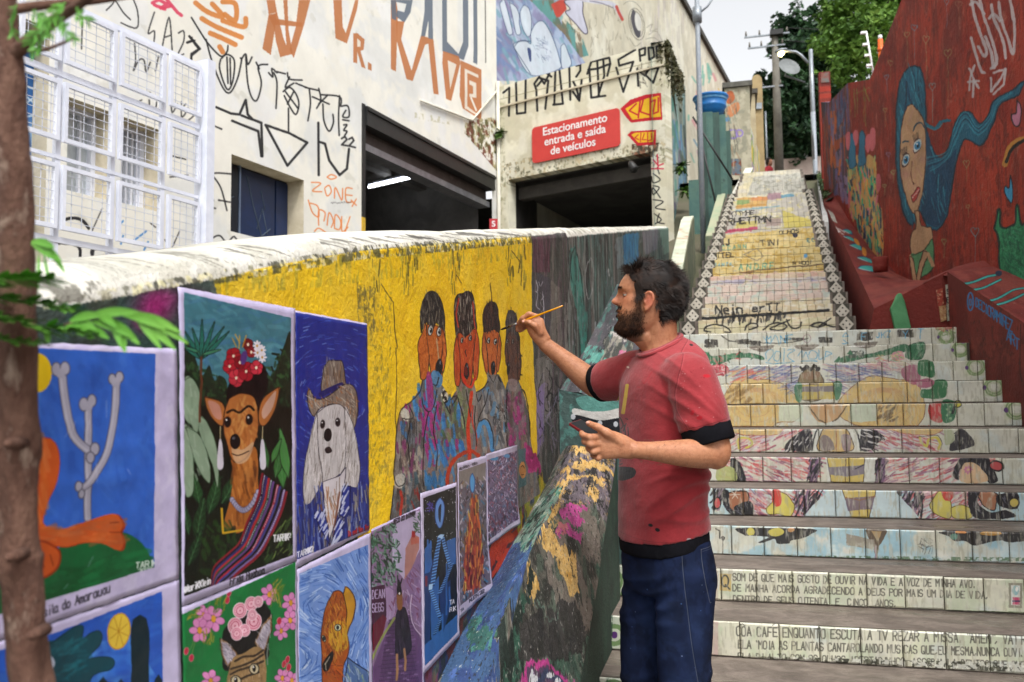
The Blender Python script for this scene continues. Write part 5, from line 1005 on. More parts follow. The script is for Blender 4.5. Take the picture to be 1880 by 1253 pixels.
def p_street(c):
    c.poly([(660,900),(800,900),(800,1500),(660,1500)],'#bdb4d0');c.tf(670,810,.3536)
    im=[(30,470),(282,350),(300,1700),(34,1800)]
    c.clip(im);c.poly(im,'#8a7090');c.poly([(140,420),(250,370),(282,360),(285,560),(200,720),(140,640)],'#b8acc8')
    c.poly([(205,560),(245,480),(280,500),(278,560),(240,660),(200,720)],'#b08078',1);c.poly([(240,465),(260,470),(258,505),(238,505)],'#a8242c');c.poly([(235,500),(278,500),(278,530),(235,540)],'#b86a5a')
    c.strokes([(30,470),(150,420),(175,560),(180,690),(130,760),(30,760)],240,['#2c4c34','#5a8a6a','#1c3024','#7aa088','#3a6448','#8aa8a0'],24,7,60,70,.8);c.strokes([(250,380),(284,370),(284,480),(255,490)],30,['#2c4c34','#5a7a5a'],18,5,60,70,.8)
    c.poly([(30,760),(100,745),(110,900),(80,1000),(30,1100)],'#4a2440',1);c.text('DEAN',34,820,44,5,'#b0a0c0',-.1,.40,wd=.28);c.text('SEGS',34,890,44,5,'#b0a0c0',-.12,.36,wd=.26)
    c.poly([(30,960),(90,900),(110,920),(90,1000),(34,1100)],'#6a1c34',1);c.poly([(105,765),(140,750),(160,900),(110,940)],'#a890b4',.9)
    c.poly([(200,720),(285,600),(295,1000),(240,900)],'#8c7098',.9);c.strokes([(110,760),(290,640),(292,960),(120,930)],90,['#6a5080','#b09cc0','#7a3a5c','#c0b0cc'],30,6,70,40,.6)
    c.poly([(34,1700),(34,1180),(130,940),(230,900),(298,1050),(300,1700)],'#6c4c78')
    for k in range(40):
        y=930+k*18+k*k*.1;c.line([(120-k*3.2 if k<26 else 34,y),(240+k*2,y-14)],2.6,'#2a1a34',.75)
    for k in range(26):x=60+k*10;c.line([(150+(x-150)*.3,930),(x*1.2-40,1500)],2.4,'#34203c',.7)
    c.strokes([(40,1200),(130,960),(240,930),(298,1080),(298,1500),(40,1500)],80,['#b098c0','#8a6a98','#4c3058'],14,8,-10,10,.5)
    c.line([(34,1130),(80,1030),(150,920)],12,'#8f9a54',.9,True);c.line([(240,800),(232,880),(250,960),(290,1010)],6,'#c8bcd0',.8,True)
    c.poly([(160,900),(175,870),(205,870),(225,960),(238,1060),(225,1100),(190,1125),(160,1120),(155,1000)],'#2c2034',1,True,'#120c18',4);c.strokes([(165,900),(215,890),(230,1070),(165,1110)],26,['#4c3c58','#1c1424'],70,4,85,8,.8)
    c.poly([(163,800),(175,775),(190,790),(192,860),(178,880),(165,860)],'#8a5c38',1,True);c.poly([(162,760),(170,720),(182,740),(188,790),(175,800),(165,790)],'#141014',1,True);c.line([(168,740),(166,700)],6,'#141014');c.line([(182,742),(188,715)],6,'#141014');c.ell(176,792,4,7,'#e0d8d0')
    c.line([(163,1110),(165,1180),(160,1240)],13,'#a8805c',1);c.line([(200,1080),(208,1140),(204,1190)],12,'#a8805c',1)
    c.clip()
    c.text('BECO DO BATMAN',146,432,24,4.5,'#1c1820',-.42,.34,wd=.27,a=.9)
def p_stairs(c):
    c.poly([(760,870),(860,870),(860,1260),(760,1260)],'#c6bed6');c.tf(670,810,.3536)
    im=[(300,296),(468,236),(478,990),(308,1168)]
    c.clip(im);c.poly(im,'#0e0e12')
    for i in range(90):c.ell(random.uniform(300,470),random.uniform(250,640),1.6,2.2,random.choice(['#e0e0e8','#9a9aa8']))
    c.poly([(385,296),(405,320),(408,380),(395,440),(378,450),(362,410),(362,350),(370,315)],'#6a94d0',1,True,'#2a4a8a',4);c.poly([(378,350),(392,330),(388,420),(378,400)],'#14182c',.9,True)
    b1,b2,b3='#3a6cae','#6a9cd4','#1c3c74'
    for P_,col in(([(300,680),(330,640),(360,600),(350,760),(330,1100),(304,1150)],b3),([(305,560),(340,520),(345,640),(335,680),(308,690)],b1),([(420,520),(468,500),(470,640),(440,640)],b1),([(304,1150),(308,1060),(476,900),(478,990),(308,1166)],b1),([(340,760),(380,700),(380,1040),(372,1075),(340,1020)],b1),([(380,780),(440,720),(445,850),(400,1010)],b3)):
        c.poly(P_,col,.95)
    def flight(x0,y0,x1,y1,n,w_):
        for k in range(n):
            t=k/n;x,y=x0+(x1-x0)*t,y0+(y1-y0)*t;dx,dy=(x1-x0)/n,(y1-y0)/n;c.poly([(x,y),(x+w_,y-8),(x+w_+dx,y+dy*.5-8),(x+dx,y+dy*.5)],b2);c.poly([(x+dx,y+dy*.5),(x+w_+dx,y+dy*.5-8),(x+w_+dx,y+dy-8),(x+dx,y+dy)],b3)
    flight(372,500,335,760,16,24);flight(390,505,430,660,12,18);flight(440,640,372,800,12,22);flight(330,780,375,920,12,20);flight(385,920,350,1010,7,18)
    c.poly([(372,495),(390,484),(410,486),(395,510)],'#a8c8e8');c.poly([(330,745),(350,740),(345,770),(328,775)],'#a8c8e8')
    for x,y0,y1 in((322,515,560),(336,520,560),(420,640,900),(400,900,1030),(436,760,880)):c.line([(x,y0),(x,y1)],9,b1,.9)
    c.strokes([(320,320),(352,322),(350,372),(322,370)],12,['#4a3c9c','#6a5ab8'],24,5,30,80,.9);c.poly([(310,700),(322,700),(322,755),(310,755)],'#8c2c3c',.8)
    c.text('TA',436,850,22,4,'#d8d8e4',-.3,.6,wd=.5);c.text('RIK',438,888,22,4,'#d8d8e4',-.3,.6,wd=.5)
def p_tower(c):
    c.poly([(820,820),(910,820),(910,1160),(820,1160)],'#bfb6cc');c.tf(670,810,.3536)
    im=[(484,158),(624,110),(636,740),(490,858)]
    c.clip(im);c.poly(im,'#6c6470');c.poly([(484,158),(626,110),(628,200),(484,250)],'#8c8480')
    c.strokes([(486,220),(626,190),(636,720),(492,850)],420,['#2c2830','#b0a8b8','#5a4a5c','#8a8090','#3c3444','#c8c0cc','#6a4a4c','#3f7a9c','#8a6a34'],20,6,85,40,.8)
    c.poly([(556,168),(568,200),(566,250),(552,270),(542,235),(544,190)],'#5a9ccc',1,True,'#2c4c8c',4)
    c.poly([(552,300),(580,290),(606,540),(610,640),(592,760),(520,780),(508,640),(528,480)],'#a84428',.85)
    c.strokes([(545,300),(585,295),(615,640),(590,770),(510,780),(520,520)],150,['#c8582c','#7a2418','#d8903c','#98341c','#c8b05c','#4a1c18'],50,6,88,12,.8)
    c.clip();c.text('KLEIN 22',540,838,16,4,'#2a2630',-.75,.6,a=.8);c.text('TA',494,888,12,3,'#2a2630',-.75,.8,a=.8);c.text('@tariKKlein - tattoo',486,152,13,2.5,'#2a2630',-.35,.42,a=.8)
def p_map(c):
    c.poly([(880,800),(960,800),(960,1020),(880,1020)],'#c2b9cf');c.tf(670,810,.3536)
    im=[(633,98),(788,50),(788,405),(638,518)]
    c.clip(im);c.poly(im,'#7a6c88');c.strokes(im,700,['#3a2c4c','#c0b4cc','#6a4a6c','#a890b4','#4c3c60','#b04a5a','#4a80a8','#d8d0e0','#54405c'],16,3.6,80,60,.8)
    c.strokes([(640,400),(788,300),(788,405),(638,515)],120,['#3a2c44','#7c6c88','#8c3a4c'],22,5,85,20,.7);c.ell(668,90,22,12,'#4a9ccc',0,.9);c.ell(632,100,5,6,'#c83040');c.ell(735,78,16,10,'#5aa0d0',0,.8)
    c.clip();c.poly([(638,508),(646,502),(647,520),(639,526)],'#1c1a20')
# ================================================================== SETTING
conc=mat('worn_concrete','#8a8074','#6b6258','#4d4a40',scale=5,rough=.85,bs=.5,bd=.01)
dark_in=mat('dark_garage_interior','#5c5a56','#484644',scale=2,rough=.9,bs=.1)
MB().box((-30,-12,-.3),(30,2.296,0)).build('ground',mat('landing_concrete','#77706a','#5f5a54',scale=3,bs=.5),kind='structure')
h=MB();sA,sB=WY(1440,326,18.2),WY(1440,323,36)
h.add([(-.9,2.5,-.4),(60,2.5,-.4),(60,16.5,5.2),(-.9,16.5,5.2),(60,18.2,sA.z-.1),(-.9,18.2,sA.z-.1),(60,36,sB.z-.1),(-3,36,sB.z-.1),(60,110,sB.z+3),(-60,110,sB.z+3),(-60,36,sB.z-.1),(-3,34,sB.z-.7)],[(0,1,2,3),(3,2,4,5),(5,4,6,7),(7,6,8,9,10)])
h.build('hillside',mat('hill_earth','#5a5344','#4a4a35',scale=1,bs=.5),kind='structure')
MB().add([(-.85,18.1,sA.z),(3.6,18.1,sA.z),(3.6,36,sB.z),(-2,36,sB.z)],[(0,1,2,3)]).build('pavement',conc,kind='structure')
h=MB();h.prism([(-12,.3,-.2),(-12,.3,1.15),(-12,14,2.4),(-12,34,5.3),(-12,34,-.2)],(11.1,0,0))
h.build('driveway',mat('driveway_concrete','#8d887f','#6e6a62',scale=2,bs=.4),kind='structure')

# ---------------------------------------------------------------- painted retaining wall
XW=-0.80
def wt(y):return EYE+.335+(.2 if y>1.75 else .245)*(y-1.75)     # top edge of the painted face
cv_near=Canvas('painted_wall_near',1900,950,(XW,.30,.40),(0,4.1,0),(0,0,2.15),'#3c463c')
cv_far=Canvas('painted_wall_far',1150,520,(XW,4.4,1.0),(0,8.6,0),(0,0,3.9),'#5d5f58')
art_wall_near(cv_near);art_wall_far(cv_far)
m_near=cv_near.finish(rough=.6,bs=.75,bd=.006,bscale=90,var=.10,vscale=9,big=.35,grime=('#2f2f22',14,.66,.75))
m_far=cv_far.finish(rough=.75,bs=.6,bd=.006,bscale=60,var=.2,vscale=5,big=.3,grime=('#262820',9,.62,.7))
wall=empty('painted_wall',(XW,1,0),'long retaining wall with yellow mural of four dogs and a rounded white top','wall')
def wall_piece(y0,y1,m,name):
    mb=MB();n=max(2,int((y1-y0)/.1));prof=[(0,-1),(0,0),(-.006,.016),(-.02,.033),(-.045,.046),(-.085,.052),(-.22,.05),(-.22,-1)]
    vs=[];zb=-.3
    for i in range(n+1):
        y=y0+(y1-y0)*i/n;t=wt(y);k=1
        wob=.006*mnoise.noise(Vector((y*2.1,3,0)))+.003*mnoise.noise(Vector((y*9,7,0)))
        for j,(dx,dz)in enumerate(prof):
            vs.append((XW+dx,y,zb if dz==-1 else t+dz*k+(wob if j>0 else 0)))
    q=len(prof);fs=[(i*q+j,(i+1)*q+j,(i+1)*q+(j+1)%q,i*q+(j+1)%q)for i in range(n)for j in range(q)]
    fs+=[tuple(range(q)),tuple(range(n*q,n*q+q))]
    mb.add(vs,fs,True);o=mb.build(name,m,wall)
    o.data.polygons.foreach_set('use_smooth',[len(p.vertices)==4 and abs(p.normal.z)>.15 for p in o.data.polygons]);return o
wall_piece(.05,4.4,m_near,'painted_face');wall_piece(4.4,12.9,m_far,'weathered_face')

# ---------------------------------------------------------------- sloping bench between wall and stair
def fn_b(P):
    P=P.copy();zz=[np.interp(P[...,1],[q.y for q in L],[q.z for q in L])for L in(wl,ce,re)];x=P[...,0]
    P[...,2]=np.where(x<-.66,zz[0]+(zz[1]-zz[0])*((x+.8)/.14),zz[1]-.04+(zz[2]-zz[1]+.04)*((x+.66)/.14));return P
green_side=mat('mossy_green_paint','#2f4a3c','#25382f','#1f231d',scale=8,rough=.8,bs=.7,bd=.01)
bench=empty('bench',(-.65,3,0),'low sloping bench with peeling blue, yellow and pink paint below the mural wall','bench')
wl=[WX(760,1360,XW),WX(804,1253,XW),WX(850,1160,XW),WX(896,1082,XW),WX(949,985,XW),WX(1003,890,XW),WX(1035,820,XW)]
ce=[WX(850,1420,-.68),WX(893,1262,-.67),WX(922,1150,-.665),WX(952,1062,-.66),WX(990,975,-.66),WX(1030,893,-.67),WX(1056,818,-.68)]
re=[WX(1036,1400,-.52),WX(1062,1250,-.52),WX(1080,1155,-.52),WX(1095,1070,-.52),WX(1107,985,-.52),WX(1120,900,-.52),WX(1131,832,-.52)]
cv_b=Canvas('bench_paint',520,1500,(-.84,1.6,EYE-1),(.36,0,0),(0,2.9,0),'#3d3f38',fn_b)
art_bench(cv_b);m_bench=cv_b.finish(rough=.7,bs=.9,bd=.01,bscale=70,var=.25,vscale=10,big=.5,grime=('#2b2b26',16,.64,.7))
def lip(p,d):return Vector((p.x+.004,p.y,p.z-d))
drops=[.14,.125,.10,.07,.03,.0,.0]
mb=MB();N=len(wl);rows=[]
def jig(p,a=.006):return p+Vector((mnoise.noise(p*7)*a,0,mnoise.noise(p*9+Vector((5,5,5)))*a))
def dens(L,n=6):
    out=[]
    for i in range(len(L)-1):
        for k in range(n):out.append(L[i].lerp(L[i+1],k/n))
    return out+[L[-1]]
lo=[lip(c,d)for c,d in zip(ce,drops)]
W1,C1,L1,R1=dens(wl),dens(ce),dens(lo),dens(re)
for a,c,l,r in zip(W1,C1,L1,R1):
    row=[a+Vector((-.02,0,0)),jig(a),jig(a.lerp(c,.5)),jig(c),jig(l)]+[jig(l.lerp(r,t))for t in(.25,.5,.75,.97)]+[Vector((r.x+.004,r.y,r.z-.012))]
    rows.append(row)
q=len(rows[0]);vs=[v for r in rows for v in r]
mb.add(vs,[(i*q+j,i*q+j+1,(i+1)*q+j+1,(i+1)*q+j)for i in range(len(rows)-1)for j in range(q-1)],True)
mb.build('bench_top',m_bench,bench)
mb=MB();vs=[]
for r in R1:vs+=[(r.x+.004,r.y,r.z-.012),(r.x+.010,r.y,-.1)]
mb.add(vs,[(2*i,2*i+1,2*i+3,2*i+2)for i in range(len(R1)-1)]);mb.build('bench_side',green_side,bench)
def fn_u(P):
    P=P.copy();P[...,2]=np.interp(P[...,1],[4.12,4.94,6.5,12.4],[EYE+.02,EYE+.28,EYE+.86,EYE+1.83]);return P
cv_u=Canvas('ramp_paint',420,900,(-.84,4.0,EYE),(.42,0,0),(0,8.6,0),'#48464a',fn_u)
art_ramp(cv_u)
m_ramp=cv_u.finish(rough=.8,bs=.7,bd=.008,bscale=60,var=.25,vscale=7)
cv_f=Canvas('ramp_front_paint',300,420,(-.84,4.12,EYE-.45),(.44,0,0),(0,0,.75),'#4a605c')
art_rampfront(cv_f)
m_rf=cv_f.finish(rough=.8,bs=.7,bd=.008,bscale=60,var=.25,vscale=9)
ramp_=empty('cracked_ramp',(-.6,4.2,0),'dark cracked sloping block above the bench with teal and white painted front','ramp')
T=[(4.12,EYE+.04),(4.94,EYE+.30),(6.5,EYE+.88),(12.4,EYE+1.85)]
MB().add([(-.81,4.12,.2),(-.44,4.12,.2),(-.44,4.12,EYE-.02),(-.80,4.12,EYE+.06),],[(0,1,2,3)]).build('ramp_front',m_rf,ramp_)
mb=MB();vs=[]
for y,z in T:vs+=[(-.81,y,z+.01),(-.70,y,z+.005),(-.55,y,z-.07),(-.44,y,z-.09),(-.44,y,.3)]
mb.add(vs,[(i*5+j,i*5+j+1,(i+1)*5+j+1,(i+1)*5+j)for i in range(3)for j in range(4)]);mb.build('ramp_top',m_ramp,ramp_)

# ---------------------------------------------------------------- lower staircase
Y1,RUN,RISE,ZT1=3.74,.36,.147,EYE-.913
XL,XR=-.515,1.745
def sy(k):return Y1+RUN*(k-1)
def sz(k):return ZT1+RISE*(k-1)
def fn1(P):
    k=np.ceil((P[...,2]-ZT1)/RISE-1e-6)+1;P=P.copy();P[...,1]=Y1+RUN*(k-1);return P
cv_s=Canvas('stair_paint',1380,1290,(-.55,0,sz(-4)),(2.35,0,0),(0,0,RISE*15),'#d3d2c2',fn1)
art_stairs(cv_s)
for_tile=dict(rough=.28,bs=.15,bd=.002,bscale=35,var=.12,vscale=10,spec=.5,grime=('#3b3d2e',22,.64,.8))
m_tile=cv_s.finish(**for_tile)
tread_m,nt,b=mk('tread_concrete');v=posmap(nt);f=nz(nt,posmap(nt,(1,1.5,1)),6,9,.7,.6)
c=ramp(nt,f,[(.3,'#544c44'),(.48,'#6e645b'),(.62,'#857a70'),(.75,'#484638')])
wt_=nz(nt,posmap(nt,(.6,2,1)),1.7,3,.5);mrr=nt.nodes.new('ShaderNodeMapRange');mrr.inputs[1].default_value=.5;mrr.inputs[2].default_value=.62
mrr.inputs[3].default_value=.85;mrr.inputs[4].default_value=.25;nt.links.new(wt_,mrr.inputs[0]);nt.links.new(mrr.outputs[0],b.inputs['Roughness'])
nt.links.new(c,b.inputs['Base Color']);bump(nt,b,nz(nt,v,60,6,.7),.5,.006)
stair=empty('staircase',(.6,2.3,0),'wide lower stair whose white tiled risers carry a winged figure and handwritten text','staircase',kind=None)
def tile_mesh(w,h,d,name,m,b=.004,wob=0,seed=0):
    R=random.Random(seed);x,z=w/2,h/2
    j=lambda:R.uniform(-wob,wob)
    vs=[(-x,d,-z),(x,d,-z),(x,d,z),(-x,d,z),(-x,b,-z),(x,b,-z),(x,b,z),(-x,b,z),
          (-x+b,0,-z+b),(x-b,0,-z+b+j()),(x-b,0+j()*.2,z-b+j()),(-x+b,0,z-b)]
    fs=[(0,1,2,3),(0,4,5,1),(1,5,6,2),(2,6,7,3),(3,7,4,0),(4,8,9,5),(5,9,10,6),(6,10,11,7),(7,11,8,4),(8,11,10,9)]
    mb=MB();mb.add(vs,fs);return mb.mesh(name,m)
TW=(XR-XL)/14.5
tiles=[tile_mesh(TW-.0042,RISE-.007,.009,'tile',m_tile,.005,.0035,i)for i in range(4)]
half=tile_mesh(TW/2-.0042,RISE-.007,.009,'tile',m_tile,.0045,.002,9)
grout=mat('dark_grout','#57534a','#3d3b33',scale=20,bs=.5);dgrout=mat('joint_mortar','#6a6254','#4a453b',scale=30,bs=.6)
R=random.Random(3)
for k in range(-3,12):
    y,z=sy(k),sz(k)
    st=MB().box((XL-.05,y+.012,z-RISE-.1),(XR+.03,y+RUN+.012 if k<11 else y+.4,z-.004)).build('step',tread_m,stair)
    MB().box((XL-.04,y+.0095,z-RISE),(XR+.02,y+.0115,z-.004)).build('grout',dgrout,st)
    if True:
        x=XL+(TW*.5 if k%2 else 0)*0-R.uniform(0,.05)
        first=k%2
        i=0
        while x<XR-.02:
            wdt=TW/2 if(i==0 and first)else TW
            me=half if wdt<TW else R.choice(tiles)
            if x+wdt>XR+.03:me=half;wdt=TW/2
            o=link('tile',me,st);o.location=(x+wdt/2,y+R.uniform(-.0015,.0015),z-RISE/2+R.uniform(-.001,.001)-.002)
            o.rotation_euler=(R.uniform(-.012,.012),R.uniform(-.006,.006),R.uniform(-.012,.012))
            x+=wdt;i+=1

# ---------------------------------------------------------------- upper staircase flights
def fl_x(y):   # left and right edges drift to the right going up
    t=(y-7.72)/4.0;return-.385+.29*t,1.045+.21*t
def fn2(P):
    k=np.ceil((P[...,2]-sz(11))/RISE-1e-6);P=P.copy();P[...,1]=7.72+RUN*(k-1);return P
cv_s2=Canvas('upper_stair_paint',560,1120,(-.65,0,sz(11)),(2.6,0,0),(0,0,RISE*26),'#d9cfa9',fn2)
art_stairs2(cv_s2)
m_tile2=cv_s2.finish(rough=.4,bs=.15,bd=.002,bscale=35,var=.15,vscale=8,spec=.45,grime=('#4c4a3a',12,.64,.6))
def flight(name,k0,k1,label,border,lab_kind,group=None):
    y0=7.72+RUN*(k0-1);fl=empty(name,(.4,y0,sz(11)+RISE*(k0-1)),label,'staircase',group)
    tw=.0715;th=RISE/2;t_=[tile_mesh(tw-.003,th-.004,.009,'tile',m_tile2,.002,.0012,20+i)for i in range(3)]
    left=300;extra=MB();R=random.Random(k0)
    dm=mat(name+'_border','#cfcabd','#b5afa0',scale=9,bs=.2)if border else None
    for k in range(k0,k1+1):
        y=7.72+RUN*(k-1);zt=sz(11)+RISE*k;xl,xr=fl_x(y)
        if k>19:xl+=.12;xr-=.08
        st=MB().box((xl-.02,y+.01,zt-RISE-.06),(xr+.02,y+RUN+.01,zt-.004)).build('step',tread_m,fl)
        bw=.115 if border else 0;nx=int((xr-xl-2*bw)/tw)
        for r in range(2):
            zc=zt-RISE+th*(r+.5);off=(xr-xl-2*bw-nx*tw)/2
            for i in range(nx):
                xc=xl+bw+off+tw*(i+.5)
                yy=y+R.uniform(-.001,.001)
                if left>0:
                    o=link('tile',R.choice(t_),st);o.location=(xc,yy,zc);o.rotation_euler=(R.uniform(-.015,.015),0,R.uniform(-.02,.02));left-=1
                else:
                    w2,h2=tw/2-.0015,th/2-.002
                    extra.box((xc-w2,yy,zc-h2),(xc+w2,yy+.009,zc+h2))
        if border:
            for sx in(xl+bw/2,xr-bw/2):
                MB().box((sx-bw/2,y+.004,zt-RISE),(sx+bw/2,y+.0095,zt-.006)).build('border_backing',grout,st)
                for dx in(-.032,.032):
                    for dz in(.25,.75):
                        pass
                c0=Vector((sx,y-.001,zt-RISE/2));hd=.062
                o=MB().add([c0+Vector((hd*.95,0,0)),c0+Vector((0,0,hd*1.12)),c0+Vector((-hd*.95,0,0)),c0+Vector((0,0,-hd*1.12)),
                              c0+Vector((hd*.95,.006,0)),c0+Vector((0,.006,hd*1.12)),c0+Vector((-hd*.95,.006,0)),c0+Vector((0,.006,-hd*1.12))],
                             [(0,1,2,3),(0,4,5,1),(1,5,6,2),(2,6,7,3),(3,7,4,0)]).build('diamond_tile',dm,st)
                dots=MB()
                for a in(0,pi/2,pi,3*pi/2):
                    p=c0+Vector((math.cos(a)*.026,-.0012,math.sin(a)*.03));s_=.0095
                    dots.add([p+Vector((s_,0,0)),p+Vector((0,0,s_)),p+Vector((-s_,0,0)),p+Vector((0,0,-s_))],[(0,1,2,3)])
                dots.build('dark_dots',MATS['worn_black'],o)
    if extra.v:extra.build('far_tiles',m_tile2,fl,kind='stuff')
    return fl
mat('worn_black','#1d1c1b','#2a2927',scale=10,rough=.7,bs=.2)
flight('staircase',1,11,'middle stair flight of small cream tiles with black marker graffiti and dice patterned borders',True,0)
flight('staircase',12,19,'upper stair flight with orange, white and yellow written tiles between leaning parapets',True,0)
flight('staircase',20,25,'topmost narrow stair flight of plain grey tiles below the seated person in red',False,0)
par_m=mat('stained_parapet','#8d8a72','#5f6b55','#3f463a',scale=4,rough=.85,bs=.6,bd=.01)
par_t=mat('parapet_top_paint','#cfc9b8','#a8b09b','#b0705a',scale=5,rough=.8,bs=.4)
def parapet(label,pts,w,group='parapets beside the upper stairs',cap=par_t):
    """pts: (x, y, ztop) along the top; w: width to the left"""
    p=empty('parapet',pts[0],label,'parapet',group)
    mb=MB();vs=[]
    for x,y,z in pts:vs+=[(x-w,y,z-.9),(x,y,z-.9),(x,y,z),(x-w,y,z)]
    n=len(pts);fs=[(i*4+j,i*4+(j+1)%4,(i+1)*4+(j+1)%4,(i+1)*4+j)for i in range(n-1)for j in range(4)]+[(0,1,2,3),tuple(range(4*n-4,4*n))]
    mb.add(vs,fs).build('body',par_m,p,bevel=.01)
    mb=MB();vs=[]
    for x,y,z in pts:vs+=[(x-w+.008,y,z+.002),(x-.008,y,z+.002),(x-.008,y,z+.012),(x-w+.008,y,z+.012)]
    mb.add(vs,fs).build('coping',cap,p)
zf=lambda y:EYE+2.56-.385*(12.0-y)
parapet('low parapet left of the middle flight with white and red painted top',[(-.41,7.7,zf(7.7)),(-.41,11.6,zf(11.6)),(-.39,12.0,zf(12)-.02)],.15)
a0,a1=WY(1313,434,12.2),WY(1336,343,15.4)
parapet('green stained parapet left of the second flight, under the street lamp post',[tuple(a0),tuple(a1)],.14,cap=mat('green_coping','#7f9478','#9a9a80',scale=4))
a0,a1=WY(1357,362,15.5),WY(1383,309,18.6)
parapet('farthest left parapet with white coping beside the top flight',[tuple(a0),tuple(a1)],.17,cap=mat('pale_coping','#d0ccc0','#b9b6a8',scale=4))
a0,a1=WY(1511,408,12.2),WY(1500,322,18.0)
pw=mat('white_stringer_paint','#d7d7d4','#bdbcb8',scale=3,bs=.4)
p=empty('parapet',tuple(a0),'thin white parapet right of the upper flights beside the mossy bank','parapet')
mb=MB();vs=[]
for a in(a0,a1):vs+=[(a.x,a.y,a.z-.55),(a.x+.07,a.y,a.z-.55),(a.x+.07,a.y,a.z),(a.x,a.y,a.z)]
mb.add(vs,[(0,1,2,3),(4,5,6,7),(0,4,5,1),(1,5,6,2),(2,6,7,3),(3,7,4,0)]).build('body',pw,p)

# ---------------------------------------------------------------- red mural wall on the right
XRW=2.12;RP=Vector((2.12,7.0,0));dR=Vector((-.0667,1,0)).normalized();nR=Vector((-dR.y,dR.x,0))
def WR(px,py):return WP(px,py,RP,nR)
def RX(y):return 2.12-.0667*(y-7)
cv_r=Canvas('red_wall_paint',1900,900,(RX(5),5,EYE-.4),(RX(16.6)-RX(5),11.6,0),(0,0,6.0),'#7e2a20')
art_red(cv_r)
m_red=cv_r.finish(rough=.75,bs=.8,bd=.02,bscale=30,var=.22,vscale=2.5,big=.5)
redw=empty('mural_wall',(XRW,12,2),'tall rough red wall with mural of a woman with long blue hair','wall')
def topz(y):
    if y<12.3:return EYE+5.6
    if y<14.2:return EYE+5.6-(y-12.3)/1.9*.62
    return EYE+4.98+(y-14.2)*.28
ys=[1.0,4,8,12.3,13.3,14.2,15,16,17,18,19.6]
p1=[WR(1655,0),WR(1600,141),WR(1521,160)]
tops=[(1.0,p1[0].z+1.6),(p1[0].y-2.2,p1[0].z+1.6),(p1[0].y,p1[0].z),(p1[1].y-.05,p1[1].z+.02),(p1[1].y+.1,p1[1].z),(p1[2].y*.5+p1[1].y*.5,WR(1560,146).z),(p1[2].y,p1[2].z-.25),(p1[2].y+.7,p1[2].z)]
mb=MB();vs=[]
for y,z in tops:vs+=[(RX(y),y,0),(RX(y),y,z),(RX(y)+.3,y,z),(RX(y)+.3,y,0)]
n=len(tops);mb.add(vs,[(i*4+j,i*4+(j+1)%4,(i+1)*4+(j+1)%4,(i+1)*4+j)for i in range(n-1)for j in range(4)]+[(0,1,2,3),tuple(range(4*n-4,4*n))]);mb.build('painted_face',m_red,redw)
red_m=mat('red_rough_paint','#7b2a20','#6c241c','#8a3a2c',scale=3,rough=.75,bs=.8,bd=.015,bscale=30)
cv_l=Canvas('red_ledge_paint',300,700,(1.74,2.0,EYE-.70),(.46,0,0),(0,5.8,1.85),'#80302a')
art_ledge(cv_l);m_ledge=cv_l.finish(rough=.75,bs=.7,bd=.012,bscale=40,var=.2,vscale=4)
cv_d=Canvas('red_side_paint',900,560,(XR+.002,3.0,EYE-1.0),(0,4.75,0),(0,0,2.2),'#76271f')
art_side(cv_d);m_side=cv_d.finish(rough=.7,bs=.6,bd=.01,bscale=40,var=.2,vscale=4)
led=empty('red_ledge',(1.9,5,.5),'sloping red ledge right of the lower stair with blue lettering on its side','ledge')
e0,e1=WX(1739,499,XR),WX(1880,593,XR)
sl_=(e0.z-e1.z)/(e0.y-e1.y);yf=e0.y
def lz(y):return e0.z+(y-e0.y)*sl_
mb=MB();mb.add([(XR,yf,-.1),(XR,1.5,-.1),(XR,1.5,lz(1.5)),(XR,yf,lz(yf))],[(0,1,2,3)]).build('ledge_side',m_side,led)
mb=MB();vs=[];NN=24
for i in range(NN+1):
    y=1.5+(yf-1.5)*i/NN
    for j in range(5):
        x=XR+(RX(y)+.02-XR)*j/4;vs.append((x,y,lz(y)+.0+(.03*j/4)+.012*mnoise.noise(Vector((x*5,y*3,1)))*(j>0)))
mb.add(vs,[(i*5+j,i*5+j+1,(i+1)*5+j+1,(i+1)*5+j)for i in range(NN)for j in range(4)],True).build('ledge_top',m_ledge,led)
mb=MB();vs=[];c0=WR(1790,492)
for i in range(9):
    for j in range(7):
        u,v_=i/8*2-1,j/6;hh=math.cos(u*pi/2)*(1-v_)**.7
        vs.append((RX(c0.y+u*.75)-.34*v_,c0.y+.15+u*.75,lz(min(c0.y+u*.7,yf))+.0+.14*hh+.02*mnoise.noise(Vector((u*3,v_*4,0)))))
mb.add(vs,[(i*7+j,i*7+j+1,(i+1)*7+j+1,(i+1)*7+j)for i in range(8)for j in range(6)],True).build('ledge_mound',red_m,led)

led2=empty('red_ledge',(1.6,8,2),'long red ledge right of the middle flight whose front carries small picture tiles','ledge')
YF=7.70
f=[WY(1592,604,YF),WY(1605,567,YF),WY(1650,545,YF),WY(1738,499,YF)]
xr2=1.76
mb=MB();mb.add([(f[0].x-.06,YF,f[0].z-.3),(xr2+.45,YF,f[0].z-.3),(xr2+.45,YF,f[3].z+.02),(f[3].x,YF,f[3].z),tuple(f[2]),tuple(f[1])],[(0,1,2,3,4,5)])
mb.build('ledge_front',red_m,led2)
l1=WY(1513,372,13.6);l2=WY(1509,352,15.0)
Lp=[f[1],f[1].lerp(l1,.25),f[1].lerp(l1,.5),f[1].lerp(l1,.75),l1,l2];Bp=[Vector((RX(YF)+.02,YF,f[3].z+.01)),WR(1692,521),WR(1655,511),WR(1606,466),WR(1560,408),WR(1530,356)]
A_,B_=dens(Lp,6),dens(Bp,6);mb=MB();vs=[]
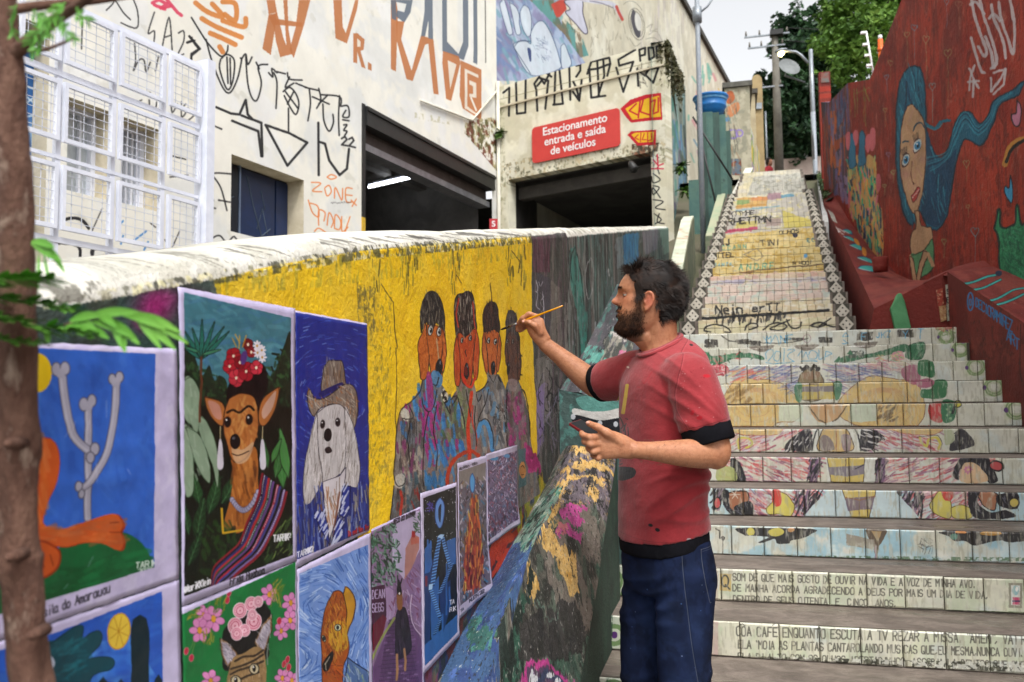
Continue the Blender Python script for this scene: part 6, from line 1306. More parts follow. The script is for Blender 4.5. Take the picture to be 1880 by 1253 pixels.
for a,b_ in zip(A_,B_):
    for j in range(5):
        p=a.lerp(b_,j/4);vs.append(p+Vector((0,0,.02*mnoise.noise(p*3))))
mb.add(vs,[(i*5+j,i*5+j+1,(i+1)*5+j+1,(i+1)*5+j)for i in range(len(A_)-1)for j in range(4)],True)
cv_k=Canvas('red_ledge2_paint',330,800,(1.0,7.6,EYE+.6),(1.3,0,0),(0,6.2,2.6),'#80302a')
art_ledge2(cv_k);m_l2=cv_k.finish(rough=.75,bs=.6,bd=.012,bscale=40,var=.2,vscale=4)
mb.build('ledge_top',m_l2,led2)
mb=MB();vs=[]
for a in A_:vs+=[tuple(a),(a.x-.07,a.y,a.z-.75)]
mb.add(vs,[(2*i,2*i+1,2*i+3,2*i+2)for i in range(len(A_)-1)]).build('ledge_side',red_m,led2)
pg=mat('green_post_paint','#5d9a6a','#4c8659',scale=8,bs=.4)
a=WY(1659,600,YF-.06);bq=WY(1650,556,YF-.06);top=WY(1646,541,YF+.02)
mb=MB().prism([(a.x-.062,YF-.05,a.z-.02),(a.x+.062,YF-.05,a.z-.02),(bq.x+.052,YF-.05,bq.z),(top.x+.028,YF-.05,top.z),(top.x+.002,YF-.05,top.z+.004),(bq.x-.062,YF-.05,bq.z-.045)],(0,.09,0))
mb.build('stub_post',pg,bevel=.008,label='short green painted stub post at the front corner of the long red ledge',cat='post')
def plaque(px,lab,paint,base):
    c=[WY(x,y,YF-.012)for x,y in px]
    o=MB().prism([tuple(q_)for q_ in c],(0,.01,0));cvp=Canvas('plaque_'+lab[:6],60,90,(min(q_.x for q_ in c),YF-.012,min(q_.z for q_ in c)),(max(q_.x for q_ in c)-min(q_.x for q_ in c),0,0),(0,0,max(q_.z for q_ in c)-min(q_.z for q_ in c)),base)
    paint(cvp,px);ob=o.build('picture_tile',cvp.finish(rough=.3,bs=0,var=.1));tag(ob,lab,'tile','picture tiles on the red ledge front')
def pt1(c,p):c.tf(1480,420,.2554).strokes([(935,440),(985,430),(990,550),(945,555)],30,['#8c2a24','#d8b690','#5a1c1a'],14,5,jit=90)
def pt2(c,p):c.tf(1480,420,.2554).text('SOS',1012,470,34,6,'#141414',0,.5);c.text('EB',1012,530,34,6,'#141414',0,.7)
def pt3(c,p):c.tf(1480,420,.2554).strokes([(960,555),(1005,550),(1010,650),(965,670)],30,['#c99a78','#8c4a34','#d8c690'],14,5,jit=90)
def pt4(c,p):c.tf(1480,420,.2554).strokes([(1050,530),(1105,510),(1110,645),(1055,655)],30,['#5b93b5','#e8e6d8','#d4b060','#39678a'],18,6,jit=30,ang=60)
T6=lambda L:[(1480+x*.2554,420+y*.2554)for x,y in L]
plaque(T6([(935,440),(982,428),(992,548),(948,560)]),'narrow dark red picture tile, leftmost on the red ledge front',pt1,'#a64a3a')
plaque(T6([(1003,405),(1044,396),(1050,520),(1012,540)]),'white tile with black scribble, highest on the red ledge front',pt2,'#ddd8c4')
plaque(T6([(955,560),(1005,550),(1010,655),(970,672)]),'orange brown tile under the dark red one',pt3,'#b98a60')
plaque(T6([(1050,528),(1106,512),(1112,648),(1058,660)]),'blue and white tile lowest and rightmost on the ledge front',pt4,'#c6c6b4')
plaque(T6([(1010,545),(1046,530),(1052,655),(1016,665)]),'pale tile between the orange and the blue one',lambda c,p:c.tf(1480,420,.2554).strokes([(1012,550),(1044,535),(1048,650),(1018,660)],14,['#333','#999080'],14,4),'#c8c2aa')
c0=WD(1616,484,8.4)
mb=MB();pr=[(0,.0),(.068,0),(.072,.05),(.076,.11),(.080,.135),(.068,.14),(.06,.09),(0,.08)]
vs=[];n=18
for r_,z_ in pr:
    for i in range(n):vs.append((c0.x+.75+max(r_,.001)*math.cos(2*pi*i/n),c0.y+1.2,0)if 0 else(c0.x+max(r_,.001)*math.cos(2*pi*i/n),c0.y+max(r_,.001)*math.sin(2*pi*i/n),c0.z-.08+z_))
mb.add(vs,[(i*n+j,i*n+(j+1)%n,(i+1)*n+(j+1)%n,(i+1)*n+j)for i in range(len(pr)-1)for j in range(n)],True)
mb.build('flower_pot',red_m,label='small red painted pot on the ledge below the painted bare feet',cat='pot')
# ================================================================== POSTERS PASTED ON THE WALL
def poster(fn,quad,label,res,off=.002,name='poster',curl=0,seed=0,rip=.0024):
    q=[WX(x,y,XW+off)for x,y in quad]     # TL TR BR BL
    ys=[p.y for p in q];zs=[p.z for p in q];y0,y1,z0,z1=min(ys)-.01,max(ys)+.01,min(zs)-.01,max(zs)+.01
    k=res;cv=Canvas('poster_print_%d'%seed,int((y1-y0)*k),int((z1-z0)*k),(XW+off,y0,z0),(0,y1-y0,0),(0,0,z1-z0),'#c6bedb')
    fn(cv);cv.cm=None;cv.img=cv.img.clip(0,1)**1.13*(.93+.12*fbm(cv.H,cv.W,46,4)[...,None]);m=cv.finish(rough=.42,bs=.22,bd=.003,bscale=45,var=.10,vscale=14,spec=.4,grime=('#8d8798',60,.70,.35))
    n=40;vs=[];R=seed*3.7
    for sidei in(0,1):
        for i in range(n+1):
            for j in range(n+1):
                u,v=i/n,j/n;a=q[0].lerp(q[1],u);b=q[3].lerp(q[2],u);p=a.lerp(b,v)
                e=min(u,v,1-u,1-v);r=rip*(.35+.5*mnoise.noise(Vector((p.y*14+R,p.z*9,R)))+1.1*max(0,mnoise.noise(Vector((p.y*5+p.z*4,p.z*34+R,1)))-.12)+.9*max(0,.12-abs(mnoise.noise(Vector((p.y*11+R,p.z*16,4)))))*4)
                if e<.004:p=p+Vector((0,.0014*mnoise.noise(Vector((0,p.z*60,R))),.0014*mnoise.noise(Vector((0,p.y*60,R)))))
                if curl:r+=curl*max(0,(u+v-1.55))**2
                vs.append((p.x+.0008+max(0,r)-(.0007 if sidei else 0),p.y,p.z))
    m1=(n+1)**2;fs=[]
    for i in range(n):
        for j in range(n):
            a=i*(n+1)+j;fs.append((a,a+1,a+n+2,a+n+1));fs.append((a+m1,a+n+1+m1,a+n+2+m1,a+1+m1))
    bd=[i*(n+1)for i in range(n+1)]+[n*(n+1)+j for j in range(1,n+1)]+[i*(n+1)+n for i in range(n-1,-1,-1)]+[j for j in range(n-1,0,-1)]
    for i in range(len(bd)):a,b=bd[i],bd[(i+1)%len(bd)];fs.append((a,b,b+m1,a+m1))
    mb=MB();mb.add(vs,fs,True);return mb.build(name,m,label=label,cat='poster',group='posters pasted on the mural wall')
poster(p_bones,[(-60,624),(322,641),(326,1063),(-60,1196)],'poster of grey bones and an orange foot on a green hill under a blue sky',1500,seed=1)
poster(p_lemon,[(-60,1198),(327,1065),(334,1420),(-60,1640)],'poster with a lemon slice and dark teal shapes, lowest on the left',1300,seed=2,off=.0015)
poster(p_jungle,[(326,527),(540,567),(543,1029),(333,1114)],'poster of a tan dog with red flowers on its head in a jungle',1500,seed=3,off=.0036)
poster(p_cat,[(333,1116),(544,1030),(548,1330),(337,1460)],'green poster of a striped cat with pink roses between its ears',1300,seed=4,off=.003)
poster(p_hat,[(541,571),(673,594),(677,974),(543,1043)],'poster of a white long haired dog in a felt hat on deep blue',1300,seed=5,off=.0024)
poster(p_swirl,[(544,1046),(679,978),(683,1290),(549,1400)],'poster of an orange dog head on a swirling pale blue background',1200,seed=6,off=.003)
poster(p_street,[(681,972),(771,930),(778,1262),(684,1345)],'poster of a dark caped dog on a purple cobbled street',1000,seed=7)
poster(p_stairs,[(771,906),(837,886),(843,1167),(776,1239)],'black poster of blue staircases under a blue moon',1000,seed=8,off=.0036)
poster(p_tower,[(839,851),(893,836),(897,1083),(843,1137)],'poster of a rust red tower over a grey crowded city',900,seed=9,curl=.08)
poster(p_map,[(892,834),(949,817),(950,962),(895,1004)],'small poster densely scribbled in violet and grey, rightmost of all',900,seed=10,off=.0036,curl=.06)

# ================================================================== WHITE BUILDING
Cc=WX(1219,78,-.88);dW=Vector((-.93,.368,0)).normalized();nW=Vector((-dW.y,dW.x,0))
FL=WP(912,160,Cc,(nW.x,nW.y,0));FL.z=0;Cc0=Vector((Cc.x,Cc.y,0))
dF=Vector((.177,.984,0)).normalized();nF=Vector((dF.y,-dF.x,0))      # normal towards the stair
def FP(px,py,off=0):
    p=WP(px,py,FL+nF*off,nF);return(p-FL).dot(dF),p.z
def FQ(v,z,off=0):p=FL+dF*v+nF*off;return Vector((p.x,p.y,z))
v_l=FP(-150,300)[0]
cv=Canvas('facade_paint',1300,900,FQ(v_l,1.0),dF*(-v_l+.02),(0,0,7.0),'#e2dfd4');art_facade(cv)
m_fac=cv.finish(rough=.85,bs=.35,bd=.006,bscale=30,var=.07,vscale=2)
cv=Canvas('upper_mural_paint',1500,760,FQ(0.02,EYE+1.5),dF*26,(0,0,13.2),'#d2ccb8');art_facade2(cv)
m_fac2=cv.finish(rough=.85,bs=.35,bd=.006,bscale=30,var=.12,vscale=2,grime=('#6b6658',2.2,.62,.5))
HT=EYE+14.6
bld=empty('white_building',FQ(-2,0),'tall white graffitied building with a garage opening and a faded blue mural','building')
g0,gz=FP(664,190);g1,_=FP(903,340);gar=(g0,g1,1.5,gz)
w0,wz1=FP(425,283);w1,_=FP(558,330);wz0=FP(424,425)[1];win_=(w0,w1,wz0,wz1)
b0,bz1=FP(126,178);b1,_=FP(205,180);bz0=FP(126,350)[1];winb=(b0,b1,bz0,bz1)
c0_,cz1=FP(224,214);c1_,_=FP(292,240);cz0=FP(222,372)[1];winc=(c0_,c1_,cz0,cz1)
d0_,dz1=FP(0,14);d1_,_=FP(92,60);door=(d0_,d1_,1.6,dz1)
holes=[gar,win_,winb,winc,door]
us=sorted({v_l-4,0.0}|{h_[0]for h_ in holes}|{h_[1]for h_ in holes});zs=sorted({.5,HT}|{h_[2]for h_ in holes}|{h_[3]for h_ in holes})
mb=MB()
for i in range(len(us)-1):
    for j in range(len(zs)-1):
        um,zm=(us[i]+us[i+1])/2,(zs[j]+zs[j+1])/2
        if any(h_[0]<um<h_[1]and h_[2]<zm<h_[3]for h_ in holes):continue
        mb.add([FQ(us[i],zs[j]),FQ(us[i+1],zs[j]),FQ(us[i+1],zs[j+1]),FQ(us[i],zs[j+1])],[(0,1,2,3)])
mb.build('painted_facade',m_fac,bld)
MB().add([FQ(0,.5),FQ(26,.5),FQ(26,HT),FQ(0,HT)],[(0,1,2,3)]).build('mural_facade',m_fac2,bld)
mb=MB();mb.prism([FQ(v_l-4,HT,-9),FQ(v_l-4,HT,.12),FQ(26.1,HT,.12),FQ(26.1,HT,-9)],(0,0,.22));mb.build('roof',mat('roof_edge_dark','#4a4740','#34312c',scale=3),bld)
rev=mat('plaster_reveal','#cfc6b0','#b8ae96','#958a70',scale=4,bs=.3)
def reveal(h_,d=.28,m=rev,floor=True):
    v0,v1,z0,z1=h_;mb=MB()
    for a,b in(((v0,z0),(v0,z1)),((v0,z1),(v1,z1)),((v1,z1),(v1,z0)))+(((v1,z0),(v0,z0)),)*floor:
        mb.add([FQ(a[0],a[1]),FQ(b[0],b[1]),FQ(b[0],b[1],-d),FQ(a[0],a[1],-d)],[(0,1,2,3)])
    mb.build('reveal',m,bld)
for h_ in(win_,winb,winc,door):reveal(h_)
navy=mat('navy_painted_metal','#0e1626','#0a101c',scale=3,rough=.45,bs=.1,spec=.5)
blu=mat('blue_painted_metal','#142c58','#102347',scale=3,rough=.4,bs=.1,spec=.5)
def FB(mb,v0,v1,z0,z1,o0,o1):
    return mb.add([FQ(v0,z0,o0),FQ(v1,z0,o0),FQ(v1,z0,o1),FQ(v0,z0,o1),FQ(v0,z1,o0),FQ(v1,z1,o0),FQ(v1,z1,o1),FQ(v0,z1,o1)],[(0,3,2,1),(4,5,6,7),(0,1,5,4),(1,2,6,5),(2,3,7,6),(3,0,4,7)])
v0,v1,z0,z1=win_
wf=FB(MB(),v0,v1,z0,z1,-.30,-.27).build('window',navy,bld)
for k,(a,b,m)in enumerate(((0.01,.30,navy),(.33,.80,blu),(.82,.99,blu))):
    mb=FB(MB(),v0+(v1-v0)*a,v0+(v1-v0)*b,z0+.03,z1-.03,-.27,-.245);mb.build('shutter_panel',m,wf)
mb=FB(MB(),v0+(v1-v0)*.305,v0+(v1-v0)*.325,z0,z1,-.27,-.235);mb.build('window_bar',mat('bright_steel','#8a9cb8','#7a8aa4',rough=.3,metal=.6,bs=0),wf)
scr=mat('scratch_marks','#5f6b78','#4a5866',bs=0)
mb=MB();R=random.Random(11)
for L in[[(.12,.6),(.2,.7),(.16,.5),(.24,.55)],[(.14,.3),(.2,.4),(.22,.25)],[(.4,.9),(.5,.5),(.62,.1)],[(.55,.2),(.62,.5),(.7,.15)],[(.6,.75),(.66,.5)],[(.74,.25),(.62,.12),(.7,.05)]]:
    mb.tube([FQ(v0+(v1-v0)*a,z0+(z1-z0)*b,-.243)for a,b in L],.007,4)
mb.build('scratches',scr,wf)
glass=mat('dusty_glass','#9aa2a6','#b4babc',scale=4,rough=.3,bs=.1,spec=.6);wht=mat('white_painted_steel','#dde0ea','#cfd3df',scale=6,rough=.5,bs=.1,bscale=80)
for(v0,v1,z0,z1),nb in((winb,2),(winc,6)):
    wf=FB(MB(),v0,v1,z0,z1,-.28,-.26).build('window',glass,bld)
    for a,b,c_,d in((v0,v0+.05,z0,z1),(v1-.05,v1,z0,z1),(v0+.05,v1-.05,z0,z0+.05),(v0+.05,v1-.05,z1-.05,z1)):FB(MB(),a,b,c_,d,-.26,-.2).build('window_frame',wht,wf)
    for i in range(nb):x=v0+(v1-v0)*(i+1)/(nb+1);FB(MB(),x-.012,x+.012,z0+.05,z1-.05,-.255,-.22).build('window_bar',wht,wf)
v0,v1,z0,z1=door
cvd=Canvas('blue_door_paint',160,420,FQ(v0,z0,-.2),dF*(v1-v0),(0,0,z1-z0),'#2a5f9c');cvd.tf(0,0,.3831)
for L in[[(110,410),(200,450),(210,520),(170,500),(110,450)],[(120,500),(190,440),(140,420)],[(130,560),(200,540),(190,490)],[(150,750),(180,800),(160,860)]]:cvd.line(L,9,'#c8d4e0',.85,True)
cvd.spray(170,640,40,'#b8c8da',.8,60);cvd.spray(160,740,30,'#a8c0da',.6)
dr=FB(MB(),v0,v1,z0,z1,-.24,-.2).build('door',cvd.finish(rough=.5,bs=.1,var=.1),bld)
v0,v1,z0,z1=gar
blk=mat('black_painted_steel','#1b1b1c','#242423',scale=5,rough=.5,bs=.1);yel=mat('yellow_jamb_paint','#c9a63c','#b8942c',scale=6,bs=.2)
zj=FP(662,398)[1]
FB(MB(),v0-.0,v0+.07,zj,z1,-.1,.02).build('door_jamb',blk,bld);FB(MB(),v0-.0,v0+.07,z0,zj-.003,-.1,.02).build('door_jamb',yel,bld)
zb=FP(664,243)[1]
sh=FB(MB(),v0+.07,v1+.05,z1-.30,z1-.02,-.35,.05).build('shutter_box',blk,bld)
FB(MB(),v0+.07,v1+.05,z1-.09,z1-.05,.05,.075).build('box_lip',blk,sh);FB(MB(),v0+.07,v1,z1-.52,z1-.30,-.30,-.12).build('rolled_shutter',mat('rolled_shutter_grime','#4c433e','#3a302c','#6a5c54',scale=4,rough=.6),sh)
FB(MB(),v0+.07,v1,z1-.62,z1-.52,-.30,-.05).build('bottom_rail',mat('aluminium_rail','#8c8d92','#76777c',scale=6,rough=.4,metal=.5,bs=.1),sh)
mb=MB();D=7.5;zc=z1+.02
a,b,c_,d=FQ(v0-.6,0,-.30),FQ(v1+.02,0,-.30),FQ(v1+.02,0,-D),FQ(v0-.6,0,-D)
def qz(p,z):return Vector((p.x,p.y,z))
mb.add([qz(a,zc),qz(b,zc),qz(c_,zc),qz(d,zc),qz(a,1.4),qz(b,1.4),qz(c_,1.4),qz(d,1.4)],[(0,1,2,3),(4,5,6,7),(1,2,6,5),(2,3,7,6),(3,0,4,7)]);mb.build('garage_room',dark_in,bld)
for i in range(4):FB(MB(),v0-.5,v1,zc-.16,zc-.001,-1.6-i*1.5,-1.42-i*1.5).build('ceiling_beam',dark_in,bld)
tube_m=mat('lit_tube','#ffffff','#ffffff',bs=0,emit=('#f4f8ff',9))
def lamp_tube(pa,pb,label,zz):
    A_,B_=WZ(*pa,zz),WZ(*pb,zz);L=empty('tube_lamp',tuple(A_.lerp(B_,.5)),label,'lamp','fluorescent tubes in the garage')
    MB().tube([A_,B_],.022,8).build('tube',tube_m,L);MB().tube([A_+Vector((0,0,.06)),B_+Vector((0,0,.06))],.04,4).build('lamp_body',wht,L)
lamp_tube((677,344),(768,323),'lit fluorescent tube under the ceiling of the left garage opening',zc-.26)
s_m=mat('red_sign_paint','#b8232c','#a81e28',scale=5,rough=.4,bs=.05);white_p=mat('white_letter_paint','#e9e9e6','#dedede',bs=0,rough=.5)
def text_mesh(t,size,align='CENTER',space=1.0,ex=.002):
    cu=bpy.data.curves.new('lettering','FONT');cu.body=t;cu.size=size;cu.align_x=align;cu.space_line=space;cu.extrude=ex;cu.offset=size*.012
    o=bpy.data.objects.new('tmp',cu);COL.objects.link(o);dg=bpy.context.evaluated_depsgraph_get();me=bpy.data.meshes.new_from_object(o.evaluated_get(dg));bpy.data.objects.remove(o);return me
def lay(me,name,m,origin,ux,uz,parent):
    ux,uz=ux.normalized(),uz.normalized();n=ux.cross(uz);M=Matrix((ux,uz,n)).transposed().to_4x4();M.translation=origin
    me.transform(M);me.materials.clear();me.materials.append(m);return link(name,me,parent)
v_s,zs_=FP(906,402,.06)
sg=empty('sign',FQ(v_s,zs_-.3,.06),'small red vertical sign with white letters on the pier between the openings','sign')
p0,p1=FQ(v_s-.12,zs_,.06),FQ(v_s+.02,zs_,.06)
r_=Vector((.97,.24,0)).normalized();o_=WP(906,402,p0,(-.24,.97,0))
MB().prism([o_-r_*.075+Vector((0,0,-.7)),o_+r_*.075+Vector((0,0,-.7)),o_+r_*.075,o_-r_*.075],Vector((-.24,.97,0))*.03).build('board',s_m,sg)
for i,ch in enumerate('SAID'):lay(text_mesh(ch,.15),'lettering',white_p,o_+Vector((.24,-.97,0))*.004+Vector((0,0,-.145-i*.16)),r_,Vector((0,0,1)),sg)
pier=mat('stained_pier','#d3ccb6','#b8ac8c','#8c6a4c',scale=4,bs=.3)

# ================================================================== WING WITH THE PARKING SIGN
Wl=(Cc0-FL).length;eW=(Cc0-FL).normalized();nV=Vector((eW.y,-eW.x,0))   # outward (towards the viewer)
def WQ(u,z,off=0):p=FL+eW*u+nV*off;return Vector((p.x,p.y,z))
def WPx(px,py,off=0):p=WP(px,py,FL+nV*off,nV);return(p-FL).dot(eW),p.z
WT=(WPx(915,160)[1]+WPx(1213,78)[1])/2
cv=Canvas('wing_paint',560,900,WQ(-.02,1.5),eW*(Wl+.04),(0,0,WT-1.5+.1),'#e0dcc6');art_wing(cv);m_wing=cv.finish(rough=.85,bs=.4,bd=.008,bscale=30,var=.08,vscale=3)
wing=empty('garage_wing',tuple(Cc0),'low cream garage wing with black lettering along its parapet above the red sign','building')
u0,zo0=WPx(934,325);u1,zo1=WPx(1195,285);zo=(zo0+zo1)/2
def wq(mb,u0,u1,z0,z1,o0,o1,zz0=None,zz1=None):
    return mb.add([WQ(u0,z0,o0),WQ(u1,z0,o0),WQ(u1,z0,o1),WQ(u0,z0,o1),WQ(u0,z1,o0),WQ(u1,z1,o0),WQ(u1,z1,o1),WQ(u0,z1,o1)],[(0,3,2,1),(4,5,6,7),(0,1,5,4),(1,2,6,5),(2,3,7,6),(3,0,4,7)])
wq(MB(),0,Wl,zo,WT,-.22,0).build('parapet_wall',m_wing,wing)
wq(MB(),0,u0,1.4,zo-.001,-.22,0).build('left_pier',m_wing,wing);wq(MB(),u1,Wl,1.4,zo-.001,-.22,0).build('right_pier',m_wing,wing)
zl_=WPx(1000,155)[1];zl_=WT-.42
wq(MB(),0,Wl,zl_,zl_+.03,0.001,.035).build('string_course',rev,wing)
wq(MB(),u0,u1,zo-.32,zo-.1,-.5,-.32).build('inner_beam',mat('dark_beam','#4a4640','#3a3733',scale=4),wing)
mb=MB();a,b=WQ(u0-.05,0,-.22),WQ(u1+.05,0,-.22);c_,d=b+Vector((-.1,6,0)),a+Vector((.2,5.5,0))
mb.add([qz(a,zo+.01),qz(b,zo+.01),qz(c_,zo+.01),qz(d,zo+.01),qz(a,1.4),qz(b,1.4),qz(c_,1.4),qz(d,1.4)],[(0,1,2,3),(4,5,6,7),(1,2,6,5),(2,3,7,6),(3,0,4,7)]);mb.build('garage_room',dark_in,wing)
MB().add([WQ(0,WT-.15,-.2),WQ(Wl,WT-.15,-.2),Vector((-.95,22,WT-.15)),FQ(8,WT-.15)],[(0,1,2,3)]).build('roof',conc,wing)
lamp_tube((938,416),(955,424),'lit tube low in the corner of the right garage opening',EYE+1.9)if False else None
side_pts=[(Cc0.y,WT),(15.3,WX(1240,172,-.88).z),(20,WX(1265,245,-.88).z),(22.5,WX(1272,262,-.88).z)]
cv=Canvas('wing_side_paint',500,400,(-.88,Cc0.y-.02,2.5),(0,10.6,0),(0,0,6.5),'#93a39a');art_wingside(cv);m_ws=cv.finish(rough=.85,bs=.5,bd=.02,bscale=12,var=.3,vscale=1.5)
mb=MB();vs=[]
for y,z in side_pts:vs+=[(-.88,y,1.0),(-.88,y,z),(-1.1,y,z),(-1.1,y,1.0)]
n=len(side_pts);mb.add(vs,[(i*4+j,i*4+(j+1)%4,(i+1)*4+(j+1)%4,(i+1)*4+j)for i in range(n-1)for j in range(4)]+[(4*n-4,4*n-3,4*n-2,4*n-1)]);mb.build('side_wall',m_ws,wing)
q=[WPx(977,235,.02),WPx(1137,199,.02),WPx(1140,268,.02),WPx(978,301,.02)]
su0,su1=(q[0][0]+q[3][0])/2,(q[1][0]+q[2][0])/2;cz0=(q[3][1]+q[2][1])/2;cz1=(q[0][1]+q[1][1])/2
sign=empty('sign',tuple(WQ(su0,cz0,.02)),'red rounded parking sign with three lines of white lettering on the cream wing','sign')
r=.07;pts=[]
for cx_,cz_,a0_ in((su1-r,cz1-r,0),(su0+r,cz1-r,pi/2),(su0+r,cz0+r,pi),(su1-r,cz0+r,1.5*pi)):
    for k in range(6):an=a0_+k*pi/10;pts.append(WQ(cx_+r*math.cos(an),cz_+r*math.sin(an),.015))
MB().prism(pts,nV*.02).build('board',mat('coral_sign_paint','#c8423c','#bf3c38',scale=3,rough=.45,bs=.05,spec=.4),sign)
Hs=cz1-cz0;Ws_=su1-su0
for t,k,xf in(('Estacionamento',0,.5),('entrada e saída',1,.5),('de veículos',2,.48)):
    me=text_mesh(t,Hs*.315);xs_=[v.co.x for v in me.vertices];w_=max(xs_)-min(xs_);sc=min(1,Ws_*.86/w_)
    me.transform(Matrix.Diagonal((sc,1,1,1)))
    lay(me,'lettering',white_p,WQ(su0+Ws_*xf,cz1-Hs*(.29+.285*k),.037),eW,Vector((0,0,1)),sign)
p=WQ(*WPx(1174,311),.25);fl_=empty('spot_lamp',tuple(p),'small black spotlight hanging in the top right corner of the right opening','lamp')
MB().tube([p+Vector((-.04,0,.07)),p+Vector((-.02,-.02,.03)),p+Vector((.03,-.04,-.07)),p+Vector((.045,-.05,-.09))],[.03,.06,.075,.06],12).build('lamp_head',blk,fl_)
MB().tube([p+Vector((0,.0,.0)),p+Vector((.12,.12,.0))],.012,6).build('arm',blk,fl_)
v1_,zz1=FP(1120 if 0 else 760,190,.02)
cond=mat('white_conduit','#d8d4c8','#c0bcac',bs=.1)
a=FQ(*FP(770,186),.03);b=FQ(*FP(864,222),.03);c_=FQ(*FP(909,168),.03)
MB().tube([a,b,c_],.02,8).build('conduit',cond,label='thin white conduit bent across the facade above the garage opening',cat='pipe')
p=FQ(-.06,0,.05);MB().tube([qz(p,2),qz(p,FP(908,150)[1])],.035,8).build('drain_pipe',cond,label='vertical stained drain pipe in the corner between facade and wing',cat='pipe')

# ================================================================== WHITE MESH GATE
def GP(px,py):return FP(px,py,1.3)
gate=empty('gate',FQ(GP(200,300)[0],2,1.3),'tall white steel gate of framed wire mesh panels in front of the blue door','gate')
gc=[(-40,16),(28,105),(113,207),(216,298),(308,366)]
hz=[(GP(209,153)[1],GP(209,52)[1]),(GP(209,290)[1],GP(209,186)[1]),(GP(209,442)[1],GP(209,330)[1])]
wire=mat('thin_white_wire','#c9ccd6','#b9bdc8',bs=0,rough=.5)
for(xa,xb)in gc:
    for(za,zb_)in hz:
        va,vb=GP(xa,300)[0],GP(xb,300)[0]
        mb=MB()
        FB(mb,va,va+.03,za,zb_,1.29,1.32);FB(mb,vb-.03,vb,za,zb_,1.29,1.32);FB(mb,va+.03,vb-.03,za,za+.032,1.29,1.32);FB(mb,va+.03,vb-.03,zb_-.032,zb_,1.29,1.32)
        pn=mb.build('gate_panel',wht,gate);mb=MB()
        n=5
        for i in range(1,n):v=va+(vb-va)*i/n;FB(mb,v-.0022,v+.0022,za+.032,zb_-.032,1.300,1.304)
        n=7
        for i in range(1,n):z=za+(zb_-za)*i/n;FB(mb,va+.03,vb-.03,z-.0022,z+.0022,1.305,1.309)
        mb.build('wire_mesh',wire,pn)
for za,zb_ in((hz[0][1],hz[0][1]+.07),(hz[1][1]+.035,hz[0][0]-.035 if hz[0][0]-.07>hz[1][1]else hz[1][1]+.08),(hz[2][1]+.035,hz[2][1]+.09),(hz[2][0]-.1,hz[2][0]-.03)):
    FB(MB(),GP(-60,300)[0],GP(368,300)[0],za+.008,max(za+.03,zb_-.02),1.26,1.285).build('gate_rail',wht,gate)
for px_ in(110,211,303):v=GP(px_,300)[0];FB(MB(),v-.02,v+.02,1.6,hz[0][1]+.05,1.24,1.279).build('gate_post',wht,gate)
v=GP(377,300)[0];FB(MB(),v-.045,v+.045,1.5,GP(377,112)[1],1.22,1.36).build('gate_post',wht,gate)

# ================================================================== UPPER END OF THE STAIR
galv=mat('galvanised_steel','#9aa0a6','#82888e','#6f7478',scale=6,rough=.45,metal=.5,bs=.1)
stick=mat('stickered_pole','#8f9499','#7f8790','#c0b8c0',scale=14,rough=.5,bs=.2,stretch=(1,1,1))
def pole(loc_px,Y,top_px,r0,r1,label,m=galv,name='lamp_post',arms=None,cat='lamp post'):
    b=WY(*loc_px,Y);t=WY(*top_px,Y);pl=empty(name,tuple(b),label,cat)
    MB().tube([(b.x,Y,b.z-.6),(b.x,Y,b.z+(t.z-b.z)*.45),(b.x,Y,t.z)],[r0,(r0+r1)/2,r1],12).build('pole',m,pl);return pl,Vector((b.x,Y,b.z)),Vector((b.x,Y,t.z))
pl,b,t=pole((1290,400),13.2,(1281,-160),.042,.034,'tall grey pole covered in stickers between the side wall and the stair',stick)
k=WY(1280,28,13.2);MB().tube([(b.x,13.2,k.z-.12),(b.x,13.2,k.z+.12)],.07,12).build('clamp',galv,pl);MB().tube([(b.x,13.2,k.z),(b.x+.16,13.2,k.z+.12),(b.x+.34,13.2,k.z+.38)],.016,6).build('bracket',galv,pl)
fn_=empty('plank_fence',tuple(WY(1300,390,14.6)),'dark green tall plank fence beside the stair below the blue tub','fence')
fm=mat('dark_green_planks','#2f3f3a','#3f5a52','#22282a',scale=5,rough=.8,bs=.5,stretch=(1,1,.25))
pk=[(1266,1283,330,410),(1284,1296,206,405),(1297,1308,205,402),(1309,1320,206,395),(1321,1332,210,380),(1333,1341,240,365)]
for i,(xa,xb,yt,yb)in enumerate(pk):
    Yk=14.6+i*.05;a=WY(xa,yb,Yk);b=WY(xb,yt,Yk);MB().box((a.x,Yk,a.z-1.5),(b.x,Yk+.05,b.z)).build('plank',fm if i%2 else mat('teal_plank_%s'%'abcdef'[i],'#3a5a58','#4c6a60','#2a3030',scale=4,bs=.5),fn_)
for L in(((1272,215),(1345,330)),((1285,250),(1320,400))):
    a,b=WY(*L[0],14.45),WY(*L[1],14.45);MB().tube([a,b],.018,6).build('rail',blk,fn_)
tc=WY(1305,200,15.0);tb=mat('blue_plastic','#1f6fb0','#1a5f9c','#5aa0d0',scale=4,rough=.4,bs=.1)
tub=empty('tub',tuple(tc),'big blue plastic tub standing on top of the dark plank fence','tub');mb=MB();n=24;vs=[]
pr=[(.26,-.18),(.30,-.05),(.33,.0),(.345,.03),(.33,.05),(.34,.14),(.37,.2),(.395,.23),(.39,.26),(.36,.25),(.31,.02),(.25,-.15)]
for r_,z_ in pr:
    for i in range(n):vs.append((tc.x+.78*r_*math.cos(2*pi*i/n),tc.y+.78*r_*math.sin(2*pi*i/n),tc.z+z_*.78))
mb.add(vs,[(i*n+j,i*n+(j+1)%n,(i+1)*n+(j+1)%n,(i+1)*n+j)for i in range(len(pr)-1)for j in range(n)]+[tuple(range(n))],True).build('body',tb,tub)
mb=MB();vs=[]
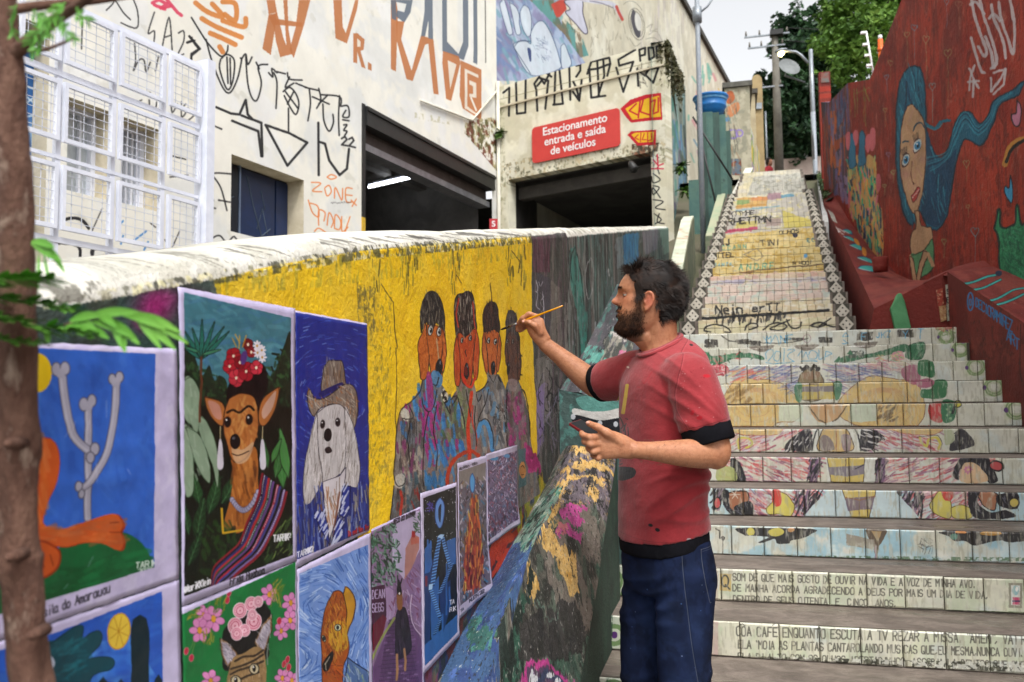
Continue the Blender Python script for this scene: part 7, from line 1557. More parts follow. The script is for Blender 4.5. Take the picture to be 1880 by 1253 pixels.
for z_,r_ in((.155,.352),(.19,.368)):
    for i in range(n):vs.append((tc.x+.783*r_*math.cos(2*pi*i/n),tc.y+.783*r_*math.sin(2*pi*i/n),tc.z+z_*.78))
mb.add(vs,[(j,(j+1)%n,n+(j+1)%n,n+j)for j in range(n)],True).build('pale_band',mat('pale_blue_band','#8fb8d8','#5a98c8','#2a78b8',scale=14,bs=0),tub)
def pbox(name,xa,xb,yt,yb,Y,dep,m,label,cat,roofm=None,extra=0):
    a,b=WY(xa,yb,Y),WY(xb,yt,Y);e=empty(name,(a.x,Y,a.z),label,cat)
    MB().box((a.x,Y,a.z-2-extra),(b.x,Y+dep,b.z)).build('wall',m,e,bevel=.01)
    if roofm:MB().box((a.x-.05,Y-.06,b.z),(b.x+.07,Y+dep+.05,b.z+.12)).build('roof',roofm,e)
    return e,a,b
cvh=Canvas('house_mural',120,420,WY(1333,345,21),(WY(1388,345,21)-WY(1333,345,21)),(0,0,WY(1333,150,21).z-WY(1333,345,21).z),'#a09a84')
cvh.noise(None,['#8c8a78','#b5ae98'],20,.5,.1,.8);cvh.tf(1220,0,.3353)
cvh.poly([(340,510),(370,500),(385,540),(360,570),(340,560)],'#b05a34',.9,True);cvh.poly([(345,590),(400,560),(410,600),(370,640),(345,630)],'#c07a50',.9,True);cvh.ell(345,655,16,12,'#5a8ab0');cvh.ell(375,735,26,24,'#000',0,0,'#8a78b8',9);cvh.ell(410,730,18,18,'#000',0,0,'#8a78b8',8)
cvh.noise([(360,870),(420,870),(420,960),(360,960)],['#3a2a24','#7a3a28','#5a6a78'],16,.42,.06,.9);cvh.strokes([(340,500),(410,500),(410,980),(340,980)],60,['#8a6a50','#6a7a70','#c0b8a0','#4a4a44'],40,6,85,20,.5)
pbox('shed',1335,1376,158,345,21,3.2,cvh.finish(rough=.85,bs=.4),'narrow shed with a faded orange painted figure on its front','shed',mat('shed_roof','#6b6a60','#4c4a44',scale=4))
pbox('shed',1371,1386,172,330,23.2,3.0,mat('cream_side_wall','#b9ad8f','#a09378','#86806a',scale=3),'narrow cream walled shed behind the orange muralled one','shed',mat('shed_roof_b','#57534c','#3e3b36',scale=4))
a=WY(1392,322,25.5);b=WY(1389,140,25.5);w_=.15
cm=mat('ochre_concrete','#a8946c','#978460','#857658',scale=3,bs=.3)
col_=empty('concrete_post',(a.x,25.5,a.z),'broad ochre concrete post with a rounded top at the head of the stair','post')
mb=MB();vs=[];prof=[(-w_,-2),(w_,-2)]+[(w_*math.cos(t_),(b.z-a.z-w_)+w_*1.3*math.sin(t_))for t_ in np.linspace(0,pi,12)]
mb.prism([(b.x+x,25.5,a.z+z)for x,z in prof],(0,.35,0)).build('shaft',cm,col_);MB().box((b.x-.12,25.44,a.z+(b.z-a.z)*.66),(b.x+.12,25.5,a.z+(b.z-a.z)*.72)).build('collar',galv,col_)
lowm=Canvas('low_wall_mural',300,160,WY(1375,330,22.5),WY(1408,330,28)-WY(1375,330,22.5),(0,0,3.6),'#a8aa90');lowm.noise(None,['#a8aa90','#c8b040','#7a9a50','#9a78a8','#c8c8b8'],30,.5,.06,.9)
a,b=WY(1376,330,22.0),WY(1400,325,27);mb=MB();ta,tb_=WY(1378,232,22.0),WY(1400,300,27)
mb.add([tuple(a-Vector((0,0,2))),tuple(b-Vector((0,0,2))),tuple(tb_),tuple(ta),tuple(a-Vector((.2,0,2))),tuple(b-Vector((.2,0,2))),tuple(tb_-Vector((.2,0,0))),tuple(ta-Vector((.2,0,0)))],[(0,1,2,3),(3,2,6,7),(4,5,6,7)]).build('boundary_wall',lowm.finish(rough=.85),label='low wall painted yellow, green and violet at the top left of the stair',cat='wall')
ug=mat('grey_pole_concrete','#77736a','#66625a','#5a574f',scale=5,bs=.3)
pl,b,t=pole((1431,322),28,(1423,62),.15,.10,'tall grey concrete utility pole with cross arms at the top of the stair',ug,'utility_pole',cat='utility pole')
tz=t.z
for i,(dz,la,lb)in enumerate(((-.05,-.95,.45),(-.42,-.85,.3),(-1.75,-.9,.2))):
    MB().box((t.x+la,27.9,tz+dz-.025),(t.x+lb,27.96,tz+dz+.02)).build('cross_arm',galv,pl)
    for x_ in(la+.06,(la)/2,lb-.08):MB().tube([(t.x+x_,27.95,tz+dz+.04),(t.x+x_,27.95,tz+dz+.2)],[.035,.02],8).build('insulator',ug,pl)
MB().box((t.x-.15,27.8,tz-.1),(t.x+.25,28.1,tz+.06)).build('switch_box',blk,pl)
for k_,(L)in enumerate([((t.x-.9,27.95,tz+.12),(t.x-9,33,tz+.6)),((t.x-.8,27.95,tz-.28),(t.x-9,33,tz+.1)),((t.x+.4,27.95,tz+.12),(t.x+12,31,tz+.9)),((t.x+.25,27.95,tz-.28),(t.x+12,31,tz+.4))]):
    if k_<2:continue
    A_,B_=Vector(L[0]),Vector(L[1]);pts=[A_.lerp(B_,s_/8)+Vector((0,0,-.5*math.sin(pi*s_/8)))for s_ in range(9)]
    MB().tube(pts,.012,5).build('wire',blk,pl)
pl,b,t=pole((1494,250),22,(1483,92),.06,.05,'slim steel street lamp with a lit lamp on its curved arm',galv,'street_lamp',cat='street lamp')
MB().tube([(b.x,22,b.z+.6),(b.x+.02,22,b.z-3.0)],.06,10).build('lower_pole',stick,pl)
A_=WY(1484,116,22);B_=WY(1462,96,22);C_=WY(1436,93,22)
MB().tube([A_,A_.lerp(B_,.6)+Vector((0,0,.03)),B_,C_],.035,8).build('arm',galv,pl)
MB().tube([C_+Vector((.12,0,.02)),C_+Vector((-.02,0,.0)),C_+Vector((-.18,0,-.02))],[.05,.09,.05],10,flat=.6).build('lamp_head',galv,pl)
MB().tube([C_+Vector((.02,0,-.04)),C_+Vector((-.05,0,-.10)),C_+Vector((-.09,0,-.11))],[.05,.07,.03],10).build('lit_bulb',mat('lit_lamp_glow','#fff2c8','#fff2c8',bs=0,emit=('#ffe6a0',14)),pl)
dc=WY(1448,125,27);dm_=mat('pale_dish','#8b8f90','#75797a',scale=4,bs=.1);mb=MB();vs=[];n=18;nrm=Vector((.35,-.8,.45)).normalized();e1=nrm.cross(Vector((0,0,1))).normalized();e2=e1.cross(nrm)
for r_ in(.02,.16,.27,.34):
    for i in range(n):an=2*pi*i/n;vs.append(dc+e1*math.cos(an)*r_+e2*math.sin(an)*r_+nrm*(r_*r_*.5))
ds=empty('satellite_dish',tuple(dc),'round pale satellite dish in front of the dark tree','dish')
mb.add(vs,[(i*n+j,i*n+(j+1)%n,(i+1)*n+(j+1)%n,(i+1)*n+j)for i in range(3)for j in range(n)]+[tuple(range(n))],True).build('reflector',dm_,ds);MB().tube([dc,dc-nrm*.3,dc+Vector((.5,.3,-.4))],.03,6).build('mount',galv,ds)
pole((1409,320),29,(1407,205),.03,.03,'thin grey pipe standing beside the ochre post',galv,'pipe_post',cat='post')
hx0,hx1=WY(1385,318,36),WY(1545,318,36)
hm=mat('white_wash','#c9c6c4','#bdb8b6',scale=3,bs=.2)
hs_=empty('house',(hx0.x,36,hx0.z),'long low white house with a pink tiled eave across the top of the stair','house')
zt_=WY(1450,278,36).z;zr=WY(1450,262,36).z
MB().box((hx0.x-2,36,hx0.z-2),(hx1.x+3,40,zt_)).build('wall',hm,hs_)
MB().prism([(hx0.x-2.2,35.6,zt_),(hx0.x-2.2,38,zr+.5),(hx0.x-2.2,40.4,zt_)],(hx1.x-hx0.x+5.4,0,0)).build('roof',mat('pink_roof','#a87068','#98605a','#b48880',scale=5,bs=.4),hs_)
for xa,xb,yt,yb in((1436,1462,288,312),(1470,1500,282,318),(1502,1524,290,312)):
    a,b=WY(xa,yb,35.97),WY(xb,yt,35.97);o=MB().box((a.x,35.94,a.z),(b.x,35.99,b.z)).build('window',glass,hs_);MB().box((a.x-.05,35.92,b.z),(b.x+.05,35.96,b.z+.06)).build('sill',hm,o)
MB().box((hx0.x-2,30.5,hx0.z-1),(hx1.x+2,30.7,WY(1450,300,30.5).z-.6)).build('garden_wall',mat('pinkish_low_wall','#a8948c','#b8a8a0','#8a7870',scale=4),label='low pinkish garden wall in front of the white house',cat='wall')

# ---------------------------------------------------------------- trees
def leaf_mat(name,a,b,c_):
    m,nt,bs_=mk(name);v=posmap(nt);f=nz(nt,v,1.3,5,.7);nt.links.new(ramp(nt,f,[(.35,a),(.5,b),(.65,c_)]),bs_.inputs['Base Color']);bs_.inputs['Roughness'].default_value=.55
    bs_.inputs['Specular IOR Level'].default_value=.3;return m
bark=mat('tree_bark','#4a3f36','#37302a','#5f564c',scale=6,rough=.9,bs=.8,bd=.02)
def tree(base,h,blobs,nl,ls,m,label,name='tree',trunk=.16,seed=1,tops=None):
    R=random.Random(seed);tr=empty(name,tuple(base),label,'tree');base=Vector(base)
    fork=base+Vector((.15*R.uniform(-1,1),0,h));mid=base.lerp(fork,.5)+Vector((R.uniform(-.15,.15),0,0))
    mb=MB().tube([base-Vector((0,0,1)),base,mid,fork],[trunk*1.25,trunk*1.1,trunk*.9,trunk*.8],10);mb.build('trunk',bark,tr)
    lv=MB();vs=[];fs=[];limb=MB()
    for(c0,r,rz)in blobs:
        c0=Vector(c0);q_=fork.lerp(c0,.5)+Vector((R.uniform(-.3,.3),R.uniform(-.3,.3),R.uniform(-.2,.3)));limb.tube([fork-Vector((0,0,.1)),q_,c0],[trunk*.55,trunk*.35,.02],6)
        sub=[(c0+Vector((R.gauss(0,r*.5),R.gauss(0,r*.5),R.gauss(0,rz*.5))),R.uniform(.22,.5)*r)for _ in range(26)]
        cnt=int(nl*r*r*rz/sum(b_[1]**2*b_[2]for b_ in blobs))
        for _ in range(cnt):
            sc,sr=R.choice(sub);d=Vector((R.gauss(0,1),R.gauss(0,1),R.gauss(0,1))).normalized()*sr*R.uniform(.5,1.05);p=sc+d
            a=Vector((R.gauss(0,1),R.gauss(0,1),R.gauss(0,.6))).normalized();b_=a.cross(Vector((R.gauss(0,1),R.gauss(0,1),R.gauss(0,1)))).normalized();s_=ls*R.uniform(.6,1.4)
            i=len(vs);vs+=[p-a*s_,p+b_*s_*.45,p+a*s_,p-b_*s_*.45];fs.append((i,i+1,i+2,i+3))
    limb.build('limb',bark,tr)
    me=bpy.data.meshes.new('crown');me.from_pydata([tuple(v)for v in vs],[],fs);me.materials.append(m);link('crown',me,tr);return tr
lm_d=leaf_mat('dark_leaves','#1c3222','#27442a','#3a5c34');lm_l=leaf_mat('light_leaves','#46682c','#5f8436','#7ea046');lm_s=leaf_mat('shrub_leaves','#2a3c2c','#24331f','#4a3a34')
def B3(L,Y):  # blobs from centre pixels: (px, py, radius px, height radius px, depth)
    out=[]
    for x,y,r,rz,dy in L:
        c0=WY(x,y,Y+dy);k_=(Y+dy)/F;out.append(((c0.x,c0.y,c0.z),r*k_,rz*k_))
    return out
tb0=WY(1470,318,31)
tree(tb0,2.1,B3([(1480,110,50,40,0),(1440,80,30,34,.5),(1500,190,46,50,0),(1455,190,34,46,-.5),(1480,250,44,32,0),(1425,240,26,40,.5),(1520,130,30,50,.5),(1500,60,34,26,0),(1530,240,26,40,0),(1445,140,30,30,.5),(1440,280,24,22,0),(1415,150,18,30,.5),(1415,200,22,34,0),(1460,45,30,22,.5),(1500,280,30,26,0),(1520,190,34,44,.3),(1470,150,44,44,0)],31),30000,.12,lm_d,'dark leafy tree behind the lit street lamp at the top of the stair',seed=3)
tree(WY(1405,318,33),1.8,B3([(1408,250,18,34,0),(1400,200,16,28,0),(1418,285,20,22,0),(1398,280,14,20,0)],33),2200,.12,lm_s,'small sparse dark tree behind the ochre concrete post',seed=5,trunk=.09)
tree(WY(1600,330,24)+Vector((1.5,2,0)),6,B3([(1590,40,66,56,0),(1640,20,70,60,1),(1560,90,44,40,0),(1530,60,34,34,.5),(1620,100,60,44,0),(1580,-30,80,50,0),(1680,-10,60,60,1),(1545,130,32,28,0),(1520,30,26,30,0),(1515,90,22,26,0)],25),24000,.085,lm_l,'light green feathery tree growing behind the red wall',seed=7,trunk=.2)
rw2=empty('wall_pier',tuple(WY(1520,330,15.9)),'narrow red pier at the far end of the red mural wall','pier')
a,b=WY(1512,370,15.9),WY(1524,131,15.9);MB().box((a.x,15.9,a.z-1),(b.x,16.1,b.z)).build('shaft',m_red,rw2);MB().box((a.x+.03,15.89,b.z-.2),(b.x-.02,16.11,b.z-.02)).build('faded_band',mat('teal_band','#5a6a68','#7a4a40',scale=6),rw2)
a,b=WY(1604,138,12.6),WY(1590,58,12.6);ef=empty('fence_post',tuple(a),'white electric fence post with four insulators on top of the red wall','post')
MB().tube([a,a.lerp(b,.5),b],.014,6).build('post',white_p,ef)
for t_ in(.22,.45,.7,.97):
    p=a.lerp(b,t_);MB().box((p.x-.075,p.y-.02,p.z-.012),(p.x,p.y+.02,p.z+.018)).build('insulator',white_p,ef)
a,b=WY(1617,120,12.9),WY(1616,73,12.9);op=empty('vent_pipe',tuple(a),'short orange plastic pipe with a pale tip above the red wall','pipe')
MB().tube([(b.x,12.9,a.z-.4),(b.x,12.9,b.z)],.036,10).build('pipe',mat('orange_plastic','#d8621c','#c85a1c',bs=0,rough=.4),op);MB().tube([(b.x,12.9,b.z),(b.x,12.9,b.z+.06)],.028,10).build('pipe_tip',white_p,op);MB().tube([(b.x,12.9,b.z-.18),(b.x,12.9,b.z-.12)],.043,10).build('pipe_joint',MATS['orange_plastic'],op)
def scatter(name,n,fn,size,m,label=None,parent=None,kind='stuff',seed=1):
    R=random.Random(seed);vs=[];fs=[]
    for _ in range(n):
        p=Vector(fn(R));a=Vector((R.gauss(0,1),R.gauss(0,1),R.gauss(0,.8))).normalized();b_=a.cross(Vector((R.gauss(0,1),R.gauss(0,1),R.gauss(0,1)))).normalized();s_=size*R.uniform(.5,1.5);i=len(vs)
        vs+=[tuple(p-a*s_),tuple(p+b_*s_*.4),tuple(p+a*s_),tuple(p-b_*s_*.4)];fs.append((i,i+1,i+2,i+3))
    me=bpy.data.meshes.new(name);me.from_pydata(vs,[],fs);me.materials.append(m);return link(name,me,parent,label=label,kind=kind)
a0,a1,a2,a3=WY(1513,372,13.8),WY(1500,324,17.6),WY(1526,332,18.2),WR(1531,362)
MB().add([tuple(a0),tuple(a1),tuple(a2),tuple(a3)],[(0,1,2,3)]).build('bank',mat('mossy_earth','#37402c','#2a3022','#4a5034',scale=6,bs=.8),kind='structure')
scatter('moss',1500,lambda R:a0.lerp(a1,R.random()).lerp(a3.lerp(a2,R.random()),R.random())+Vector((0,0,R.uniform(0,.12))),.035,leaf_mat('moss_leaves','#2c3a22','#3c4e2a','#54663a'),seed=2)
hang=leaf_mat('hanging_moss','#2e2c1e','#4a4a2c','#5c4a34')
def hfn(R):
    i=R.choice([0,0,0,1,1]);(ya,za),(yb,zb_)=side_pts[i],side_pts[i+1];t_=R.random();return(-.87+R.uniform(-.1,.06),ya+(yb-ya)*t_,za+(zb_-za)*t_-abs(R.gauss(0,.28)))
scatter('hanging_plants',6500,hfn,.05,hang,'dry brown moss hanging over the edge of the wing side wall',seed=4)
tag(bpy.data.objects['hanging_plants'],cat='plants')
sh_=leaf_mat('weed_leaves','#37501f','#4c6a2a','#64853a')
for(x,y,r,Y,lab)in((1251,305,.17,15.5,'green fern tuft growing from the side wall left of the pole'),(1257,350,.16,16.5,'lower green tuft on the side wall below the fern'),(908,250,.14,None,'small green tuft rooted in the corner above the garage openings')):
    c0=WY(x,y,Y)if Y else WQ(.1,WPx(915,248)[1],.05)
    pl_=empty('fern',tuple(c0),lab,'plant')
    mb=MB();R=random.Random(x)
    for i in range(46):
        an=R.uniform(0,2*pi);l=r*R.uniform(.6,1.3);d=Vector((math.cos(an)*.6,math.sin(an)*.6-.2,R.uniform(-.6,.8))).normalized();s_=d.cross(Vector((0,0,1))).normalized()*r*.09
        for k_ in range(5):q0=c0+d*l*(k_/5)+Vector((0,0,-.3*l*(k_/5)**2));q1=c0+d*l*((k_+1)/5)+Vector((0,0,-.3*l*((k_+1)/5)**2));mb.add([q0-s_*2,q0+s_*2,q1+s_,q1-s_],[(0,1,2,3)])
    mb.build('fronds',sh_,pl_)
# ================================================================== THE PAINTER
def fuse(mb,voxel,smooth=4,fac=.5):
    me=mb.mesh('tmpfuse');o=bpy.data.objects.new('tmpfuse',me);COL.objects.link(o)
    m=o.modifiers.new('r','REMESH');m.mode='VOXEL';m.voxel_size=voxel;m.use_smooth_shade=True
    if smooth:s_=o.modifiers.new('s','SMOOTH');s_.factor=fac;s_.iterations=smooth
    dg=bpy.context.evaluated_depsgraph_get();r_=bpy.data.meshes.new_from_object(o.evaluated_get(dg));bpy.data.objects.remove(o);return r_
def coords(me):
    a=np.empty(len(me.vertices)*3,np.float32);me.vertices.foreach_get('co',a);return a.reshape(-1,3)
def normals(me):
    return np.array([v.normal[:]for v in me.vertices],np.float32)
def setco(me,a):me.vertices.foreach_set('co',a.astype(np.float32).ravel());me.update()
def chain(mb,pts,n=12,flat=1.0,up=None,sub=4,end=1):
    """pts: (Vector, radius); smooth tapered limb with rounded ends"""
    P_=np.array([list(p)+[r]for p,r in pts]);Q=catmull(P_,False,sub)
    V_=[Vector(q[:3])for q in Q];R_=[float(q[3])for q in Q]
    d0=(V_[0]-V_[1]).normalized();d1=(V_[-1]-V_[-2]).normalized()
    V_=[V_[0]+d0*R_[0]*.85,V_[0]+d0*R_[0]*.5]+V_+[V_[-1]+d1*R_[-1]*.5*end,V_[-1]+d1*R_[-1]*.85*end];R_=[R_[0]*.45,R_[0]*.85]+R_+[R_[-1]*.85,R_[-1]*.45]
    mb.tube(V_,R_,n,True,flat,up)
rgt=Vector((math.cos(math.radians(14.1)),math.sin(math.radians(14.1)),0));fwd=Vector((-rgt.y,rgt.x,0));UP=Vector((0,0,1))
th=math.radians(27);Fd=(-rgt*math.cos(th)-fwd*math.sin(th)).normalized();Ld=(rgt*math.sin(th)-fwd*math.cos(th)).normalized()   # chest direction, his left (near) side
DZ=2.78
man=empty('person',(0,0,0),'bearded man in a red shirt and jeans painting the yellow mural with a brush','person')
G0=sz(-2)-RISE*0;
floor_z=sz(-2)
def torso(mb,rows,n=40,pw=2.3,tilt=0):
    vs=[]
    for rw in rows:
        py,cx,a,b=rw[:4];a*=.94;b*=.93;c=WD(cx,py,DZ)
        if len(rw)>4:tilt=rw[4]
        for k in range(n):
            t=2*pi*k/n;ct,st_=math.cos(t),math.sin(t);x=abs(ct)**(2/pw)*math.copysign(a,ct);y=abs(st_)**(2/pw)*math.copysign(b,st_)
            vs.append(c+Fd*x+Ld*y+UP*(tilt*x))
    m=len(rows);mb.add(vs,[(i*n+k,i*n+(k+1)%n,(i+1)*n+(k+1)%n,(i+1)*n+k)for i in range(m-1)for k in range(n)]+[tuple(range(n))[::-1],tuple(range((m-1)*n,m*n))],True)
def dense_rows(rows,k=4):
    Q=catmull(np.array(rows,float),False,k);return[tuple(q)for q in Q]
# ---- head grid in its own frame
hth=math.radians(7);Hd=(-rgt*math.cos(hth)+fwd*math.sin(hth)).normalized();Hl=Hd.cross(UP)*-1
if Hl.dot(fwd)>0:Hl=-Hl
HC=WD(1191.7,549.4,2.79)
def HP(x,y,z):return HC+Hd*x+Hl*y+UP*z
prof=np.array([(-.122,.056,.02,.012),(-.118,.078,.0,.032),(-.108,.092,-.015,.044),(-.095,.1045,-.035,.055),(-.08,.103,-.055,.0615),(-.062,.1000,-.072,.067),(-.045,.0990,-.086,.071),(-.028,.0965,-.096,.0745),(-.01,.0925,-.103,.077),
                 (.01,.0915,-.107,.078),(.028,.0975,-.108,.0785),(.045,.0970,-.105,.078),(.062,.0900,-.098,.0755),(.08,.0760,-.087,.069),(.096,.0540,-.068,.057),(.108,.0290,-.044,.039),(.116,.006,-.016,.015)])
def head_pt(z,t):
    xf,xb,w_=(np.interp(z,prof[:,0],prof[:,i])for i in(1,2,3));cx=(xf*.42+xb*.58);ct,st_=math.cos(t),math.sin(t)
    L_=(xf-cx)if ct>0 else(cx-xb);pw=2.25
    x=cx+abs(ct)**(2/pw)*math.copysign(L_,ct);y=abs(st_)**(2/pw)*math.copysign(w_,st_)
    if x>.03:
        g=lambda c_,s_:math.exp(-((z-c_)/s_)**2)
        nz_=np.interp(z,[-.024,-.018,-.012,-.004,.006,.016,.024,.034],[0,.014,.027,.0335,.024,.013,.005,0]);sg_=np.interp(z,[-.018,-.008,.006,.02],[.0125,.0125,.0085,.0075])
        x+=nz_*math.exp(-(y/sg_)**2)
        x+=.0045*g(.034,.009)*math.exp(-((abs(y)-.026)/.022)**2)-.010*g(.014,.010)*math.exp(-((abs(y)-.031)/.014)**2)
        x+=.008*g(-.036,.006)*math.exp(-(y/.024)**2)-.004*g(-.0435,.0028)*math.exp(-(y/.024)**2)+.007*g(-.0515,.006)*math.exp(-(y/.020)**2)-.004*g(-.066,.008)*math.exp(-(y/.026)**2)+.007*g(-.088,.014)*math.exp(-(y/.024)**2)
        y+=math.copysign(.004*g(-.008,.014)*math.exp(-((x-.062)/.025)**2),y)
    return x,y
NZ,NT=84,110
def head_mesh(mb):
    vs=[];zz=np.linspace(-.122,.116,NZ)
    for z in zz:
        for k in range(NT):t=2*pi*k/NT-pi;x,y=head_pt(z,t);vs.append(HP(x,y,z))
    mb.add(vs,[(i*NT+k,i*NT+(k+1)%NT,(i+1)*NT+(k+1)%NT,(i+1)*NT+k)for i in range(NZ-1)for k in range(NT)]+[tuple(range(NT))[::-1],tuple(range((NZ-1)*NT,NZ*NT))],True)
body=MB();head_mesh(body)
chain(body,[(HP(-.025,0,-.035),.056),(HP(-.03,0,-.08),.057),(WD(1212,632,2.79),.060),(WD(1222,668,2.79),.075)],20)
chain(body,[(HP(.055,0,-.108),.03),(HP(.015,0,-.118),.045),(WD(1196,640,2.79),.032)],14)
for s_ in(1,-1):   # ears: rim, lobe and inner plate
    e=lambda x,y,z:HP(x,s_*y,z)
    chain(body,[(e(.012,.0765,-.006),.0045),(e(.014,.080,.006),.0048),(e(.002,.086,.0125),.005),(e(-.008,.090,.004),.005),(e(-.0095,.090,-.014),.0048),(e(-.002,.087,-.030),.0046),(e(.008,.081,-.040),.0062),(e(.013,.077,-.044),.0060),(e(.016,.076,-.034),.004)],8,sub=3)
    chain(body,[(e(.003,.078,.004),.008),(e(.001,.079,-.012),.0085),(e(.006,.077,-.03),.008)],8)
    chain(body,[(e(-.001,.0845,.002),.0035),(e(-.003,.0855,-.014),.0035),(e(.003,.083,-.024),.0035)],6)
    chain(body,[(e(.017,.077,-.014),.005),(e(.0155,.0775,-.022),.005)],6)
J={'Lsh':WD(1262,686,2.63),'Lel':WD(1313,838,2.57),'Lwr':WD(1163,826,2.48),'Rsh':WD(1176,678,2.90),'Rel':WD(1094,706,3.06),'Rwr':WD(1001,633,3.06)}
core=dense_rows([(650,1219,.06,.10),(668,1220,.085,.165),(700,1220,.10,.175),(760,1219,.105,.16),(850,1218,.10,.145),(930,1220,.105,.148),(1010,1226,.115,.155),(1060,1228,.10,.14)]);torso(body,core,28)
H0=WD(1228,1045,DZ)
zk,za=floor_z+.49,floor_z+.09
def leg_pts(s_):
    h_=H0+Ld*(.085*s_)-Fd*.0;k_=Vector((h_.x,h_.y,zk))+Fd*.03+Ld*.02*s_;a_=Vector((h_.x,h_.y,za))+Ld*.035*s_-Fd*.02;return h_,k_,a_
for s_ in(1,-1):
    h_,k_,a_=leg_pts(s_);chain(body,[(h_,.082),(h_.lerp(k_,.5),.070),(k_,.052),(k_.lerp(a_,.4)-Fd*.01,.050),(a_,.034)],16)
    chain(body,[(a_-UP*.035-Fd*.03,.036),(a_-UP*.045+Fd*.06,.036),(a_-UP*.06+Fd*.14,.026)],12,flat=.9)
chain(body,[(J['Lsh'],.060),(J['Lsh'].lerp(J['Lel'],.45),.054),(J['Lel']+Vector((0,0,.03)),.047),(J['Lel'],.043)],20)
chain(body,[(J['Lel']+UP*.006,.043),(J['Lel'].lerp(J['Lwr'],.22)+UP*.004,.0445),(J['Lel'].lerp(J['Lwr'],.5)+UP*.001,.0375),(J['Lel'].lerp(J['Lwr'],.8),.0275),(J['Lwr'],.0245)],20)
chain(body,[(J['Rsh'],.058),(J['Rsh'].lerp(J['Rel'],.5)+UP*.002,.053),(J['Rel'],.046)],20)
chain(body,[(J['Rel']-UP*.004,.046),(J['Rel'].lerp(J['Rwr'],.3)-UP*.004,.0435),(J['Rel'].lerp(J['Rwr'],.7),.0315),(J['Rwr'],.0265)],20)
def hand(mb,X0,Y0,k,palm,fingers,zc_up=None):
    P_=lambda u,v,z:WD(X0+u*k,Y0+v*k,z)
    q=catmull(np.array(palm,float),False,4);vs=[];n=16;ctr=[P_(a[0],a[1],a[2])for a in q]
    for i,a in enumerate(q):
        t=(ctr[min(i+1,len(q)-1)]-ctr[max(i-1,0)]).normalized();dep=fwd;e=t.cross(dep).normalized()
        for j in range(n):an=2*pi*j/n;vs.append(ctr[i]+e*math.cos(an)*a[3]+dep*math.sin(an)*a[4])
    m=len(q);mb.add(vs,[(i*n+j,i*n+(j+1)%n,(i+1)*n+(j+1)%n,(i+1)*n+j)for i in range(m-1)for j in range(n)]+[tuple(range(n))[::-1],tuple(range((m-1)*n,m*n))],True)
    for pts,r0,r1 in fingers:
        m=len(pts);rr=[r0+(r1-r0)*i/(m-1)for i in range(m)]
        V_=[P_(*p)for p in pts]
        out=[(V_[0],rr[0])]
        for i in range(1,m):
            out.append((V_[i-1].lerp(V_[i],.5),(rr[i-1]+rr[i])/2*.93));out.append((V_[i],rr[i]*(1.06 if i<m-1 else .95)))
        chain(mb,out,10,sub=3)
hand(body,1030,740,.1702,[(800,520,2.485,.026,.020),(680,480,2.475,.034,.018),(560,455,2.47,.041,.0175),(460,450,2.468,.042,.0165),(410,450,2.47,.034,.013)],
     [([(440,360,2.470),(320,372,2.452),(232,345,2.470),(222,318,2.515)],.0112,.0088),([(425,432,2.468),(318,448,2.450),(252,418,2.475),(262,375,2.520)],.0112,.0088),
      ([(430,500,2.470),(345,530,2.456),(295,492,2.480),(300,440,2.522)],.0108,.0085),([(450,560,2.474),(400,598,2.466),(345,570,2.488),(345,515,2.520)],.0098,.0076),
      ([(650,440,2.468),(500,325,2.452),(395,262,2.455),(300,222,2.480)],.0150,.0098)])
hand(body,930,550,.1197,[(590,660,3.055,.027,.021),(500,540,3.05,.031,.020),(450,430,3.05,.034,.018),(430,320,3.055,.033,.016),(430,270,3.06,.024,.012)],
     [([(470,262,3.050),(345,222,3.042),(240,290,3.050),(178,362,3.068)],.0100,.0078),([(420,300,3.066),(300,285,3.070),(210,350,3.078),(160,420,3.082)],.0100,.0078),
      ([(400,350,3.075),(290,355,3.085),(205,420,3.092),(160,470,3.085)],.0098,.0076),([(400,410,3.080),(310,420,3.095),(240,465,3.098),(200,490,3.088)],.0088,.0068),
      ([(520,520,3.035),(440,405,3.022),(345,352,3.022),(262,352,3.045)],.0128,.0088)])
bme=fuse(body,.0034,3,.5)
co=coords(bme);rel=co-np.array(HC);hx_,hy_,hz_=rel@np.array(Hd),rel@np.array(Hl),rel@np.array(UP)
skin=np.array(lin(hx('#b5805f')));n_v=len(co);colr=np.tile(skin,(n_v,1)).astype(np.float32)
def mixm(m,c_):
    global colr
    c_=np.array(lin(hx(c_)));m=np.clip(m,0,1)[:,None];colr=colr*(1-m)+c_*m
gs=lambda a,c_,s_:np.exp(-((a-c_)/s_)**2)
onhead=(np.abs(hx_)<.2)&(np.abs(hy_)<.11)&(hz_>-.17)
mixm(onhead*gs(hz_,-.005,.03)*gs(hx_,.10,.05)*.5,'#c0745a');mixm(onhead*gs(hx_,.003,.02)*gs(hz_,-.014,.03)*(np.abs(hy_)>.074)*.75,'#b25a48')
mixm(onhead*(hx_>.07)*gs(hz_,-.042,.0065)*gs(hy_,0,.03)*.9,'#8e4a42');mixm(onhead*(hx_>.085)*gs(hz_,.035,.005)*gs(np.abs(hy_),.028,.016)*.8,'#3a2820')
mixm(onhead*(hx_>.06)*gs(hz_,.012,.006)*gs(np.abs(hy_),.034,.012)*.55,'#7a4638');mixm(onhead*(hx_>.1)*gs(hz_,-.016,.005)*.5,'#7c3f34')
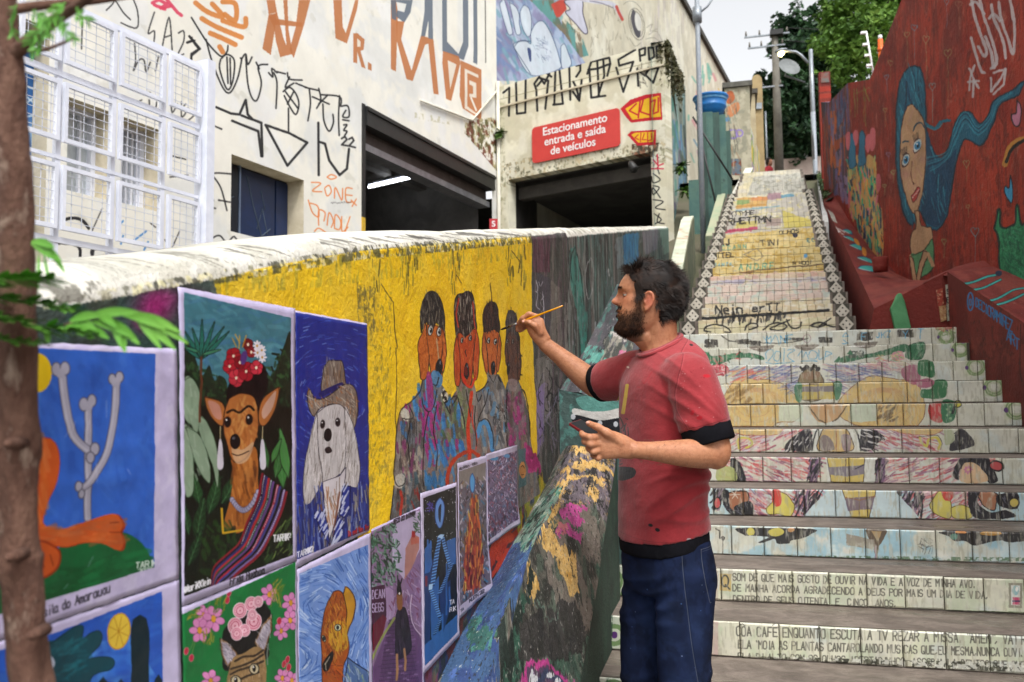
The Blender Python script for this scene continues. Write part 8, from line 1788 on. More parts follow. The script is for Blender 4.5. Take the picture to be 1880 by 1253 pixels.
def beard_w(x,y,z):
    jaw=1/(1+np.exp((z-(-.052+.25*np.clip(.075-x,0,.05)))/.006));side=1/(1+np.exp(-(x-(.022+.15*np.clip(z+.06,0,.06)))/.005))
    a=jaw*side*(z>-.14)
    mus=gs(z,-.0285,.007)*(x>.08)*(np.abs(y)<.034);sb=gs(x,.036,.012)*(z<.02)*(z>-.07)
    return np.clip(a+mus+sb*.8,0,1)
mixm(onhead*beard_w(hx_,hy_,hz_)*.8,'#3d2a20');mixm(onhead*(hx_<.03)*(hz_>.02)*.9,'#1d1512')
rn=np.array([mnoise.noise(Vector(c)*22)for c in co[::1]]);
mixm(np.clip(rn,0,1)*.35*(colr[:,0]>.3),'#a8684c')
ca=bme.color_attributes.new('tone','FLOAT_COLOR','POINT');ca.data.foreach_set('color',np.c_[colr,np.ones(n_v)].astype(np.float32).ravel())
m,nt,b=mk('skin');at=nt.nodes.new('ShaderNodeVertexColor');at.layer_name='tone';v=posmap(nt)
nt.links.new(mixc(nt,1.0,at.outputs[0],ramp(nt,nz(nt,v,55,8,.7),[(.3,(.86,.80,.77)),(.5,(.97,.95,.94)),(.7,(1,1,1))]),'MULTIPLY'),b.inputs['Base Color'])
b.inputs['Roughness'].default_value=.48;b.inputs['Specular IOR Level'].default_value=.4;b.inputs['Subsurface Weight'].default_value=.05;b.inputs['Subsurface Radius'].default_value=(.012,.004,.002);b.inputs['Subsurface Scale'].default_value=1
pr_=bump(nt,b,nz(nt,posmap(nt,(1,1,1)),45,6,.7),.35,.006);bump(nt,b,nz(nt,v,260,5,.7),.5,.002,pr_)
bme.materials.clear();bme.materials.append(m)
bo=link('body',bme,man)
ey=MAT_EYE=mat('eye_white','#c9c2ba','#b9b0a8',bs=0,rough=.2);nailm=mat('finger_nail','#c99a88','#c08c7a',bs=0,rough=.3)
for s_ in(1,-1):
    c0=HP(.0725,.031*s_,.0125);mb=MB();vs=[];n=14
    for i in range(1,9):
        for k in range(n):a_,t_=pi*i/9,2*pi*k/n;vs.append(c0+(Hd*math.cos(a_)+Hl*math.sin(a_)*math.cos(t_)+UP*math.sin(a_)*math.sin(t_))*.0118)
    mb.add(vs,[(i*n+k,i*n+(k+1)%n,(i+1)*n+(k+1)%n,(i+1)*n+k)for i in range(7)for k in range(n)]+[tuple(range(n))[::-1]],True);e=mb.build('eye',ey,man)
    lid=MB();vs=[]
    for i in range(9):
        for k in range(15):
            el,az=math.radians(4+i*10),math.radians(-95+k*13.6);vs.append(c0+(Hd*math.cos(el)*math.cos(az)+Hl*math.cos(el)*math.sin(az)+UP*math.sin(el))*.0132)
    for i in range(6):
        for k in range(15):
            el,az=math.radians(-20-i*12),math.radians(-95+k*13.6);vs.append(c0+(Hd*math.cos(el)*math.cos(az)+Hl*math.cos(el)*math.sin(az)+UP*math.sin(el))*.0128)
    lid.add(vs,[(i*15+k,i*15+k+1,(i+1)*15+k+1,(i+1)*15+k)for i in(0,1,2,3,4,5,6,7,9,10,11,12,13)for k in range(14)],True).build('eyelid',mat('eyelid_skin%d'%s_,'#a0684c','#94604a',bs=0,rough=.5),man)
    MB().tube([c0+Hd*.0100,c0+Hd*.0124],.0058,12).build('iris',mat('brown_iris%d'%s_,'#2c1c14','#1c120c',bs=0,rough=.1),e)
for q_,nn_ in((WD(1030+288*.1702,740+214*.1702,2.470),-1),(WD(930+258*.1197,550+342*.1197,3.036),-1)):
    MB().tube([q_-fwd*.001,q_-fwd*.0035],[.0062,.0050],12,flat=.75).build('thumb_nail',nailm,man)
# ---- hair: dark under-layer and thousands of strands
hair_m,nt,b=mk('dark_hair');v=posmap(nt);nt.links.new(ramp(nt,nz(nt,v,25,4,.6),[(.35,'#0f0a08'),(.55,'#20150f'),(.7,'#38251b')]),b.inputs['Base Color']);b.inputs['Roughness'].default_value=.6;b.inputs['Specular IOR Level'].default_value=.22
beard_m,nt,b=mk('beard_hair');v=posmap(nt);nt.links.new(ramp(nt,nz(nt,v,40,4,.6),[(.35,'#1f140e'),(.55,'#362216'),(.72,'#553622')]),b.inputs['Base Color']);b.inputs['Roughness'].default_value=.75;b.inputs['Specular IOR Level'].default_value=.12
def hairy(x,y,z):
    if z>.088:return x<.075
    if z>.045:return x<.050+(z-.045)*.5
    if z>-.008:return x<.043-(.02 if z<.012 else 0)*0 and not(z<.016 and-.016<x<.022 and abs(y)>.06)
    if z>-.035:return x<-.014
    return x<-.026 and z>-.108
mb=MB();idx={};vs=[];zz=np.linspace(-.112,.116,60);n=90
for i,z in enumerate(zz):
    for k in range(n):
        t=2*pi*k/n-pi;x,y=head_pt(z,t);d=Vector((x+.01,y,z*.8)).normalized()
        th_=.003+.009*min(1,max(0,(z+.10)/.14))*min(1,max(0,(.085-x)/.05));th_+=.003*mnoise.noise(Vector((x*26,y*26,z*26)))*(z>-.03)
        p=Vector((x,y,z))+d*th_;vs.append(HP(*p))
fs=[(i*n+k,i*n+(k+1)%n,(i+1)*n+(k+1)%n,(i+1)*n+k)for i in range(59)for k in range(n)if hairy(*head_pt(zz[i],2*pi*k/n-pi),zz[i])]+[tuple(range(59*n,60*n))]
mb.add(vs,fs,True);cap=mb.build('hair',hair_m,man)
def ribbons(items,name,m,parent):
    vs,fs=[],[]
    for pts,w_ in items:
        i0=len(vs);L_=len(pts)
        for j,p in enumerate(pts):
            t=(pts[min(j+1,L_-1)]-pts[max(j-1,0)]).normalized();sd_=t.cross(-fwd+Vector((.2,0,.3))).normalized();ww=w_*(1-(j/(L_-1))**2*.9);vs+=[tuple(p-sd_*ww),tuple(p+sd_*ww)]
        fs+=[(i0+2*j,i0+2*j+1,i0+2*j+3,i0+2*j+2)for j in range(L_-1)]
    me=bpy.data.meshes.new(name);me.from_pydata(vs,[],fs);me.polygons.foreach_set('use_smooth',[True]*len(fs));me.materials.append(m);return link(name,me,parent)
R=random.Random(21);items=[]
while len(items)<10500:
    z=R.uniform(-.105,.116);t=R.uniform(-pi,pi);x,y=head_pt(z,t)
    if not hairy(x,y,z):continue
    p=Vector((x,y,z));d=Vector((x+.01,y,z*.8)).normalized();p+=d*.006*min(1,max(.2,(z+.1)/.12))
    top=max(0,min(1,(z-.02)/.07));ln=R.uniform(.016,.028)+.012*top*R.random()
    cl=Vector((mnoise.noise(p*30),mnoise.noise(p*30+Vector((9,9,9))),mnoise.noise(p*30+Vector((4,2,7)))))
    dirv=(Vector((-.75,0,-.55+.9*top*.3))+d*(.30+.3*top)+cl*.9+Vector((R.gauss(0,.15),R.gauss(0,.15),R.gauss(0,.15))))
    if x>.02 and z>.07:dirv+=Vector((.5,.3*math.copysign(1,y),.4))
    dirv.normalize();pts=[];q=p.copy();cv_=Vector((R.gauss(0,.3),R.gauss(0,.3),-.35-.2*R.random()))
    for j in range(6):pts.append(HP(*q));q=q+dirv*(ln/5);dirv=(dirv+cv_*.16+cl*.12-d*.05).normalized()
    items.append((pts,R.uniform(.0005,.0010)))
ribbons(items,'hair_strands',hair_m,cap)
items=[];tries=0
while len(items)<5200 and tries<200000:
    tries+=1;z=R.uniform(-.124,.0);t=R.uniform(-1.9,1.9);x,y=head_pt(z,t)
    wgt=float(beard_w(np.array(x),np.array(y),np.array(z)))
    if R.random()>wgt or x<.012:continue
    d=Vector((x*.8,y,(z+.03)*.4)).normalized();p=Vector((x,y,z));ln=(.005+.007*max(0,min(1,(-z-.05)/.05)))*R.uniform(.6,1.2)
    dirv=(d*.5+Vector((.12,0,-.85))+Vector((R.gauss(0,.22),R.gauss(0,.22),R.gauss(0,.2)))).normalized();pts=[HP(*(p+dirv*ln*j/3+d*.001))for j in range(4)];items.append((pts,R.uniform(.0004,.0008)))
for _ in range(420):   # brows
    s_=R.choice((1,-1));y=s_*R.uniform(.010,.046);z=.0335+.004*math.sin((abs(y)-.01)/.036*pi)+R.gauss(0,.0016);x,yy=head_pt(z,y/.078*1.0);
    t=math.asin(max(-1,min(1,y/.078)));x,yy=head_pt(z,t*.8);p=Vector((x,yy,z));dirv=Vector((-.1,s_*.9,.1+R.gauss(0,.2))).normalized();items.append(([HP(*(p+Vector((.0015,0,0))+dirv*.007*j/3))for j in range(4)],.0005))
ribbons(items,'beard',beard_m,man)
arm_m=mat('arm_hair','#4a3426','#5c4232',bs=0);items=[]
for A_,B_,rr in((J['Lel'],J['Lwr'],(.0475,.029)),(J['Rel'],J['Rwr'],(.046,.031))):
    ax=(B_-A_).normalized();e1=ax.cross(UP).normalized();e2=ax.cross(e1)
    for _ in range(700):
        t=R.uniform(.1,.92);an=R.uniform(0,2*pi);rad=rr[0]+(rr[1]-rr[0])*t;d=e1*math.cos(an)+e2*math.sin(an);p=A_.lerp(B_,t)+d*rad;dr=(d*.35+ax*.6-UP*.5+Vector((R.gauss(0,.2),)*3)).normalized();items.append(([p+dr*.009*j/2 for j in range(3)],.0002))
ribbons(items,'arm_hair',arm_m,man)

# ---- shirt
def wrinkle(me,amp,f,seed,extra=None):
    a=coords(me);nn=normals(me);o_=np.zeros(len(a))
    for i,c in enumerate(a):
        v_=Vector(c);x=v_.dot(rgt);y=v_.dot(fwd);z=v_.z
        o_[i]=amp*(mnoise.noise(Vector((x*f[0]+z*f[2]*.5,y*f[1],z*f[2]+seed)))+.45*mnoise.noise(Vector((x*f[0]*2.3,y*f[1]*2,z*f[2]*2.6-x*9+seed))))
    if extra is not None:o_+=extra(a)
    setco(me,a+nn*o_[:,None]);return me
sh=MB()
rows=dense_rows([(630,1212,.060,.064,.52),(638,1214,.074,.092,.50),(652,1217,.092,.145,.42),(668,1219,.106,.178,.32),(695,1220,.118,.196,.2),(740,1220,.125,.192,.1),(800,1218,.126,.180,.0),(860,1216,.128,.174,-.08),(920,1216,.131,.174,-.14),(960,1217,.135,.176,-.18),(978,1218,.137,.178,-.20)],5)
rows=[r[:4]+(-abs(r[4]),)for r in rows];torso(sh,rows,48,2.3)
chain(sh,[(WD(1238,690,2.68),.062),(WD(1264,692,2.64),.076),(J['Lsh'].lerp(J['Lel'],.35)+rgt*.004,.080),(J['Lsh'].lerp(J['Lel'],.66),.080)],28,end=.1)
chain(sh,[(WD(1205,690,2.86),.066),(J['Rsh']-UP*.012,.078),(J['Rsh'].lerp(J['Rel'],.5)-UP*.004,.077),(J['Rsh'].lerp(J['Rel'],.80),.073)],24,end=.1)
sme=fuse(sh,.006,4)
Hem=WD(1219,978,DZ).z
def folds(a):
    z=a[:,2];x=(a-np.array(WD(1220,800,DZ)))@np.array(rgt);y=(a-np.array(WD(1220,800,DZ)))@np.array(fwd)
    o=np.zeros(len(a))
    zz0=WD(1220,930,DZ).z
    for k,(zc_,sl,am,wd)in enumerate([(.0,.35,.008,.010),(.045,.42,.009,.012),(.09,.30,.007,.010),(-.03,.25,.005,.010),(.14,.55,.005,.013)]):
        d_=z-(zz0+zc_+sl*(x+.02)+.02*np.sin(x*20+k));o+=am*np.exp(-(d_/wd)**2)*(x>-.09)*np.clip((x+.09)/.08,0,1)
    s0=WD(1230,720,DZ).z
    for k,(zc_,sl,am,wd)in enumerate([(0,-.9,.006,.010),(-.05,-.75,.006,.010),(-.1,-.6,.005,.010),(.05,-1.2,.004,.009)]):
        d_=z-(s0+zc_+sl*(x-.03));o+=am*np.exp(-(d_/wd)**2)*np.exp(-((x-.03)/.09)**2)
    return o
wrinkle(sme,.0035,(9,9,11),3,folds)
cs=Canvas('shirt_dye_and_light',700,900,WD(1060,1020,2.73),rgt*.66,UP*.82,'#953035');cs.tf()
cs.noise(None,['#983439','#87282d'],120,.5,.15,.6)
cs.spray(1240,650,70,'#a5484c',.5);cs.spray(1200,620,40,'#a84c50',.4);cs.spray(1290,700,40,'#a04046',.4)  # paler sprays: light from above put into the cloth colour on the shoulders
cs.tf(900,440,.3673)
cs.line([(686,728),(680,780),(670,868)],13,'#c9a820',1);
for L in[[(655,900),(650,960),(660,1000)],[(660,890),(672,930),(660,960)],[(680,895),(688,900)],[(676,930),(680,995)],[(688,940),(690,1000)],[(650,930),(640,960)],[(665,960),(668,1000)],[(645,985),(655,940),(665,985)],[(682,920),(672,960)]]:cs.line(L,3.5,'#1e1416',.9,True)
cs.tf(1080,760,.3936)
cs.poly([(150,262),(165,250),(200,248),(213,265),(205,290),(185,305),(160,318),(140,322),(132,330),(130,300)],'#161417',1,True)
for L in[[(135,260),(150,230),(160,225)],[(150,250),(165,235)],[(128,330),(134,350)]]:cs.line(L,3.5,'#1e1416',.85)
cs.ell(270,502,9,7,'#161417',.3);cs.ell(298,520,10,8,'#161417',.4);cs.ell(438,562,12,7,'#b8a0a4',.1);cs.ell(410,578,20,6,'#2c1a1e',0);cs.line([(340,520),(380,500),(440,480)],4,'#8c2c32',.5,True)
cs.tf(900,440,.3673)
for x,y,rx,ry,c_ in((1010,692,20,8,'#b0202c'),(935,862,8,12,'#a41c28'),(965,885,12,10,'#a41c28'),(980,535,9,6,'#1a1214'),(700,635,4,6,'#d8c0b0'),(750,720,6,4,'#9c2028'),(730,740,6,3,'#9c2028'),(995,700,4,3,'#8c2028'),(1050,720,4,3,'#8c2028'),(985,655,6,3,'#8c2028'),(940,930,6,3,'#7c1c24')):cs.ell(x,y,rx,ry,c_)
cs.line([(790,660),(765,700),(750,725)],5,'#a02830',.8)
for i in range(60):x,y=random.uniform(880,1100),random.uniform(640,920);cs.ell(x,y,random.uniform(1,4),random.uniform(1,3),random.choice(['#8c2028','#7a2026','#b8888a']),0,.6)
cs.tf(900,440,.3673)
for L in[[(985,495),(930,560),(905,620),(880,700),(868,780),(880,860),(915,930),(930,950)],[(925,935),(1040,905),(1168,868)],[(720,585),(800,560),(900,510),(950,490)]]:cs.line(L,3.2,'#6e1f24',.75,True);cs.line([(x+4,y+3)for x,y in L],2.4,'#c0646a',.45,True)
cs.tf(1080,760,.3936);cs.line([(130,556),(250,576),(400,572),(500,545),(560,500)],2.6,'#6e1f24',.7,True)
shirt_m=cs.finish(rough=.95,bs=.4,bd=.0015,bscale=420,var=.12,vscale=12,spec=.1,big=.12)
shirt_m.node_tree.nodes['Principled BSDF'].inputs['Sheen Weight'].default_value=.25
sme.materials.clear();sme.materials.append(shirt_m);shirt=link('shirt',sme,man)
def ring(c,ax,ra,rb,e1,n=48):e1=(e1-ax*e1.dot(ax)).normalized();e2=ax.cross(e1);return[c+e1*math.cos(2*pi*k/n)*ra+e2*math.sin(2*pi*k/n)*rb for k in range(n+1)]
cax=(UP*.88+Fd*.46).normalized()
MB().tube(ring(WD(1211,634,2.785),cax,.076,.076,Fd),.0075,8,caps=False).build('collar',shirt_m,shirt)
blkc=mat('black_cotton','#17171c','#101014','#1f2026',scale=14,rough=.95,bs=.35,bd=.002,bscale=300,spec=.1)
MB().tube(ring(WD(1210,636,2.785),cax,.071,.070,Fd),.006,8,caps=False).build('undershirt_collar',blkc,man)
us=MB();torso(us,dense_rows([(962,1217,.118,.160),(975,1217,.1305,.1710),(990,1218,.1330,.1730),(1003,1219,.1320,.172)],4),48,2.3,tilt=-.20);ume=fuse(us,.007,3);wrinkle(ume,.0012,(12,12,14),8);ume.materials.clear();ume.materials.append(blkc);link('undershirt',ume,man)
def cuff(a,b,r0,r1,name='sleeve_cuff'):
    ax=(b-a).normalized();mb=MB();pts=[a,a.lerp(b,.06),a.lerp(b,.5),a.lerp(b,.94),b,a.lerp(b,.96),a];mb.tube([a,a.lerp(b,.08),a.lerp(b,.5),a.lerp(b,.92),b],[r0-.004,r0,(r0+r1)/2,r1,r1-.004],32)
    me=mb.mesh(name,blkc);return link(name,me,man)
axl=(J['Lel']-J['Lsh']).normalized();cA=J['Lsh']+axl*((J['Lel']-J['Lsh']).length*.66+.006);cuff(cA-axl*.012,cA+axl*.046,.0775,.0755)
axr=(J['Rel']-J['Rsh']).normalized();cA=J['Rsh']+axr*((J['Rel']-J['Rsh']).length*.80+.004);cuff(cA-axr*.012,cA+axr*.022,.0705,.069)
# ---- jeans
jm=MB();torso(jm,dense_rows([(985,1222,.124,.168),(1000,1223,.128,.170),(1030,1226,.136,.176),(1062,1229,.136,.178),(1085,1229,.118,.170)],4),40,2.4)
for s_ in(1,-1):
    h_,k_,a_=leg_pts(s_);chain(jm,[(h_+UP*.0,.096),(h_.lerp(k_,.35),.091),(k_,.080),(k_.lerp(a_,.5),.072),(a_+UP*.01,.066)],24,sub=6)
jme=fuse(jm,.0075,4);
def jf(a):
    z=a[:,2];x=(a-np.array(H0))@np.array(rgt);o=np.zeros(len(a))
    for zc_,sl,am in((-.02,.5,.006),(-.07,.6,.006),(-.13,.35,.004),(.02,.4,.004)):o+=am*np.exp(-((z-(H0.z+zc_+sl*x))/.012)**2)*np.clip((.02-x)/.05,0,1)
    for zc_ in(-.32,-.37,-.42,-.9+.3):o+=.005*np.exp(-((z-(H0.z+zc_+.3*x))/.014)**2)
    return o
wrinkle(jme,.004,(10,10,9),12,jf)
cj=Canvas('denim_dye',500,900,WD(1060,1360,2.65),rgt*.60,UP*.75,'#151e36');cj.noise(None,['#121a30','#1a2540','#101728'],60,.5,.12,.8);cj.noise(None,['#1e2a4a','#222f52'],70,.56,.16,.5,cw=26);cj.tf(1080,760,.3936)
cj.spray(320,960,70,'#2e3f66',.5,120);cj.spray(250,800,60,'#2a3a60',.5,80);cj.spray(480,1000,50,'#2a3a5e',.4,120)
for p_ in([(418,635),(420,700),(428,800),(440,900),(455,1040),(475,1160),(490,1253)],):cj.line(p_,2.2,'#7c7a78',.6,True);cj.line([(x+5,y)for x,y in p_],1.5,'#0e1424',.8,True)
cj.line([(512,622),(596,612)],2,'#8a8884',.7);cj.line([(512,622),(520,740),(545,850),(556,862)],2,'#8a8884',.7,True);cj.line([(520,632),(594,622)],1.5,'#8a8884',.5);cj.line([(270,652),(340,650),(400,640)],3,'#6c7080',.7,True);cj.line([(165,640),(410,618)],2,'#5c6070',.4,True)
for i in range(12):x,y=random.uniform(200,560),random.uniform(680,1200);cj.ell(x,y,random.uniform(1,4),random.uniform(1,3),random.choice(['#4a6aa0','#8a98b8','#5c7ab0']),0,.7)
jme.materials.clear();jme.materials.append(cj.finish(rough=.9,bs=.4,bd=.0015,bscale=500,var=.12,vscale=10,spec=.12));jeans=link('jeans',jme,man)
p=WD(1239,1024,2.635);MB().tube([p,p+fwd*.03],.0035,10).build('rivet',mat('brass_rivet','#b08a5a','#8a6a40',metal=.8,rough=.3,bs=0),jeans)
shoe=mat('dark_shoes','#26262a','#1c1c20',rough=.6,bs=.1)
for s_ in(1,-1):
    h_,k_,a_=leg_pts(s_);mb=MB();chain(mb,[(a_-UP*.03-Fd*.045,.044),(a_-UP*.035+Fd*.03,.047),(a_-UP*.05+Fd*.13,.040),(a_-UP*.055+Fd*.18,.032)],14);me=fuse(mb,.006,2);c_=coords(me);c_[:,2]=np.maximum(c_[:,2],floor_z+.001);setco(me,c_);me.materials.append(shoe);link('shoe',me,man)
# ---- phone and brush, held things
C8=lambda u,v,z:WD(1030+u*.1702,740+v*.1702,z)
A_,B_,D_=C8(85,225,2.545),C8(212,186,2.585),C8(345,392,2.465)
C_=B_+(D_-A_);nn=(B_-A_).cross(D_-A_).normalized()
if nn.z<0:nn=-nn
ph=empty('phone',tuple(A_),'smartphone in a dark red case held in the left hand of the painter','phone')
def slab(mb,k,o0,o1):
    ctr=(A_+C_)/2;q=[ctr+(p-ctr)*k for p in(A_,B_,C_,D_)];mb.prism([p+nn*o0 for p in q],nn*(o1-o0));return mb
slab(MB(),1,-.006,.0035).build('case',mat('dark_red_case','#7c1f22','#681a1c',rough=.4,bs=0,spec=.5),ph,bevel=.002);slab(MB(),.93,.0032,.0042).build('screen',mat('phone_screen','#0c0c0e','#0a0a0c',bs=0,rough=.35,spec=.15),ph)
T_=WX(919,606,XW+.004);E_=WD(1033,562,2.955);br=empty('paint_brush',tuple(T_),'thin paint brush with a yellow handle touching the third dog of the mural','brush')
L_=lambda t:T_.lerp(E_,t)
MB().tube([L_(0),L_(.03),L_(.09),L_(.14)],[.0008,.0035,.0045,.004],10).build('bristles',mat('dark_bristles','#3a2a20','#241a14',bs=0),br)
MB().tube([L_(.13),L_(.18),L_(.30)],[.0042,.004,.0034],12).build('ferrule',mat('brush_ferrule','#b5b5b8','#9a9a9e',metal=.9,rough=.25,bs=0),br)
MB().tube([L_(.295),L_(.36),L_(.5),L_(.8),L_(1)],[.0034,.0044,.0042,.0034,.0026],12).build('handle',mat('yellow_lacquer','#d99a12','#cf8e10',rough=.25,bs=0,spec=.6),br)

# ================================================================== SEATED PERSON FAR UP THE STAIR
def small_person():
    Y=27.5;s0=WY(1411,336,Y);e=empty('person',tuple(s0),'small person in a red top sitting at the very top of the stairs','person');mb=MB();c=s0+Vector((.0,.1,.0));f_=Vector((.85,-.5,0)).normalized();l_=Vector((.5,.85,0)).normalized()
    hip=c+UP*.02
    chain(mb,[(hip,.13),(hip+UP*.22-f_*.03,.12),(hip+UP*.40+f_*.02,.13),(hip+UP*.46+f_*.03,.06)],12);chain(mb,[(hip+UP*.46+f_*.04,.045),(hip+UP*.55+f_*.06,.045)],10)
    chain(mb,[(hip+UP*.60+f_*.07,.085),(hip+UP*.68+f_*.07,.08)],12)
    for s_ in(1,-1):
        chain(mb,[(hip+l_*.09*s_,.085),(hip+l_*.12*s_+f_*.36+UP*.12,.065),(hip+l_*.12*s_+f_*.40-UP*.25,.05)],10);chain(mb,[(hip+l_*.12*s_+f_*.40-UP*.27,.04),(hip+l_*.12*s_+f_*.52-UP*.29,.035)],8)
        chain(mb,[(hip+l_*.17*s_+UP*.40,.05),(hip+l_*.20*s_+UP*.18+f_*.08,.042),(hip+l_*.08*s_+UP*.20+f_*.28,.035)],8)
    me=fuse(mb,.02,2);me.materials.append(mat('far_skin','#a8745a',bs=0));link('body',me,e)
    mb=MB();chain(mb,[(hip+UP*.06,.145),(hip+UP*.24-f_*.03,.145),(hip+UP*.40+f_*.02,.15)],12)
    for s_ in(1,-1):chain(mb,[(hip+l_*.15*s_+UP*.41,.065),(hip+l_*.20*s_+UP*.19+f_*.08,.058),(hip+l_*.10*s_+UP*.20+f_*.24,.048)],8)
    me=fuse(mb,.018,2);me.materials.append(mat('red_top','#a8202e','#8c1824',bs=0));link('top',me,e)
    mb=MB()
    for s_ in(1,-1):chain(mb,[(hip+l_*.09*s_,.10),(hip+l_*.12*s_+f_*.36+UP*.12,.08),(hip+l_*.12*s_+f_*.40-UP*.22,.065)],10)
    me=fuse(mb,.018,2);me.materials.append(mat('dark_trousers','#1c1a22',bs=0));link('trousers',me,e)
    mb=MB();chain(mb,[(hip+UP*.64+f_*.03,.10),(hip+UP*.73+f_*.04,.085)],12);me=fuse(mb,.015,2);me.materials.append(hair_m);link('hair',me,e)
small_person()

# ================================================================== YOUNG TREE IN THE FOREGROUND
DT=.86
fb=mat('sapling_bark','#77594a','#54392e','#a08c7c',scale=30,rough=.95,bs=1,bd=.006,bscale=160,stretch=(1,1,.5))
ft=empty('tree',tuple(WD(40,1300,DT)),'slim brown young tree close at the left edge with feathery green leaves','tree')
tp=[(8,-60,17),(12,60,20),(16,120,26),(20,200,27),(26,330,29),(29,480,31),(31,620,32),(32,760,33),(33,815,37),(33,880,33),(34,1000,34),(35,1030,38),(40,1080,33),(52,1200,36),(64,1300,38),(90,1700,42),(110,2600,46)]
Q=catmull(np.array(tp,float),False,6);mb=MB();pts=[WD(q[0],q[1],DT)for q in Q];kx=DT/F
vs=[];n=28;mb.tube(pts,[q[2]*kx for q in Q],n);
for i,v_ in enumerate(mb.v):
    p=Vector(v_);c=pts[i//n];d=p-c;mb.v[i]=tuple(c+d*(1+.16*mnoise.noise(Vector((p.x*60,p.y*60,p.z*14)))+.10*mnoise.noise(Vector((p.x*150,p.y*150,p.z*60)))))
mb.build('trunk',fb,ft)
def br_(pp,r0,r1,name='branch'):
    q=catmull(np.array([list(WD(x,y,z))for x,y,z in pp]),False,6);m_=len(q);MB().tube([Vector(a)for a in q],[(r0+(r1-r0)*i/(m_-1))*kx for i in range(m_)],12).build(name,fb,ft)
br_([(14,110,DT),(50,78,.85),(100,38,.83),(150,5,.8),(230,-60,.77)],15,6);br_([(10,20,DT),(80,10,.88),(170,2,.9),(240,-8,.92)],10,6);br_([(36,92,.86),(80,92,.84),(133,72,.82)],5,2,'twig')
for(x,y)in((22,815),(24,1022),(64,1165)):
    c=WD(x,y,DT-.03);mb=MB();mb.tube([c+fwd*.02,c-fwd*.006,c-fwd*.012],[12*kx,9*kx,3*kx],12);mb.build('knot',fb,ft)
lg=leaf_mat('fresh_green_leaves','#3a6e26','#528a30','#6ea040')
def frond(pp,ll,name='leaf',gap=8.5,both=True,seed=0,dz=.0):
    R=random.Random(seed);q=catmull(np.array([list(WD(x,y,z))for x,y,z in pp]),False,10);q=[Vector(a)for a in q];mb=MB();mb.tube(q,[1.6*kx]*len(q),5)
    tot=sum((q[i+1]-q[i]).length for i in range(len(q)-1));nl_=int(tot/(gap*kx));acc=0
    for i in range(nl_):
        s_=(i+.5)/nl_*tot;a=0
        for j in range(len(q)-1):
            L=(q[j+1]-q[j]).length
            if a+L>=s_:break
            a+=L
        p=q[j].lerp(q[j+1],(s_-a)/L);t=(q[j+1]-q[j]).normalized();up_=(UP-t*UP.dot(t)).normalized();sz_=ll*kx*.92*(1-.55*(i/nl_)**3)*R.uniform(.85,1.1)
        for sd in((1,-1)if both else(1,)):
            d=(t*.62+up_*sd*.55-UP*.16-fwd*R.uniform(-.3,.5)+Vector((R.gauss(0,.08),)*3)).normalized();w_=d.cross(fwd*.9+UP*.2).normalized()*sz_*.105
            mb.add([p,p+d*sz_*.3+w_,p+d*sz_*.7+w_,p+d*sz_,p+d*sz_*.7-w_,p+d*sz_*.3-w_],[(0,1,2,3,4,5)])
    mb.build(name,lg,ft)
Z_=.80
def flatf(pp,ll,seed):
    R=random.Random(seed);q=[Vector(a)for a in catmull(np.array([list(WD(x,y,z))for x,y,z in pp]),False,12)];mb=MB();mb.tube(q,[1.5*kx]*len(q),5);m_=len(q)
    for i in range(1,m_-1):
        t=(q[i+1]-q[i]).normalized()
        for sd in(1,-1):
            d=(t*.75+fwd*sd*.75+UP*R.uniform(-.34,.34)).normalized();sz_=ll*kx*(1-.5*(i/m_)**3)*R.uniform(.8,1.15);w_=d.cross(UP).normalized()*sz_*.14;p=q[i]
            mb.add([p,p+d*sz_*.3+w_,p+d*sz_*.7+w_,p+d*sz_,p+d*sz_*.7-w_,p+d*sz_*.3-w_],[(0,1,2,3,4,5)])
    mb.build('leaf',lg,ft)
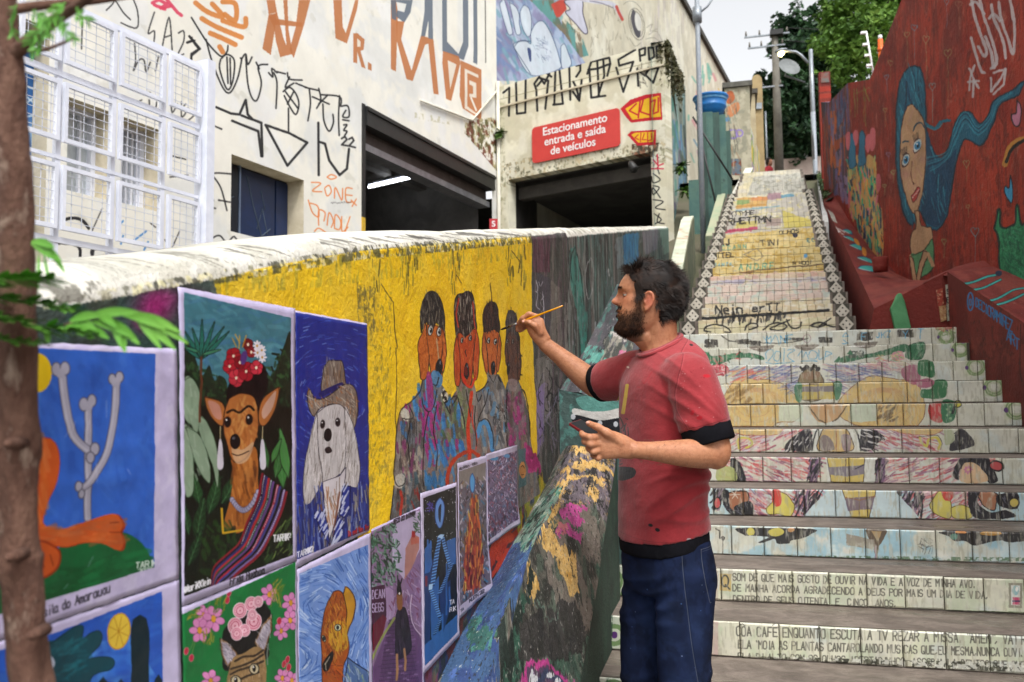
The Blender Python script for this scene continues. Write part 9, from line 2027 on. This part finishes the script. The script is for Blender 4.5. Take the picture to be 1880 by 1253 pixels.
flatf([(-60,508,Z_),(0,514,Z_),(60,514,Z_),(100,512,Z_)],52,1);flatf([(-60,540,Z_+.02),(20,549,Z_+.02),(90,560,Z_+.02),(142,566,Z_+.02)],54,2);flatf([(-60,572,Z_),(10,582,Z_),(70,600,Z_),(120,604,Z_),(170,616,Z_)],54,3);flatf([(-60,622,Z_+.01),(0,622,Z_+.01),(40,627,Z_+.01),(84,630,Z_+.01)],34,4)
def blade(a,b,w_,bend=4,z=Z_):
    A_,B_=WD(*a,z),WD(*b,z-.012);t=(B_-A_);n_=t.cross(fwd).normalized()*w_*kx*.5;mb=MB();vs=[];m_=8
    for i in range(m_+1):
        u=i/m_;ww=math.sin(pi*min(.97,u*.93+.05))**.7;c_=A_+t*u+UP*bend*kx*math.sin(pi*u);vs+=[c_-n_*ww,c_+fwd*w_*kx*.12*ww,c_+n_*ww]
    mb.add(vs,[(i*3+j,i*3+j+1,(i+1)*3+j+1,(i+1)*3+j)for i in range(m_)for j in(0,1)],True).build('leaf',lg,ft)
for a in[((235,570),(322,642),17),((240,571),(345,631),15),((250,575),(332,611),13),((190,584),(256,632),17),((212,590),(230,647),17),((200,580),(224,640),13),((128,590),(186,579),15),((160,582),(252,573),16),((150,600),(200,622),14),((170,590),(242,618),15),((222,576),(304,604),15),((120,600),(168,613),13),((84,605),(90,630),14),((245,578),(296,641),14),((140,592),(178,606),14),((176,578),(214,600),14)]:blade(*a)
MB().tube([WD(100,602,Z_),WD(150,588,Z_),WD(210,578,Z_),WD(250,576,Z_)],1.8*kx,6).build('twig',fb,ft)
for a in[((58,446),(112,480),17),((88,460),(119,501),10),((71,466),(70,536),6),((80,468),(91,528),6),((58,444),(100,455),14),((64,455),(98,476),13)]:blade(*a,z=DT-.05)
for k,(a,b,c)in enumerate((((95,40),(70,60),(52,82)),((110,32),(120,55),(140,75)),((140,15),(150,30),(165,40)),((60,20),(80,40),(90,70)),((30,10),(20,40),(26,66)),((120,5),(100,25),(85,50)),((75,75),(70,85),(60,100)))):
    frond([(*a,.80),(*b,.79),(*c,.79)],26,seed=10+k)
print('script seconds',round(time.time()-T0,1))
